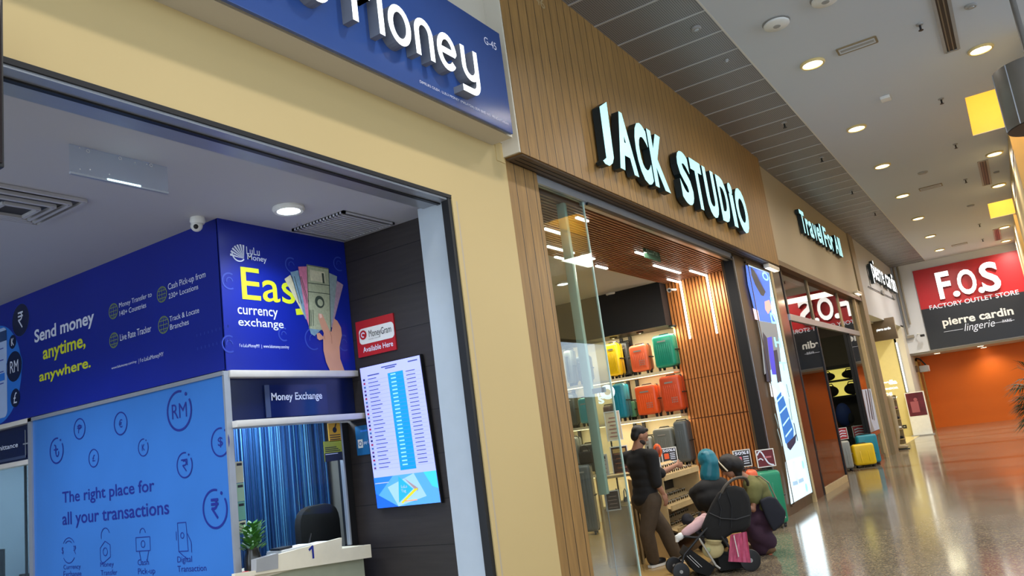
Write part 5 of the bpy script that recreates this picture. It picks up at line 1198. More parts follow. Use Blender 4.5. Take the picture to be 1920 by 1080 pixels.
# ------------------------------------------------------------------ sunglasses rack
t = thing('sunglasses_rack', 'pale wooden stepped rack full of sunglasses beside the standing man', 'rack', (-4.1, 9.9, .007))
SLOT = []
XF = -4.0
for zt, xo in ((.97, 0), (.60, .04), (.33, .08)):
    mb = MB(); y0, y1 = 9.47, 10.72
    mb.box((XF-.02+xo, y0, zt-.05), (XF+xo, y1, zt+.015), PALEWOOD)
    mb.add([(XF-.02+xo, y0, zt-.03), (XF-.02+xo, y1, zt-.03), (XF-.40, y1, zt+.13), (XF-.40, y0, zt+.13)], [(0, 1, 2, 3)], PALEWOOD); mb.add([(XF-.02+xo, y0, zt-.05), (XF-.02+xo, y1, zt-.05), (XF-.40, y1, zt+.11), (XF-.40, y0, zt+.11)], [(3, 2, 1, 0)], PALEWOOD); build(mb, 'tray', t)
    for r in range(2):
        for k in range(8): SLOT.append((XF-.09-.15*r, y0+.09+.152*k, zt+.011+.062*r+.0, zt, r, k))
for y in (9.45, 10.72):
    mb = MB(); mb.box((XF-.42, y, .007), (XF-.02, y+.02, 1.0), PALEWOOD); build(mb, 'side_panel', t)
mb = MB(); mb.box((XF-.44, 9.45, .007), (XF-.41, 10.74, 1.0), BLACK); build(mb, 'back_panel', t)
mb = MB(); mb.box((XF-.40, 9.47, .007), (XF+.06, 10.72, .09), mat('brown plinth', (92, 66, 40), .5)); build(mb, 'plinth', t)
def glasses(lab, grp):
    t = thing('sunglasses', lab, 'sunglasses', (0, 0, 0), 0, grp)
    for s in (-1, 1):
        mb = MB(); mb.ball((.0, s*.033, .02), (.004, .026, .02), mat('dark lens', (20, 18, 18), .08), None, 12, 8); build(mb, 'lens', t, world=False, smooth=True)
        mb = MB(); mb.tube([(0, s*.062, .03), (-.06, s*.064, .032), (-.12, s*.058, .015)], .0035, BLACK, 6); build(mb, 'temple', t, world=False)
    mb = MB(); mb.tube([(0.002, -.062, .034), (.004, -.03, .042), (.004, -.008, .03), (.004, .008, .03), (.004, .03, .042), (.002, .062, .034)], .004, LOGO, 6); build(mb, 'bridge', t, world=False)
    return t
g0 = None; tiers = {.97: 'top', .60: 'middle', .33: 'bottom'}
for (x, y, z, zt, r, k) in SLOT:
    lab = f'dark sunglasses with thin silver bridge on the {tiers[zt]} tray of the rack, {"front" if r == 0 else "rear"} line'
    grp = f'sunglasses on the {tiers[zt]} tray, {"front" if r == 0 else "rear"} line'
    if g0 is None: g0 = glasses(lab, grp); g = g0; g.location = (x, y, z)
    else: g = dup(g0, (x, y, z), 0, lab, grp)
t = thing('orange_display', 'small round orange mirror display on the sunglasses rack beside the man', 'display', (-4.2, 9.75, 1.12))
q = onV(1233, 845, (-4.25, 9.5))
t.location = (q.x, q.y, q.z-.14)
mb = MB(); M3 = Matrix.Rotation(math.radians(31.7), 3, 'Z'); mb.ball(q, (.055, .02, .09), mat('orange case', (232, 96, 40), .25), M3); build(mb, 'case', t, smooth=True)
mb = MB(); mb.ball(q-F0*.012, (.035, .012, .06), mat('dark orange inset', (150, 60, 30), .3), M3); build(mb, 'inset', t, smooth=True)
mb = MB(); mb.cyl(q-Vector((0, 0, .22)), q-Vector((0, 0, .08)), .012, WHITEP); build(mb, 'stem', t)
for k, (x, y) in enumerate(((1258, 900), (1290, 910))):
    pass

# ------------------------------------------------------------------ light box beside the entrance
fl = ('X', -3.36)
def lb(col): return mat('lightbox %d %d %d' % col, col, .4, emit=.95, ecol=col)
t = thing('light_box', 'tall glowing poster of a traveller with a blue suitcase on the brown pillar', 'light box', (-3.37, 13.44, .15))
mb = MB(); mb.box((-3.40, 12.78, .17), (-3.36, 14.08, 3.96), lb((190, 226, 240))); build(mb, 'panel', t)
def PL(pts): return [(lambda q: (q.y, q.z))(onX(x, y, -3.358)) for x, y in pts]
def c3(pts): return PL([(1380+x/4.5, 480+y/4.5) for x, y in pts])
def c7(pts): return PL([(1400+x/4.154, 700+y/4.154) for x, y in pts])
mb = MB()
mb.poly(fl, c3([(80, 75), (278, 145), (300, 480), (340, 570), (190, 545), (150, 440), (100, 240)]), lb((66, 112, 214)), .002)
mb.poly(fl, c3([(122, 92), (152, 120), (250, 300), (232, 340), (210, 330), (160, 240), (130, 160)]), lb((48, 52, 60)), .003)
mb.poly(fl, c3([(152, 105), (190, 200), (262, 330), (250, 300)]), lb((40, 70, 150)), .003)
mb.poly(fl, c3([(240, 385), (280, 370), (300, 440), (270, 490), (245, 450)]), lb((226, 170, 160)), .004)
mb.poly(fl, c3([(285, 340), (305, 350), (305, 385), (290, 375)]), lb((150, 200, 240)), .004)
mb.poly(fl, c3([(140, 440), (185, 460), (200, 545), (160, 535)]), lb((216, 190, 200)), .003)
mb.poly(fl, c3([(180, 545), (340, 570), (360, 690), (380, 900), (240, 1000), (210, 700)]), lb((120, 124, 126)), .002)
mb.poly(fl, c3([(225, 640), (260, 690), (300, 1060), (260, 1060), (230, 800)]), lb((48, 46, 60)), .003)
mb.poly(fl, c3([(262, 690), (300, 680), (340, 1000), (305, 1000), (280, 850)]), lb((70, 64, 190)), .004)
mb.poly(fl, c3([(310, 800), (345, 790), (385, 1060), (350, 1070)]), lb((52, 48, 58)), .003)
mb.poly(fl, c7([(175, 70), (240, 150), (225, 190), (190, 180)]), lb((216, 222, 226)), .004); mb.poly(fl, c7([(255, 60), (300, 120), (300, 180), (270, 170)]), lb((216, 222, 226)), .004)
for a in ([(195, 120), (222, 230)], [(220, 320), (250, 420)], [(240, 440), (275, 560)], [(330, 200), (352, 360)], [(310, 90), (330, 180)]):
    mb.line(fl, c7(a), .05, lb((120, 140, 140)), .0025)
build(mb, 'traveller_picture', t)
mb = MB(); mb.poly(fl, c7([(232, 190), (272, 135), (365, 440), (365, 500), (320, 560), (300, 540)]), lb((36, 104, 176)), .004)
for a in ([(236, 222), (282, 168)], [(258, 310), (306, 256)], [(282, 408), (328, 345)], [(302, 494), (350, 430)]): mb.line(fl, c7(a), .028, lb((180, 224, 240)), .005)
mb.poly(fl, c7([(310, 550), (360, 500), (385, 470), (380, 540), (340, 600), (318, 580)]), lb((28, 36, 60)), .0045); mb.line(fl, c7([(368, 392), (395, 520)]), .05, lb((28, 36, 60)), .0045)
build(mb, 'suitcase_picture', t)
mb = MB(); mb.poly(fl, c7([(300, 690), (430, 645), (508, 925), (345, 1020)]), lb((206, 232, 244)), .003)
mb.arc(fl, *c7([(378, 760)])[0], .14, .016, lb((150, 184, 204)), n=.004, ru=.45); mb.line(fl, c7([(360, 860), (395, 850)]), .06, lb((150, 180, 204)), .004); mb.line(fl, c7([(405, 842), (440, 826)]), .06, lb((150, 180, 204)), .004)
mb.disc(fl, *c7([(438, 712)])[0], .07, lb((150, 220, 244)), .004); mb.disc(fl, *c7([(465, 890)])[0], .07, lb((150, 220, 244)), .004)
build(mb, 'caption_panel', t)
mb = MB()
for ch, x0, y0, x1, y1 in (('O', 222, 140, 270, 205), ('D', 292, 485, 340, 570), ('H', 325, 690, 375, 770), ('T', 370, 895, 425, 965)):
    pp = c3([(x0, y1), (x1, y1), (x0, y0)]); ym = (y0+y1)/2; a = c3([(x0, ym)])[0][0]; b = c3([(x1, ym)])[0][0]; zz0 = c3([((x0+x1)/2, y1)])[0][1]; zz1 = c3([((x0+x1)/2, y0)])[0][1]
    mb.text(fl, ch, a, zz0, b, zz1, lb((160, 250, 255)), .006, .02)
build(mb, 'lettering', t)
lamp('lightbox_glow', 'AREA', (-3.34, 13.44, 2.0), 26, (.80, .92, 1), 1.2, 3.6, aim=(1, 0, 0), parent=t)
mb = MB()
for a, b in (((-3.40, 12.755, .15), (-3.352, 12.785, 3.975)), ((-3.40, 14.075, .15), (-3.352, 14.10, 3.975)), ((-3.40, 12.755, .145), (-3.352, 14.1, .17)), ((-3.40, 12.755, 3.955), (-3.352, 14.1, 3.975))): mb.box(a, b, WOOD_DARK)
build(mb, 'frame', t)
# ------------------------------------------------------------------ people
SHIRTB = mat('black jersey', (20, 19, 20), .85, var=.2, vscale=20); TROU = mat('brown trousers', (74, 60, 44), .85, var=.15, vscale=16)
OLIVE = mat('olive jersey', (106, 104, 58), .85, var=.12, vscale=18); PURPLE = mat('plum cloth', (62, 36, 54), .85, var=.15, vscale=14)
NAVYC = mat('navy cloth', (20, 22, 34), .8, var=.15, vscale=20); TEALC = mat('teal satin', (26, 108, 124), .38, var=.2, vscale=9)
DENIM = mat('dark denim', (44, 44, 52), .85, var=.15, vscale=20); LEATHER = mat('brown leather', (112, 84, 56), .5, var=.1)
def head(mb, c, fwd, up, s=1.0, m=SKIN):
    f = Vector(fwd).normalized(); u = Vector(up).normalized(); sd = u.cross(f).normalized(); u = f.cross(sd)
    M = Matrix((f, sd, u)).transposed(); c = Vector(c)
    mb.ball(c+u*.02*s, (.098*s, .076*s, .105*s), m, M); mb.ball(c+f*.03*s-u*.055*s, (.062*s, .055*s, .062*s), m, M)
    mb.tube([c+f*.09*s+u*.015*s, c+f*.112*s-u*.022*s, c+f*.09*s-u*.032*s], [.008*s, .015*s, .010*s], m, 8)
    for k in (-1, 1):
        mb.ball(c+sd*k*.075*s-u*.005*s-f*.008*s, (.020*s, .012*s, .032*s), m, M, 10, 7); mb.ball(c+f*.082*s+sd*k*.03*s+u*.028*s, (.014*s, .026*s, .010*s), m, M, 10, 6)
    mb.ball(c+f*.085*s-u*.062*s, (.013*s, .026*s, .008*s), m, M, 10, 6); mb.ball(c+f*.085*s-u*.075*s, (.012*s, .022*s, .008*s), m, M, 10, 6)
    return M
def face_bits(t, c, fwd, up, s=1.0, beard=None):
    f = Vector(fwd).normalized(); u = Vector(up).normalized(); sd = u.cross(f).normalized(); u = f.cross(sd); M = Matrix((f, sd, u)).transposed(); c = Vector(c)
    for k in (-1, 1):
        mb = MB(); mb.ball(c+f*.088*s+sd*k*.031*s+u*.012*s, (.008*s, .014*s, .008*s), mat('dark eye', (24, 18, 16), .2), M, 10, 6); build(mb, 'eye', t)
        mb = MB(); mb.bar(c+f*.092*s+sd*k*.015*s+u*.033*s, c+f*.082*s+sd*k*.05*s+u*.034*s, .008, .008, HAIR); build(mb, 'eyebrow', t)
    mb = MB(); mb.bar(c+f*.094*s-sd*.02*s-u*.068*s, c+f*.094*s+sd*.02*s-u*.068*s, .008, .006, mat('lip', (130, 78, 66), .5)); build(mb, 'mouth', t)
def hand(mb, w, d, side, curl=.3, s=1.0, m=SKIN):
    """wrist w, pointing d, thumb towards side"""
    d = Vector(d).normalized(); sd = Vector(side); sd = (sd-d*sd.dot(d)).normalized(); nrm = d.cross(sd); w = Vector(w)
    M = Matrix((d, sd, nrm)).transposed()
    mb.ball(w+d*.048*s, (.055*s, .042*s, .016*s), m, M, 12, 8)
    for k, (o, L) in enumerate(((.030, .072), (.011, .082), (-.009, .076), (-.028, .060))):
        b = w+d*.088*s+sd*o*s; p1 = b+d*L*.5*s-nrm*curl*.02; p2 = b+d*L*(1-.25*curl)*s-nrm*curl*.06
        mb.tube([b-d*.02*s, b, p1, p2], [.0095*s, .0095*s, .009*s, .0075*s], m, 8)
    mb.tube([w+d*.02*s+sd*.03*s, w+d*.05*s+sd*.058*s-nrm*.01, w+d*.085*s+sd*.062*s-nrm*.025], [.013*s, .011*s, .009*s], m, 8)

# the standing man
PM = Vector((-3.93, 8.95, 0)); g = lambda x, y, dd=0: onV(x, y, PM, dd)
hd = (R0*.80+F0*.60).normalized(); lat = Vector((0, 0, 1)).cross(hd)   # lat: towards his left
t = thing('person', 'standing man in black shirt and brown trousers looking down at the sunglasses rack', 'person', (PM.x, PM.y, .007))
pel = g(1212, 938); wai = g(1207, 905); che = g(1201, 870); nek = g(1194, 845); hc = g(1199, 818)
shR = che+Vector((0, 0, .085))-lat*.205; shL = che+Vector((0, 0, .085))+lat*.205
elR = g(1231, 905, -.16); wrR = g(1243, 925, -.14); elL = g(1238, 888, .22); wrL = g(1268, 872, .30)
hR = pel-lat*.09; hL = pel+lat*.09
knR = g(1213, 1000, -.06); anR = g(1225, 1050, 0); knL = g(1246, 993, .12); anL = g(1268, 1046, .10)
anR.z = max(anR.z, .085); anL.z = max(anL.z, .085)
hdf = (R0*.96+F0*.26).normalized(); hup = (Vector((0, 0, 1))+hdf*.25).normalized(); hf = (hdf-Vector((0, 0, .38))).normalized()
def limb(mb, pts, rs, m, n=12): mb.tube(pts, rs, m, n); [mb.ball(p, r, m, None, 10, 8) for p, r in zip(pts, rs)]
def torso(mb, pel, wai, che, nek, lat, f, m, k=1.0):
    for p, rx, ry, rz in ((pel, .125, .165, .12), (pel.lerp(wai, .5), .115, .155, .10), (wai, .112, .145, .11), (wai.lerp(che, .5), .118, .155, .11), (che, .120, .175, .12), (che.lerp(nek, .45), .095, .17, .075)):
        a = (che-pel).normalized(); M = Matrix((f, lat, a)).transposed(); mb.ball(p, (rx*k, ry*k, rz), m, M, 16, 10)
mb = MB(); torso(mb, pel, wai, che, nek, lat, hd, SKIN, .93); limb(mb, [che+Vector((0, 0, .04)), nek, hc-hup*.06], [.085, .068, .06], SKIN)
head(mb, hc, hf, hup)
for S, E_, W_ in ((shR, elR, wrR), (shL, elL, wrL)): limb(mb, [S, S.lerp(E_, .5), E_, E_.lerp(W_, .4), W_], [.058, .046, .040, .038, .027], SKIN)
hand(mb, wrR, (wrR-elR).normalized()+Vector((0, 0, -.6)), hd, .7); hand(mb, wrL, hd+Vector((0, 0, -.1)), Vector((0, 0, 1)), .8)
for A, K, B in ((hR, knR, anR), (hL, knL, anL)):
    limb(mb, [A, A.lerp(K, .5), K, K.lerp(B, .4), B], [.085, .068, .055, .052, .036], SKIN); limb(mb, [B, B+hd*.08-Vector((0, 0, .035))], [.04, .035], SKIN)
blob(mb, 'body', t, .0085, 3)
mb = MB(); torso(mb, pel+Vector((0, 0, .01)), wai, che, nek, lat, hd, SHIRTB, 1.14); mb.ball(pel.lerp(wai, .1), (.15, .19, .12), SHIRTB, Matrix((hd, lat, Vector((0, 0, 1)))).transposed())
limb(mb, [che+Vector((0, 0, .05)), nek-Vector((0, 0, .015))], [.11, .076], SHIRTB); limb(mb, [nek-Vector((0, 0, .035)), shR], [.07, .08], SHIRTB); limb(mb, [nek-Vector((0, 0, .035)), shL], [.07, .08], SHIRTB)
for S, E_, W_ in ((shR, elR, wrR), (shL, elL, wrL)): limb(mb, [S, S.lerp(E_, .5), E_.lerp(W_, .05)], [.088, .076, .066], SHIRTB)
blob(mb, 'shirt', t, .013, 16)
mb = MB()
mb.ball(pel, (.135, .175, .125), TROU, Matrix((hd, lat, Vector((0, 0, 1)))).transposed())
for A, K, B in ((hR, knR, anR), (hL, knL, anL)): limb(mb, [A, A.lerp(K, .5), K, K.lerp(B, .5), B+Vector((0, 0, .01))], [.122, .106, .090, .086, .076], TROU)
blob(mb, 'trousers', t, .012, 10)
for B in (anR, anL):
    mb = MB(); z0 = .03; q = Vector((B.x, B.y, 0)); M = Matrix((hd, lat, Vector((0, 0, 1)))).transposed()
    mb.ball(q+hd*.07+Vector((0, 0, .055)), (.135, .05, .045), BLACK, M); mb.ball(q-hd*.01+Vector((0, 0, .075)), (.06, .045, .055), BLACK, M)
    s_ = blob(mb, 'shoe', t, .009, 2)
    mb = MB(); pr = [(hd*a+lat*b) for a, b in ((-.075, -.03), (-.06, -.045), (.12, -.05), (.19, -.03), (.205, 0), (.19, .03), (.12, .05), (-.06, .045), (-.075, .03))]
    k = len(pr); mb.add([q+p+Vector((0, 0, .009)) for p in pr]+[q+p+Vector((0, 0, .035)) for p in pr], [tuple(range(k))[::-1], tuple(range(k, 2*k))]+[(i, (i+1) % k, k+(i+1) % k, k+i) for i in range(k)], WHITEP); build(mb, 'sole', s_)
mb = MB(); sdv = hup.cross(hf).normalized(); M = Matrix((hf, sdv, hf.cross(sdv))).transposed(); uu = hf.cross(sdv)
mb.ball(hc+uu*.052-hf*.018, (.096, .084, .082), HAIR, M); mb.ball(hc-hf*.055+uu*.0, (.055, .074, .075), HAIR, M); mb.ball(hc+hf*.05+uu*.092, (.045, .06, .028), HAIR, M)
blob(mb, 'hair', t, .010, 5)
mb = MB(); mb.ball(hc+hf*.022-uu*.062, (.066, .066, .048), mat('short beard', (44, 32, 26), .8, var=.2, vscale=40), M); blob(mb, 'beard', t, .008, 1)
face_bits(t, hc, hf, hup)

# woman with teal headscarf, crouching behind the pushchair
PA = Vector((-3.25, 9.98, 0)); g = lambda x, y, dd=0: onV(x, y, PA, dd)
hd = (F0*.8-R0*.6).normalized(); lat = Vector((0, 0, 1)).cross(hd)
t = thing('person', 'person in black with a shiny teal headscarf crouching at the shop entrance', 'person', (PA.x, PA.y, .0))
pel = g(1350, 990); wai = g(1346, 960); che = g(1338, 920); nek = g(1328, 896); hc = g(1325, 864); up = (nek-pel).normalized()
hf = (hd-Vector((0, 0, .35))).normalized()
shR = che+up*.05-lat*.165; shL = che+up*.05+lat*.165; elR = g(1372, 940, -.05); wrR = g(1345, 955, .25); elL = g(1303, 925, .05); wrL = g(1318, 958, -.05)
knL = pel+hd*.38+lat*.14+Vector((0, 0, .12)); knR = pel+hd*.36-lat*.14+Vector((0, 0, .10)); anL = Vector((*(pel+hd*.1+lat*.12)[:2], .09)); anR = Vector((*(pel+hd*.08-lat*.12)[:2], .09))
mb = MB(); torso(mb, pel, wai, che, nek, lat, hd, SKIN, .88); limb(mb, [che, nek, hc-Vector((0, 0, .05))], [.07, .05, .05], SKIN); head(mb, hc, hf, (0, 0, 1), .95)
for S, E_, W_ in ((shR, elR, wrR), (shL, elL, wrL)): limb(mb, [S, E_, W_], [.05, .04, .026], SKIN); hand(mb, W_, (W_-E_), hd, .6, .9)
for A, K, B in ((pel-lat*.08, knR, anR), (pel+lat*.08, knL, anL)): limb(mb, [A, K, B], [.085, .06, .04], SKIN)
blob(mb, 'body', t, .010, 3)
mb = MB(); torso(mb, pel, wai, che, nek, lat, hd, SHIRTB, 1.3); mb.ball(che+up*.05, (.16, .24, .13), SHIRTB, Matrix((hd, lat, up)).transposed()); mb.ball(che-up*.08+lat*.05, (.18, .24, .18), SHIRTB, Matrix((hd, lat, up)).transposed())
for S, E_, W_ in ((shR, elR, wrR), (shL, elL, wrL)): limb(mb, [S, S.lerp(E_, .5), E_, E_.lerp(W_, .8)], [.10, .095, .085, .06], SHIRTB)
limb(mb, [che+up*.05, nek], [.09, .065], SHIRTB); blob(mb, 'top', t, .014, 18)
mb = MB(); mb.ball(pel, (.14, .18, .13), DENIM)
for A, K, B in ((pel-lat*.08, knR, anR), (pel+lat*.08, knL, anL)): limb(mb, [A, K, B], [.11, .085, .06], DENIM)
blob(mb, 'trousers', t, .013, 10)
for B in (anR, anL): mb = MB(); mb.ball(Vector((B.x, B.y, .05))+hd*.06, (.13, .05, .048), BLACK, Matrix((hd, lat, Vector((0, 0, 1)))).transposed()); blob(mb, 'shoe', t, .01, 2)
mb = MB(); M = Matrix((hf, lat, hf.cross(lat))).transposed()
mb.ball(hc+Vector((0, 0, .02))-hf*.015, (.122, .118, .130), TEALC, M); mb.ball(hc-hf*.075+Vector((0, 0, -.04)), (.085, .10, .115), TEALC, M); limb(mb, [hc-hf*.05-Vector((0, 0, .06)), nek-hd*.03+Vector((0, 0, .03))], [.11, .125], TEALC)
for k in range(5): a = .5*k-1; mb.tube([hc-hf*.03+lat*.10*math.cos(a)+Vector((0, 0, .10+.02*math.sin(a))), hc-hf*.12+lat*.05*a-Vector((0, 0, .0)), hc-hf*.09+lat*.03*a-Vector((0, 0, .11))], [.012, .014, .012], TEALC, 8)
blob(mb, 'headscarf', t, .010, 5)
face_bits(t, hc, hf, (0, 0, 1), .95)

# woman in olive shirt and plum dress, crouching
PB = Vector((-2.99, 9.43, 0)); g = lambda x, y, dd=0: onV(x, y, PB, dd)
hd = (-R0*.93+F0*.36).normalized(); lat = Vector((0, 0, 1)).cross(hd)
t = thing('person', 'woman in olive shirt and plum skirt crouching beside the pushchair with a navy bag', 'person', (PB.x, PB.y, 0))
pel = g(1440, 968); wai = g(1432, 945); che = g(1419, 916); nek = g(1399, 897); hc = g(1367, 876); ax = (che-pel).normalized()
hf = (hd-Vector((0, 0, .75))).normalized(); hup = (Vector((0, 0, 1))+hd*.75).normalized()
fr_ = (hd-ax*hd.dot(ax)).normalized()
shN = che+ax*.02+lat*.17; shF = che+ax*.02-lat*.17
elN = g(1412, 955, -.22); wrN = g(1388, 950, -.2); elF = g(1392, 945, .18); wrF = g(1362, 940, .2)
knN = g(1398, 975, -.10); knF = g(1394, 972, .14); anN = g(1444, 1030, -.06); anF = g(1424, 1032, .16)
for q in (anN, anF): q.z = max(q.z, .09)
mb = MB(); torso(mb, pel, wai, che, nek, lat, fr_, SKIN, .86); limb(mb, [che.lerp(nek, .3), nek, hc-hup*.03], [.065, .05, .05], SKIN); head(mb, hc, hf, hup, .97)
for S, E_, W_ in ((shN, elN, wrN), (shF, elF, wrF)): limb(mb, [S, S.lerp(E_, .5), E_, W_], [.05, .042, .036, .025], SKIN); hand(mb, W_, W_-E_, (0, 0, 1), .6, .9)
for s_, K, B in ((1, knN, anN), (-1, knF, anF)): limb(mb, [pel+lat*.08*s_, K, K.lerp(B, .5), B], [.085, .06, .052, .038], SKIN)
blob(mb, 'body', t, .0095, 3)
mb = MB(); torso(mb, pel.lerp(wai, .7), wai, che, nek, lat, fr_, OLIVE, 1.16)
for S, E_ in ((shN, elN), (shF, elF)): limb(mb, [S, S.lerp(E_, .45)], [.095, .085], OLIVE)
limb(mb, [che+ax*.03, che.lerp(nek, .7)], [.12, .08], OLIVE); blob(mb, 'shirt', t, .013, 16)
mb = MB(); mb.ball(pel+Vector((0, 0, -.02)), (.15, .18, .15), PURPLE)
for s_, K, B in ((1, knN, anN), (-1, knF, anF)): limb(mb, [pel+lat*.09*s_, K, K.lerp(B, .5), B+Vector((0, 0, .06))], [.13, .10, .12, .10], PURPLE)
limb(mb, [g(1412, 930, -.05), g(1418, 985, -.02), g(1428, 1022, 0)], [.09, .15, .12], PURPLE); blob(mb, 'skirt', t, .014, 12)
for B in (anN, anF):
    mb = MB(); M = Matrix((hd, lat, Vector((0, 0, 1)))).transposed(); q = Vector((B.x, B.y, .0)); mb.ball(q+hd*.05+Vector((0, 0, .05)), (.12, .048, .048), LEATHER, M); limb(mb, [q+Vector((0, 0, .06)), q-hd*.02+Vector((0, 0, .19))], [.055, .058], LEATHER); blob(mb, 'ankle_boot', t, .01, 2)
mb = MB(); uu = (hup-hf*hup.dot(hf)).normalized(); sdv = uu.cross(hf); M = Matrix((hf, sdv, uu)).transposed()
mb.ball(hc+uu*.04-hf*.025, (.118, .108, .112), HAIR, M); mb.ball(hc-hf*.08-uu*.02, (.09, .10, .115), HAIR, M); limb(mb, [hc-hf*.05-uu*.05, hc-hf*.02-uu*.13], [.07, .045], HAIR); blob(mb, 'hair', t, .010, 5)
mb = MB(); pts = [hc+uu*.13*math.cos(a)*1.0+sdv*.098*math.sin(a)*1.05+hf*.03 for a in [(-1.75+3.5*k/16) for k in range(17)]]; mb.tube(pts, .009, mat('ivory headband', (220, 206, 176), .5), 8); build(mb, 'headband', t, smooth=True)
face_bits(t, hc, hf, hup, .97)
# her bag
t = thing('shoulder_bag', 'navy fabric shoulder bag on the hip of the woman in olive', 'bag', tuple(g(1450, 975, -.12)))
mb = MB(); pr = [(1423, 938), (1440, 930), (1455, 933), (1474, 960), (1470, 982), (1450, 998), (1436, 972)]
A = [g(x, y, -.30) for x, y in pr]; Bv = [g(x, y, -.17) for x, y in pr]; k = len(pr)
mb.add(A+Bv, [tuple(range(k)), tuple(range(k, 2*k))[::-1]]+[(i, (i+1) % k, k+(i+1) % k, k+i) for i in range(k)], NAVYC); build(mb, 'body', t, bevel=.03, bseg=3)
mb = MB(); mb.tube([g(1466, 958, -.25), g(1452, 928, -.22), g(1441, 905, -.20), g(1425, 893, -.12), g(1412, 893, .02)], .009, mat('tan strap', (120, 112, 90), .6), 8); build(mb, 'strap', t)
mb = MB(); mb.ball(g(1472, 970, -.26), .012, LOGO); build(mb, 'buckle', t)

# ------------------------------------------------------------------ pushchair
PS = Vector((-3.05, 8.42, 0)); g = lambda x, y, dd=0: onV(x, y, PS, dd)
SILV = mat('silver tube', (190, 186, 176), .3, .7)
t = thing('pushchair', 'black pushchair with hood, seen from the side in front of the crouching women', 'pushchair', (PS.x, PS.y, 0))
def wheel(c, r, w=.045):
    mb = MB(); mb.lathe(c-F0*w/2, [(r*.72, 0), (r*.95, .004), (r, w*.3), (r, w*.7), (r*.95, w-.004), (r*.72, w)], BLACK, 28, F0); wob = build(mb, 'wheel', t, smooth=True)
    mb = MB(); mb.cyl(c-F0*w*.6, c+F0*w*.6, r*.2, GREYP, n=14)
    for k in range(6): a = k*math.pi/3; d = R0*math.cos(a)+Vector((0, 0, math.sin(a))); mb.bar(c+d*r*.15, c+d*r*.8, .016, .014, DKMETAL, up=F0)
    build(mb, 'hub', wob)
RW, FWh = .112, .09
wr1 = g(1408, 1059, -.05); wr1.z = RW+.001; wr2 = wr1 + F0*.50; wf1 = g(1277, 1072, -.05); wf1.z = FWh+.001; wf2 = wf1+F0*.42; wm = g(1358, 1082, -.05)
for c, r in ((wr1, RW), (wr2, RW), (wf1, FWh), (wf2, FWh)): wheel(c, r)
mb = MB(); mb.tube([wr1, wr2], .012, DKMETAL, 10); build(mb, 'axle', t)
hub0 = g(1318, 1016)
for dd in (-.05, .42):
    mb = MB(); top = g(1310, 1008, dd); mb.tube([(wf1 if dd < 0 else wf2)+Vector((0, 0, .03)), g(1283, 1040, dd), top, g(1330, 985, dd)], .013, BLACK, 10); build(mb, 'front_leg', t)
    mb = MB(); mb.tube([top, g(1342, 1060, dd), g(1350, 1066, dd)], .012, SILV, 10); build(mb, 'side_tube', t)
    mb = MB(); mb.tube([g(1345, 995, dd), g(1370, 1030, dd), wr1 if dd < 0 else wr2], .013, BLACK, 10); build(mb, 'rear_leg', t)
    mb = MB(); mb.tube([g(1371, 1031, dd), g(1386, 1046, dd)], .014, SILV, 10); build(mb, 'rear_sleeve', t)
    mb = MB(); mb.tube([g(1330, 990, dd), g(1352, 925, dd)], .013, BLACK, 10); build(mb, 'push_arm', t)
# handlebar loop
mb = MB(); mb.tube(sm([tuple(p) for p in (g(1353, 925, -.05), g(1366, 905, -.05), g(1382, 896, 0), g(1398, 897, .10), g(1402, 908, .25), g(1385, 915, .40), g(1353, 922, .42))], 5) if 0 else [g(1353, 925, -.05), g(1358, 914, -.05), g(1366, 905, -.04), g(1374, 899, -.02), g(1382, 896, .02), g(1391, 895, .08), g(1398, 897, .14), g(1402, 904, .20), g(1402, 909, .26)], .017, mat('worn dark leather', (66, 58, 48), .5), 10); build(mb, 'handlebar', t, smooth=True)
# hood and seat
out = [(1322, 1008), (1315, 988), (1324, 966), (1334, 944), (1346, 924), (1360, 913), (1378, 910), (1395, 915), (1405, 932), (1409, 958), (1407, 986), (1394, 997), (1374, 1000), (1357, 1011), (1338, 1016)]
A = [g(x, y, -.03) for x, y in out]; Bv = [g(x, y, .40) for x, y in out]; k = len(out); mb = MB()
cA = sum(A, Vector())/k; cB = sum(Bv, Vector())/k
rings = [[cA.lerp(p, .55)-F0*.045 for p in A], [cA.lerp(p, .88)-F0*.03 for p in A], A, Bv, [cB.lerp(p, .88)+F0*.03 for p in Bv], [cB.lerp(p, .55)+F0*.045 for p in Bv]]
vs = [p for r_ in rings for p in r_]; fs = [tuple(range(k)), tuple(range(5*k, 6*k))[::-1]]+[(r_*k+i, r_*k+(i+1) % k, (r_+1)*k+(i+1) % k, (r_+1)*k+i) for r_ in range(5) for i in range(k)]
mb.add(vs, fs, BLACKF); blob(mb, 'seat_shell', t, .012, 8)
for pts in (((1345, 930), (1352, 955), (1349, 985)), ((1362, 917), (1372, 950), (1371, 990))):
    mb = MB(); mb.tube([g(x, y, -.085) for x, y in pts], .005, DKMETAL, 6); build(mb, 'hood_rib', t)
mb = MB(); mb.tube([g(1330, 962, -.06), g(1352, 972, -.09), g(1380, 974, -.09), g(1406, 966, -.06)], .007, mat('black piping', (34, 34, 36), .5), 6); build(mb, 'hood_seam', t)
mb = MB(); 
for dd in (.0, .36): mb.tube([g(1322, 1005, dd), g(1303, 1008, dd), g(1284, 1006, dd)], .014, BLACK, 8)
mb.tube([g(1284, 1006, 0), g(1284, 1006, .36)], .014, BLACK, 8); build(mb, 'bumper_bar', t)
mb = MB(); a = [g(1292, 1028, .02), g(1342, 1064, .02), g(1330, 1082, .02), g(1303, 1072, .02), g(1284, 1044, .02)]; b = [p+F0*.34 for p in a]; k = len(a)
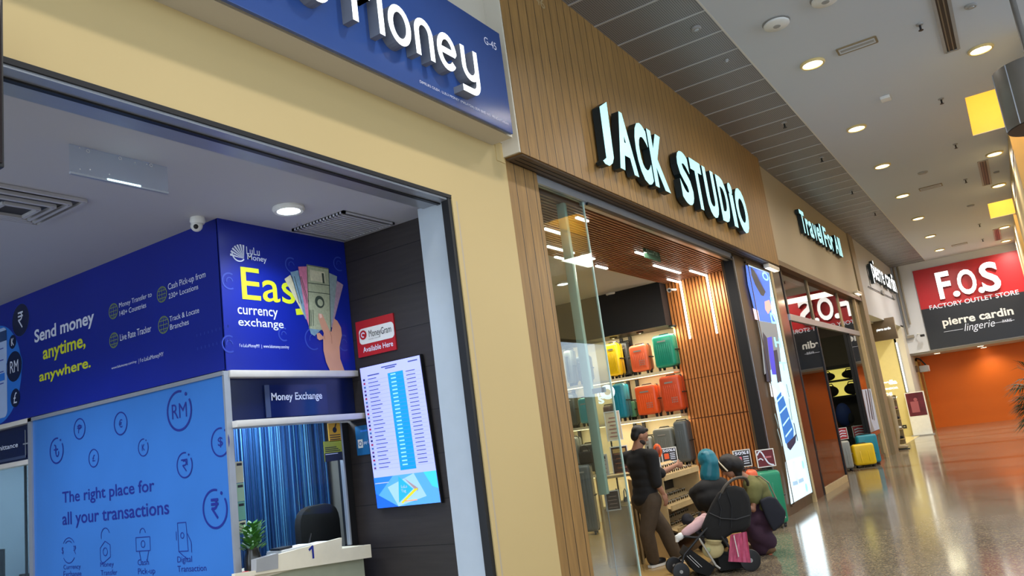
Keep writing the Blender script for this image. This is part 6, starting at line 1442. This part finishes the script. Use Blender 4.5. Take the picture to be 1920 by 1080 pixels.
mb.add(a+b, [tuple(range(k)), tuple(range(k, 2*k))[::-1]]+[(i, (i+1) % k, k+(i+1) % k, k+i) for i in range(k)], BLACKF); build(mb, 'footrest', t, bevel=.008)
mb = MB()
for o in (0, 5): mb.bar(g(1288+o, 1042-o*.2, .012), g(1311+o, 1064-o*.2, .012), .006, .004, WHITEP)
build(mb, 'stripe', t)
mb = MB(); a = [g(1345, 1040, .05), g(1392, 1042, .05), g(1400, 1064, .05), g(1350, 1072, .05)]; b = [p+F0*.30 for p in a]; k = 4
mb.add(a+b, [tuple(range(k)), tuple(range(k, 2*k))[::-1]]+[(i, (i+1) % k, k+(i+1) % k, k+i) for i in range(k)], BLACKF); build(mb, 'basket', t, bevel=.015)
# things carried by the pushchair
t = thing('pouch', 'beige drawstring pouch hanging under the pushchair seat', 'bag', tuple(g(1336, 1045, -.06)))
mb = MB(); mb.ball(g(1337, 1030, .02), (.12, .05, .095), mat('beige cotton', (188, 172, 122), .85, var=.1), Matrix((R0, F0, Vector((0, 0, 1)))).transposed()); mb.tube([g(1337, 1020, .02), g(1337, 1011, .02)], [.07, .10], MATS['beige cotton'], 14); blob(mb, 'body', t, .01, 2)
mb = MB(); mb.ball(g(1328, 1031, -.035), (.025, .006, .025), mat('sage emblem', (150, 160, 120), .7), Matrix((R0, F0, Vector((0, 0, 1)))).transposed()); build(mb, 'emblem', t)
t = thing('blanket', 'pink ribbed blanket hanging from the rear of the pushchair', 'blanket', tuple(g(1390, 1060, -.03)))
PINK = mat('pink knit', (196, 92, 124), .9, var=.15, vscale=24)
mb = MB(); nx, ny = 12, 10; gr = []
for j in range(ny+1):
    for i in range(nx+1):
        u, v = i/nx, j/ny; x = 1370+14*v*0+(1400-1370)*u+8*v*u-8*v*(1-u)*.5; y = 1003-6*u+v*(50+8*u-14*(1-u)*0); gr.append(g(x, y, -.09+.02*math.sin(u*22+v*2)))
fs = [(j*(nx+1)+i, j*(nx+1)+i+1, (j+1)*(nx+1)+i+1, (j+1)*(nx+1)+i) for j in range(ny) for i in range(nx)]
mb.add(gr, fs, PINK); mb.add([p+F0*.012 for p in gr], [f[::-1] for f in fs], PINK); build(mb, 'cloth', t, smooth=True)
mb = MB(); mb.bar(g(1376, 1004, -.115), g(1385, 1044, -.115), .018, .006, mat('white ribbon', (226, 214, 210), .6)); build(mb, 'ribbon', t)
# child in the pushchair: legs show in front of the hood
t = thing('person', 'small child in pale pink trousers and white shoes sitting in the pushchair', 'person', tuple(g(1335, 990, .18)))
PALEP = mat('pale pink cotton', (206, 168, 170), .85, var=.08, vscale=20)
hp = g(1342, 985, .18); ch = g(1358, 962, .18); hc = g(1366, 943, .18); fw_ = (-R0+Vector((0, 0, .1))).normalized()
mb = MB(); limb(mb, [hp, hp.lerp(ch, .5), ch], [.085, .085, .08], SKIN); limb(mb, [ch, hc], [.04, .04], SKIN); head(mb, hc, fw_, (0, 0, 1), .85)
LG = ((g(1318, 977, .08), g(1294, 993, .06), g(1278, 1004, .05)), (g(1322, 972, .24), g(1310, 978, .24), g(1298, 990, .24)))
for i, L in enumerate(LG): limb(mb, [hp+F0*(-.06 if i == 0 else .06)]+list(L), [.055, .045, .038, .028], SKIN)
for s_ in (-1, 1): A = ch+F0*.09*s_; E_ = A-R0*.08-Vector((0, 0, .10)); W_ = E_-R0*.10+Vector((0, 0, .01)); limb(mb, [A, E_, W_], [.035, .028, .02], SKIN); hand(mb, W_, -R0, Vector((0, 0, 1)), .6, .55)
blob(mb, 'body', t, .009, 2)
mb = MB(); mb.ball(hp, (.10, .11, .08), PALEP)
for i, L in enumerate(LG): limb(mb, [hp+F0*(-.06 if i == 0 else .06)]+[L[0], L[1], L[1].lerp(L[2], .6)], [.07, .058, .052, .045], PALEP)
blob(mb, 'trousers', t, .01, 2)
mb = MB(); limb(mb, [hp, ch], [.10, .095], MATS['beige cotton']); blob(mb, 'top', t, .012, 2)
for L in LG: mb = MB(); d = (L[2]-L[1]).normalized(); mb.ball(L[2]+d*.02, (.055, .036, .038), WHITEP, Matrix((d, F0, d.cross(F0))).transposed()); mb.tube([L[2]+d*.06-F0*.0+Vector((0, 0, .035)), L[2]+d*.065-Vector((0, 0, .035))], .02, WHITEP, 8); blob(mb, 'shoe', t, .008, 1)
mb = MB(); mb.ball(hc+Vector((0, 0, .03))+R0*.02, (.085, .075, .075), HAIR); blob(mb, 'hair', t, .01, 1)
# ------------------------------------------------------------------ travel shop front
fr = ('X', -3.30)
t = thing('shop_sign', 'glowing pale cyan lettering on the taupe fascia after the wooden one', 'sign', (-3.3, 19.1, 5.1))
XS = [(16.93, 17.45, 5.12, 5.62), None]
txt = 'Travel For All'; u0, u1 = 16.93, 21.35
# advance widths so that each letter is a part of its own
wd = dict(T=.62, r=.42, a=.56, v=.52, e=.56, l=.26, F=.56, o=.58, A=.68); wd[' '] = .22
tot = sum(wd[c] for c in txt); x = u0
for c in txt:
    w = wd[c]/tot*(u1-u0)
    if c != ' ':
        hgt = .50 if c in 'TFAl' else .38
        mb = MB(); mb.text(fr, c, x+.015, 5.12, x+w-.015, 5.12+hgt, LETTER, .02, .025, .08, LSIDE); build(mb, 'letter', t)
    x += w
q = onX(1440, 488, -3.18)
def spotbar(y, z, x, label):
    t = thing('sign_spot', label, 'light', (x, y, z)); mb = MB(); mb.box((x-.05, y-.35, z-.02), (x+.05, y+.35, z+.05), mat('pale fitting', (226, 214, 190), .4)); build(mb, 'housing', t, bevel=.01)
    mb = MB(); mb.box((x-.04, y-.3, z-.027), (x+.04, y+.3, z-.02), mat('dim warm diffuser', (255, 238, 200), .4, emit=2.5, ecol=(255, 240, 205))); build(mb, 'diffuser', t)
    mb = MB(); mb.bar((x-.12, y, z), (x-.04, y, z), .03, .03, GREYP); build(mb, 'arm', t)
spotbar(13.95, 4.06-.06, -3.27, 'small light fitting under the end of the wooden fascia')
spotbar(22.6, 4.29, -3.22, 'small light fitting at the far lower corner of the taupe fascia')
ZT = 3.22; ys = [15.02, 17.15, 20.4, 22.42]
# front glass: upper row over a shiny transom, lower row with a recessed doorway
t = thing('shop_window', 'dark glass shop front with reflections, between wooden pillar and taupe pilaster', 'window', (-3.4, 18.9, 0))
for i in range(3):
    mb = MB(); mb.box((-3.405, ys[i]+.03, ZT+.06), (-3.395, ys[i+1]-.03, 4.14), GLASS_DK); build(mb, 'upper_pane', t)
mb = MB(); mb.box((-3.405, 15.05, .12), (-3.395, 17.22, ZT-.06), GLASS_DK); build(mb, 'lower_pane', t)
mb = MB(); mb.box((-3.405, 20.95, .12), (-3.395, 22.38, ZT-.06), GLASS_DK); build(mb, 'lower_pane', t)
mb = MB(); mb.box((-3.43, 15.02, ZT-.06), (-3.36, 22.42, ZT+.06), mat('polished steel', (200, 200, 206), .38, .9, var=0)); build(mb, 'transom', t)
for y in ys: mb = MB(); mb.box((-3.44, y-.05, ZT+.06), (-3.37, y+.05, 4.14), TAUPE if y > 15.1 else BLACK); build(mb, 'mullion', t)
for y in (15.04, 17.26, 20.93): mb = MB(); mb.box((-3.44, y-.04, 0), (-3.375, y+.04, ZT-.06), DKMETAL); build(mb, 'mullion', t)
mb = MB(); mb.box((-3.44, 15.05, 0), (-3.375, 17.22, .12), PALEWOOD); mb.box((-3.44, 20.95, 0), (-3.375, 22.42, .12), DKPANEL); build(mb, 'sill', t)
# return panes of the doorway
t = thing('door_glass', 'recessed dark glass panel behind the yellow suitcase', 'glass panel', (-3.9, 20.9, 0))
mb = MB(); mb.box((-4.6, 20.93, .02), (-3.45, 20.94, ZT-.06), GLASS); build(mb, 'pane', t)
mb = MB(); mb.box((-4.64, 20.92, .0), (-4.6, 20.96, ZT-.06), DKMETAL); mb.box((-3.52, 20.92, 0), (-3.45, 20.95, ZT-.06), DKMETAL); build(mb, 'frame', t)
lamp('travel_fill', 'AREA', (-4.8, 19.5, 4.05), 120, (1, .86, .62), 5, 1)  # added area light without a fitting, lifts the black shop interior
# lit niche with round black bags inside
GLOWY = mat('lit niche back', (250, 222, 110), .5, emit=1.1, ecol=(250, 220, 110))
YN = 23.35
def N_(x, y): q = onY(x, y, YN); return q.x, q.z
na = N_(1550, 690); nb = N_(1592, 690); zA = N_(1572, 690)[1]; zB = N_(1572, 714)[1]; zC = N_(1572, 745)[1]; zD = N_(1572, 756)[1]
t = thing('lit_niche', 'glowing yellow display niche with black shelves inside the dark shop', 'display shelf', ((na[0]+nb[0])/2, YN, 0))
nx0, nx1 = na[0]-.1, nb[0]+.1
mb = MB(); mb.box((nx0, YN+.02, 0), (nx1, YN+.24, zA+.08), DKBACK); build(mb, 'carcass', t)
for z0, z1 in ((zB+.03, zA-.03), (zC+.03, zB-.03)):
    mb = MB(); mb.box((nx0+.03, YN+.012, z0), (nx1-.03, YN+.02, z1), GLOWY); build(mb, 'glow_panel', t)
for z in (zA, zB, zC): mb = MB(); mb.box((nx0, YN-.30, z-.025), (nx1, YN+.03, z+.025), BLACK); build(mb, 'shelf', t)
hB = zA-zB-.06; hC = zB-zC-.06
for i, (f_, z, hh_, w) in enumerate(((.12, zB, hB, 'left bag of the upper shelf'), (.88, zB, hB, 'right bag of the upper shelf'), (.14, zC, hC, 'left bag of the lower shelf'), (.86, zC, hC, 'right bag of the lower shelf'))):
    xx = nx0+(nx1-nx0)*f_; wd_ = (nx1-nx0)*.27
    b = thing('round_bag', f'round black bag in the yellow shop niche, {w}', 'bag', (xx, YN-.14, z+.026))
    mb = MB(); mb.ball((xx, YN-.14, z+.026+hh_*.40), (wd_, .10, hh_*.40), BLACKF); build(mb, 'body', b, smooth=True)
    mb = MB(); mb.tube([(xx-.1, YN-.14, z+.02+hh_*.72), (xx-.06, YN-.14, z+.02+hh_*.93), (xx+.06, YN-.14, z+.02+hh_*.93), (xx+.1, YN-.14, z+.02+hh_*.72)], .014, BLACKF, 8); build(mb, 'handle', b)
def case_at(x, y, w, d, h, m, label, rz, **k):
    t = suitcase(w, d, h, m, label=label, **k); t.location = (x, y, .001); t.rotation_euler.z = rz; return t
def wpx(xl, xr, yt, xb, yb): 
    c = onZ(xb, yb, 0); return c, (onV(xr, yb, c)-onV(xl, yb, c)).length, onV((xl+xr)/2, yt, c).z
c, w, h = wpx(1601, 1640, 832, 1622, 877); case_at(c.x, c.y+.15, w, .28, h, SM['yellow'], 'bright yellow suitcase standing at the dark shop doorway', math.radians(22), ribs=2, emblem=False)
cy_ = c
c2, w2, h2 = wpx(1600, 1638, 818, 1624, 874); case_at(cy_.x+.05, cy_.y+.56, w*.97, .26, h2*1.04, SM['teal'], 'dark teal suitcase right behind the yellow one', math.radians(22), ribs=2, emblem=False)
c, w, h = wpx(1577, 1600, 826, 1588, 884); case_at(c.x-.05, c.y+.1, max(.38, w), .30, h, SM['silver'], 'silver grey suitcase left of the yellow one at the doorway', math.radians(20), ribs=3, emblem=False)
SALE2 = mat('red sale card', (176, 40, 52), .4)
def salep(mb, f, u0, v0, u1, v1):
    w, h = u1-u0, v1-v0
    for k in range(3): mb.line(f, [(u0+w*.12, v0+h*(.2+.24*k)), (u0+w*.4, v0+h*(.3+.24*k)), (u0+w*.85, v0+h*(.24+.24*k))], h*.09, INKW, .003)
c = onZ(1612, 862, 0)
plaque((cy_.x-.42, cy_.y+.92), 1602, 1621, 797, 820, 'sale_card', 'red sale card on a stand behind the yellow suitcase', 'sign', WHITEP, SALE2, salep, foot=.001)
plaque((cy_.x-.7, cy_.y+.25), 1574, 1586, 802, 824, 'sale_card', 'red sale card above the silver grey suitcase', 'sign', WHITEP, SALE2, salep, foot=.001)
# blue garment inside
t = thing('blue_backpack', 'dark blue backpack seen through the dark glass above the silver suitcase', 'bag', (-4.3, 20.3, .95))
c = onV(1582, 778, (-4.35, 22.4)); mb = MB(); mb.ball(c, (.2, .16, .32), mat('royal blue cloth', (30, 54, 120), .7)); build(mb, 'body', t, smooth=True); t.location = (c.x, c.y, c.z-.32)
[setattr(ch, 'location', Vector((0, 0, 0))) for ch in t.children]
for ch in t.children: bpy.data.objects.remove(ch)
mb = MB(); mb.ball(c, (.2, .16, .32), MATS['royal blue cloth']); build(mb, 'body', t, smooth=True)
mb = MB(); mb.ball(c+Vector((.16, -.02, -.1)), (.09, .12, .15), NAVYC); build(mb, 'pocket', t, smooth=True)
mb = MB(); mb.box((c.x-.15, c.y-.15, 0), (c.x+.15, c.y+.15, c.z-.325), BLACK); tag(build(mb, 'display_plinth', bevel=.01), 'black plinth under the blue backpack inside the dark shop', 'plinth')
# poster in the last window
f = ('X', -3.372)
t = thing('window_poster', 'pale poster with dark slanting shapes in the far dark shop window', 'poster', (-3.38, 22.0, 1.2))
pp = [(lambda q: (q.y, q.z))(onX(x, y, -3.372)) for x, y in ((1640, 808), (1655, 800), (1640, 728), (1622, 750))]
y0, y1 = 20.99, 22.36; z0, z1 = min(p[1] for p in pp), max(p[1] for p in pp)
mb = MB(); mb.box((-3.392, y0, z0), (-3.374, y1, z1), mat('pale blue grey print', (196, 206, 222), .4, var=.1)); build(mb, 'sheet', t)
mb = MB(); W_, H_ = y1-y0, z1-z0
for a, b, w in (((.15, .1), (.35, .95), .10), ((.45, .3), (.62, .98), .12), ((.62, .25), (.80, .95), .07)): mb.line(f, [(y0+a[0]*W_, z0+a[1]*H_), (y0+b[0]*W_, z0+b[1]*H_)], w, BLACK, .001)
mb.poly(f, [(y0, z0), (y0+.4*W_, z0), (y0+.2*W_, z0+.35*H_)], GREYP, .001); build(mb, 'print', t)
mb = MB(); mb.box((-3.392, y0, z0-.10), (-3.37, y1, z0-.01), mat('copper sill board', (150, 74, 40), .3)); build(mb, 'lower_board', t)

# ------------------------------------------------------------------ last shop: lettering, blade sign, wall letters, display
fr = ('X', -3.30)
t = thing('shop_sign', 'glowing white lower case lettering on the pale grey fascia at the corridor end', 'sign', (-3.3, 28.7, 4.95))
x = 25.85; txt = 'pierre cardin'; wd = dict(p=.6, i=.28, e=.58, r=.4, c=.54, a=.58, d=.6, n=.58); wd[' '] = .3; tot = sum(wd[c] for c in txt); u1 = 31.4
for c in txt:
    w = wd[c]/tot*(u1-25.85)
    if c != ' ':
        z0 = 4.88 if c == 'p' else 5.05; z1 = 5.05+(.62 if c in 'id' else .45)
        mb = MB(); mb.text(fr, c, x+.02, z0, x+w-.03, z1, LETTERW, .03, .015, .10, LSIDE); build(mb, 'letter', t)
    x += w
t = thing('conduit', 'thin dark cable run with two boxes under the white lettering', 'cable', (-3.3, 28.5, 4.6))
a = onX(1628, 537, -3.27); b = onX(1677, 561, -3.27)
mb = MB(); mb.tube([a, b], .012, DKMETAL, 8); build(mb, 'cable', t)
for x, y in ((1654, 549), (1675, 558)): q = onX(x, y, -3.29); mb = MB(); mb.box((-3.296, q.y-.22, q.z-.06), (-3.25, q.y+.22, q.z+.06), GREYP); build(mb, 'junction_box', t)
t = thing('blade_sign', 'brown projecting sign box with small white glowing lettering', 'sign', (-3.7, 30.4, 3.3))
YB = 27.2
a = onY(1630, 600, YB); b = onY(1677, 642, YB); tl = onY(1629, 602, YB); tr = onY(1674, 592, YB); br_ = onY(1682, 634, YB)
BR = mat('brown sign box', (120, 104, 82), .5)
mb = MB(); mb.box((tl.x, YB, br_.z), (tr.x, YB+.18, tl.z), BR); build(mb, 'box', t, bevel=.01)
mb = MB(); mb.text(('Y', YB), 'pierre cardin', tl.x+.16, br_.z+(tl.z-br_.z)*.42, tr.x-.14, br_.z+(tl.z-br_.z)*.58, LETTERW, .004, .03); build(mb, 'lettering', t)
mb = MB(); mb.bar((tr.x, YB+.09, tl.z-.1), (-3.30, YB+.09, tl.z-.05), .06, .06, BR) if tr.x < -3.34 else mb.box((tl.x+.02, YB+.05, tl.z), (tl.x+.1, YB+.13, tl.z+.06), BR); build(mb, 'bracket', t)
YW = 31.2
fw = ('Y', YW)
t = thing('wall_letters', 'bright white words on the pale yellow wall of the last shop', 'sign', (-4.0, YW, 1.9))
GLW = mat('bright wall letter', (255, 252, 236), .4, emit=1.2, ecol=(255, 250, 225))
for s, L, R_, B, T in (('orella', (1646, 722), (1681, 712), (1648, 724), (1679, 711)), ('SPONSOR', (1648, 732), (1684, 725), (1650, 733), (1684, 724.5)), ('IN THE', (1650, 743), (1673, 738), (1652, 744), (1672, 735.5)), ('CITY', (1663, 750), (1683, 745), (1664, 751), (1682, 743.5))):
    mb = MB(); mb.textpx(fw, s, L, R_, B, T, GLW, .004, .05); build(mb, 'word', t)
a = onY(1680, 642, 31.1); b = onY(1703, 735, 31.1)
t = thing('led_bar', 'tall thin white light bar at the edge of the pale yellow wall', 'light', (a.x, 31.15, b.z))
mb = MB(); mb.box((a.x-.018, 31.14, b.z), (a.x+.018, 31.19, a.z), mat('soft led strip', (255, 255, 250), .4, emit=2.2, ecol=(255, 250, 236))); build(mb, 'diffuser', t)
mb = MB(); mb.box((a.x-.05, 31.175, b.z), (a.x+.05, 31.199, a.z), ALU); build(mb, 'channel', t)
t = thing('socket', 'small black socket low on the pale yellow wall', 'socket', tuple(onY(1696, 800, YW)))
q = onY(1696, 800, YW); mb = MB(); mb.box((q.x-.07, YW-.015, q.z-.06), (q.x+.07, YW, q.z+.06), BLACK); build(mb, 'plate', t)
mb = MB(); mb.box((q.x-.03, YW-.018, q.z-.02), (q.x+.03, YW-.015, q.z+.02), GREYP); build(mb, 'insert', t)
# poster pillar
t = thing('poster_stand', 'white floor stand with dark red poster by the far shop entrance', 'stand', (-3.33, 31.0, 0))
YP = 30.95; tl = onY(1697.5, 737, YP); tr = onY(1728, 733, YP); bl_ = onY(1708, 781, YP); bb = onY(1714, 818, YP); rb = onY(1749, 814, YP)
x0 = (tl.x+bb.x)/2; x1 = (tr.x+rb.x)/2
mb = MB(); mb.box((x0-.03, YP, .02), (x1+.03, YP+.12, tl.z), WHITEP); build(mb, 'panel', t)
mb = MB(); mb.box((x0, YP-.006, bl_.z), (x1, YP, tl.z-.03), mat('wine red print', (88, 26, 40), .35, var=.5, vscale=5)); mb.rect(('Y', YP-.006), x0+.1, bl_.z+.12, x0+.35, bl_.z+.5, mat('rose print', (150, 80, 90), .4), .002); mb.disc(('Y', YP-.006), x0+.28, bl_.z+.56, .06, MATS['rose print'], .002); build(mb, 'poster', t)
mb = MB(); mb.box((x0-.08, YP-.12, 0), (x1+.08, YP+.22, .03), GREYP); build(mb, 'base', t)
# legs display with one shoe and pierced baskets of goods
t = thing('leg_form', 'cream display leg wearing a dark shoe at the far shop corner', 'mannequin', tuple(onZ(1686, 848, 0)))
c = onZ(1689, 843, 0); top = onV(1668, 748, c)
mb = MB(); limb(mb, [top, c.lerp(top, .55), c.lerp(top, .3), Vector((c.x-.05, c.y, .12))], [.10, .085, .07, .05], mat('cream form', (176, 156, 120), .6)); mb.ball((c.x+.06, c.y, .07), (.16, .055, .06), MATS['cream form']); blob(mb, 'leg', t, .015, 2)
mb = MB(); mb.box((c.x-.12, c.y-.06, .001), (c.x+.24, c.y+.06, .022), BLACK); build(mb, 'shoe_sole', t, bevel=.008)
t = thing('shoe_rack', 'dark slim rack of small shoes and bags beside the display leg', 'rack', (-3.75, 27.6, 0))
c = onZ(1690, 822, 0); rt = Vector((c.x-.35, 26.2, 0))
RX, RY = onV(1684, 800, (-3.85, 27.3)).x, 27.3
mb = MB(); mb.box((RX-.14, RY-.03, .007), (RX+.14, RY+.03, 1.5), TAUPE); build(mb, 'back', t)
for k in range(5): mb = MB(); mb.box((RX-.14, RY-.22, .15+.3*k), (RX+.16, RY-.03, .17+.3*k), PALEWOOD); build(mb, 'shelf', t)
rnd = random.Random(2)
for k in range(5):
    m = [BLACKF, WHITEP, NAVYC, MAROON, GREYP][k]; wname = ['black', 'white', 'navy', 'wine red', 'grey'][k]
    b = thing('ankle_shoe', f'small {wname} shoe on the slim rack beside the display leg', 'shoe', (RX+.03, RY-.13, .171+.3*k), 0)
    mb = MB(); mb.ball((RX+.03, RY-.13, .215+.3*k), (.11, .05, .045), m); mb.tube([(RX-.03, RY-.13, .22+.3*k), (RX-.04, RY-.13, .31+.3*k)], [.05, .045], m, 12); blob(mb, 'upper', b, .01, 1)
    mb = MB(); mb.box((RX-.08, RY-.175, .171+.3*k), (RX+.14, RY-.085, .185+.3*k), BLACK); build(mb, 'sole', b, bevel=.005)
lamp('far_shop_lamp', 'AREA', (-4.7, 28.5, 3.78), 130, (1, .92, .62), 4, 1.2)

# ------------------------------------------------------------------ end of the corridor
ff = ('Y', 32.0)
t = thing('store_sign', 'big red and charcoal board with glowing white initials above the orange wall', 'sign', (-.9, 32.0, 2.88))
L0, R1 = -2.60, .90; zt, zm, zb = 5.80, 4.36, 2.89
mb = MB(); mb.box((L0, 32.0, zm), (R1, 32.055, zt), RED); build(mb, 'red_panel', t)
mb = MB(); mb.box((L0, 32.0, zb), (R1, 32.055, zm), CHAR); build(mb, 'charcoal_panel', t)
GW = mat('glowing white initial', (255, 255, 255), .4, emit=1.3, ecol=(255, 250, 246))
for ch, L, R_, B, T, bd in (('F', (1757, 535), (1782, 530), (1771, 560), (1768, 509), .025), ('.', (1787, 550), (1800, 548), (1790, 557), (1790, 546), .05), ('O', (1795, 530), (1829, 520), (1815, 552), (1808, 505), .025), ('.', (1834, 541), (1846, 539), (1840, 549.5), (1840, 538), .05), ('S', (1837, 515), (1876, 525), (1857, 547), (1852, 491), .025)):
    mb = MB(); mb.textpx(ff, ch, L, R_, B, T, GW, .01, bd, .10, LSIDEW); build(mb, 'initial', t)
mb = MB(); mb.textpx(ff, 'FACTORY OUTLET STORE', (1742, 574), (1910, 547), (1745, 581), (1745, 572.5), INKW, .004, .012); build(mb, 'subtitle', t)
mb = MB(); mb.textpx(ff, 'pierre cardin', (1767, 605), (1899, 580), (1771, 616), (1890, 575.5), mat('pale grey letter', (226, 226, 222), .5, var=0), .004, .025); build(mb, 'brand_line', t)
mb = MB(); q0 = onY(1770, 622.5, 32); q1 = onY(1806, 619, 32); zz = q0.z; mb.line(ff, [(q0.x, zz), (q1.x, zz)], .012, INKW, .004); q2 = onY(1864, 608, 32); q3 = onY(1902, 600, 32); mb.line(ff, [(q2.x, zz+.02), (q3.x, zz+.02)], .012, INKW, .004)
# slanted script word drawn with a pen-like stroke
vs, fs = glyphs('lingerie', -.005); xs = [p[0]+.35*p[1] for p in vs]; ys_ = [p[1] for p in vs]; x0, x1, y0, y1 = min(xs), max(xs), min(ys_), max(ys_)
ua, ub = onY(1808, 618, 32).x, onY(1866, 608, 32).x; va, vb = zz-.17, zz+.17
mb.add([mb.pt(ff, ua+(ub-ua)*(p[0]+.35*p[1]-x0)/(x1-x0), va+(vb-va)*(p[1]-y0)/(y1-y0), .004) for p in vs], fs, INKW)
mb.textpx(ff, 'PARIS', (1880, 603), (1897, 600), (1881, 605), (1881, 599.5), INKW, .004); build(mb, 'script_line', t)
for (x, y), w in (((1757, 662), 'left'), ((1838, 648.5), 'middle'), ((1847, 653), 'right')):
    p = onZ(x, y, 2.80); p.y = min(35.0, max(32.6, p.y)); t = thing('recessed_spot', f'small recessed warm lamp in the soffit over the orange wall, the {w} one', 'ceiling light', (p.x, p.y, 2.8), 0, 'recessed lamps over the orange wall')
    mb = MB(); mb.box((p.x-.12, p.y-.10, 2.785), (p.x+.12, p.y+.10, 2.80), WHITEP); build(mb, 'trim', t)
    mb = MB(); mb.box((p.x-.09, p.y-.07, 2.78), (p.x+.09, p.y+.07, 2.786), LENS_W); build(mb, 'lens', t)
lamp('recessed_lamp', 'SPOT', (-.95, 34.6, 2.76), 62, WARM, .06, spot=150, blend=.9); lamp('recessed_lamp', 'SPOT', (.9, 34.4, 2.76), 36, WARM, .06, spot=150, blend=.9); lamp('recessed_lamp', 'SPOT', (-2.6, 34.2, 2.76), 14, WARM, .06, spot=150, blend=.9)
# fittings on the end wall
q = onY(1728, 630, 32.06)
t = thing('security_camera', 'small black camera on a white arm beside the charcoal board', 'security camera', (q.x, 31.95, q.z))
mb = MB(); mb.tube([(q.x-.12, 32.06, q.z+.08), (q.x-.1, 31.9, q.z+.10), (q.x, 31.85, q.z+.06)], .015, WHITEP, 8); build(mb, 'arm', t)
mb = MB(); mb.box((q.x-.02, 31.75, q.z-.04), (q.x+.12, 31.87, q.z+.04), BLACK); build(mb, 'body', t, bevel=.01)
t = thing('conduit', 'pair of grey pipes running down the corner beside the red board', 'pipe', (-3.24, 31.9, 3.6))
for d, zlo in ((0, 3.55), (.14, 3.9)): mb = MB(); mb.cyl((-3.2+d, 31.98, zlo), (-3.2+d, 31.98, 6.07), .035, mat('grey pipe', (140, 134, 122), .5)); build(mb, 'pipe', t, smooth=True)
mb = MB(); mb.box((-3.25, 31.93, 3.42), (-3.02, 32.04, 3.52), MATS['grey pipe']); build(mb, 'foot', t)
p = onY(1735, 690, 33.8)
t = thing('door_closer_box', 'pale box fitting above the golden door frame', 'box', (p.x, 33.8, p.z))
mb = MB(); mb.box((-3.24, 33.5, p.z-.14), (-2.95, 34.2, p.z+.10), WHITEP); build(mb, 'housing', t, bevel=.02)
mb = MB(); mb.tube([(-3.0, 33.6, p.z+.1), (-3.15, 33.55, p.z+.35), (-3.28, 33.5, p.z+.4)], .03, BLACK, 8); build(mb, 'arm', t)
q = onX(1718, 692, -3.29); mb = MB(); mb.box((-3.3, q.y-.12, q.z-.12), (-3.24, q.y+.12, q.z+.12), LEATHER); tag(build(mb, 'wall_bell', bevel=.01), 'small brown box on the beige wall beside the golden door', 'box')

# ------------------------------------------------------------------ potted palm at the right edge
PP = Vector(onV(1966, 800, (1.25, 16.0))); PP = Vector((PP.x, PP.y, 0))
t = thing('palm_plant', 'dark green spiky palm in a pale planter at the right edge', 'plant', (PP.x, PP.y, 0))
zc0 = onV(1925, 790, PP).z
rnd = random.Random(9); PLEAF = mat('palm leaf', (44, 66, 28), .5, var=.3, vscale=12)
crown = Vector((PP.x+.12, PP.y, 1.35))
mb = MB(); mb.lathe((PP.x+.12, PP.y, 0), [(.24, 0), (.26, .02), (.33, .55), (.35, .57), (.31, .58), (.30, .5)], IVORY, 28); build(mb, 'planter', t, smooth=True)
mb = MB(); mb.cyl((PP.x+.12, PP.y, .5), (PP.x+.12, PP.y, .53), .3, mat('soil', (50, 36, 26), .9)); build(mb, 'soil', t)
mb = MB()
for k in range(5): a = k*1.3; mb.tube([(PP.x+.12+.05*math.cos(a), PP.y+.05*math.sin(a), .5), (PP.x+.12+.08*math.cos(a), PP.y+.08*math.sin(a), 1.1), (PP.x+.12+.1*math.cos(a), PP.y+.1*math.sin(a), 1.2+.08*k)], [.03, .025, .02], mat('palm cane', (92, 78, 46), .8, var=.2), 8)
build(mb, 'cane', t)
for k in range(80):
    a = rnd.random()*math.tau; z = .85+.65*rnd.random(); el = rnd.uniform(-.2, .9); L = .26+.16*rnd.random()
    b = Vector((PP.x+.12+.08*math.cos(a), PP.y+.08*math.sin(a), z)); d = Vector((math.cos(a)*math.cos(el), math.sin(a)*math.cos(el), math.sin(el)))
    mb = MB(); s0 = d.cross(Vector((0, 0, 1))).normalized()
    mb.tube([b, b+d*.2], .006, PLEAF, 5)
    for j in range(9):
        w = (j-4)/4*1.0; dd = (d*math.cos(w)+s0*math.sin(w)).normalized(); p0 = b+d*.2; p1 = p0+dd*L*.55+Vector((0, 0, .02)); p2 = p0+dd*L-Vector((0, 0, .06+.04*abs(w)))
        n_ = dd.cross(Vector((0, 0, 1))).normalized()*.014
        mb.add([p0, p1+n_, p2, p1-n_], [(0, 1, 2, 3)], PLEAF)
    build(mb, 'frond', t)
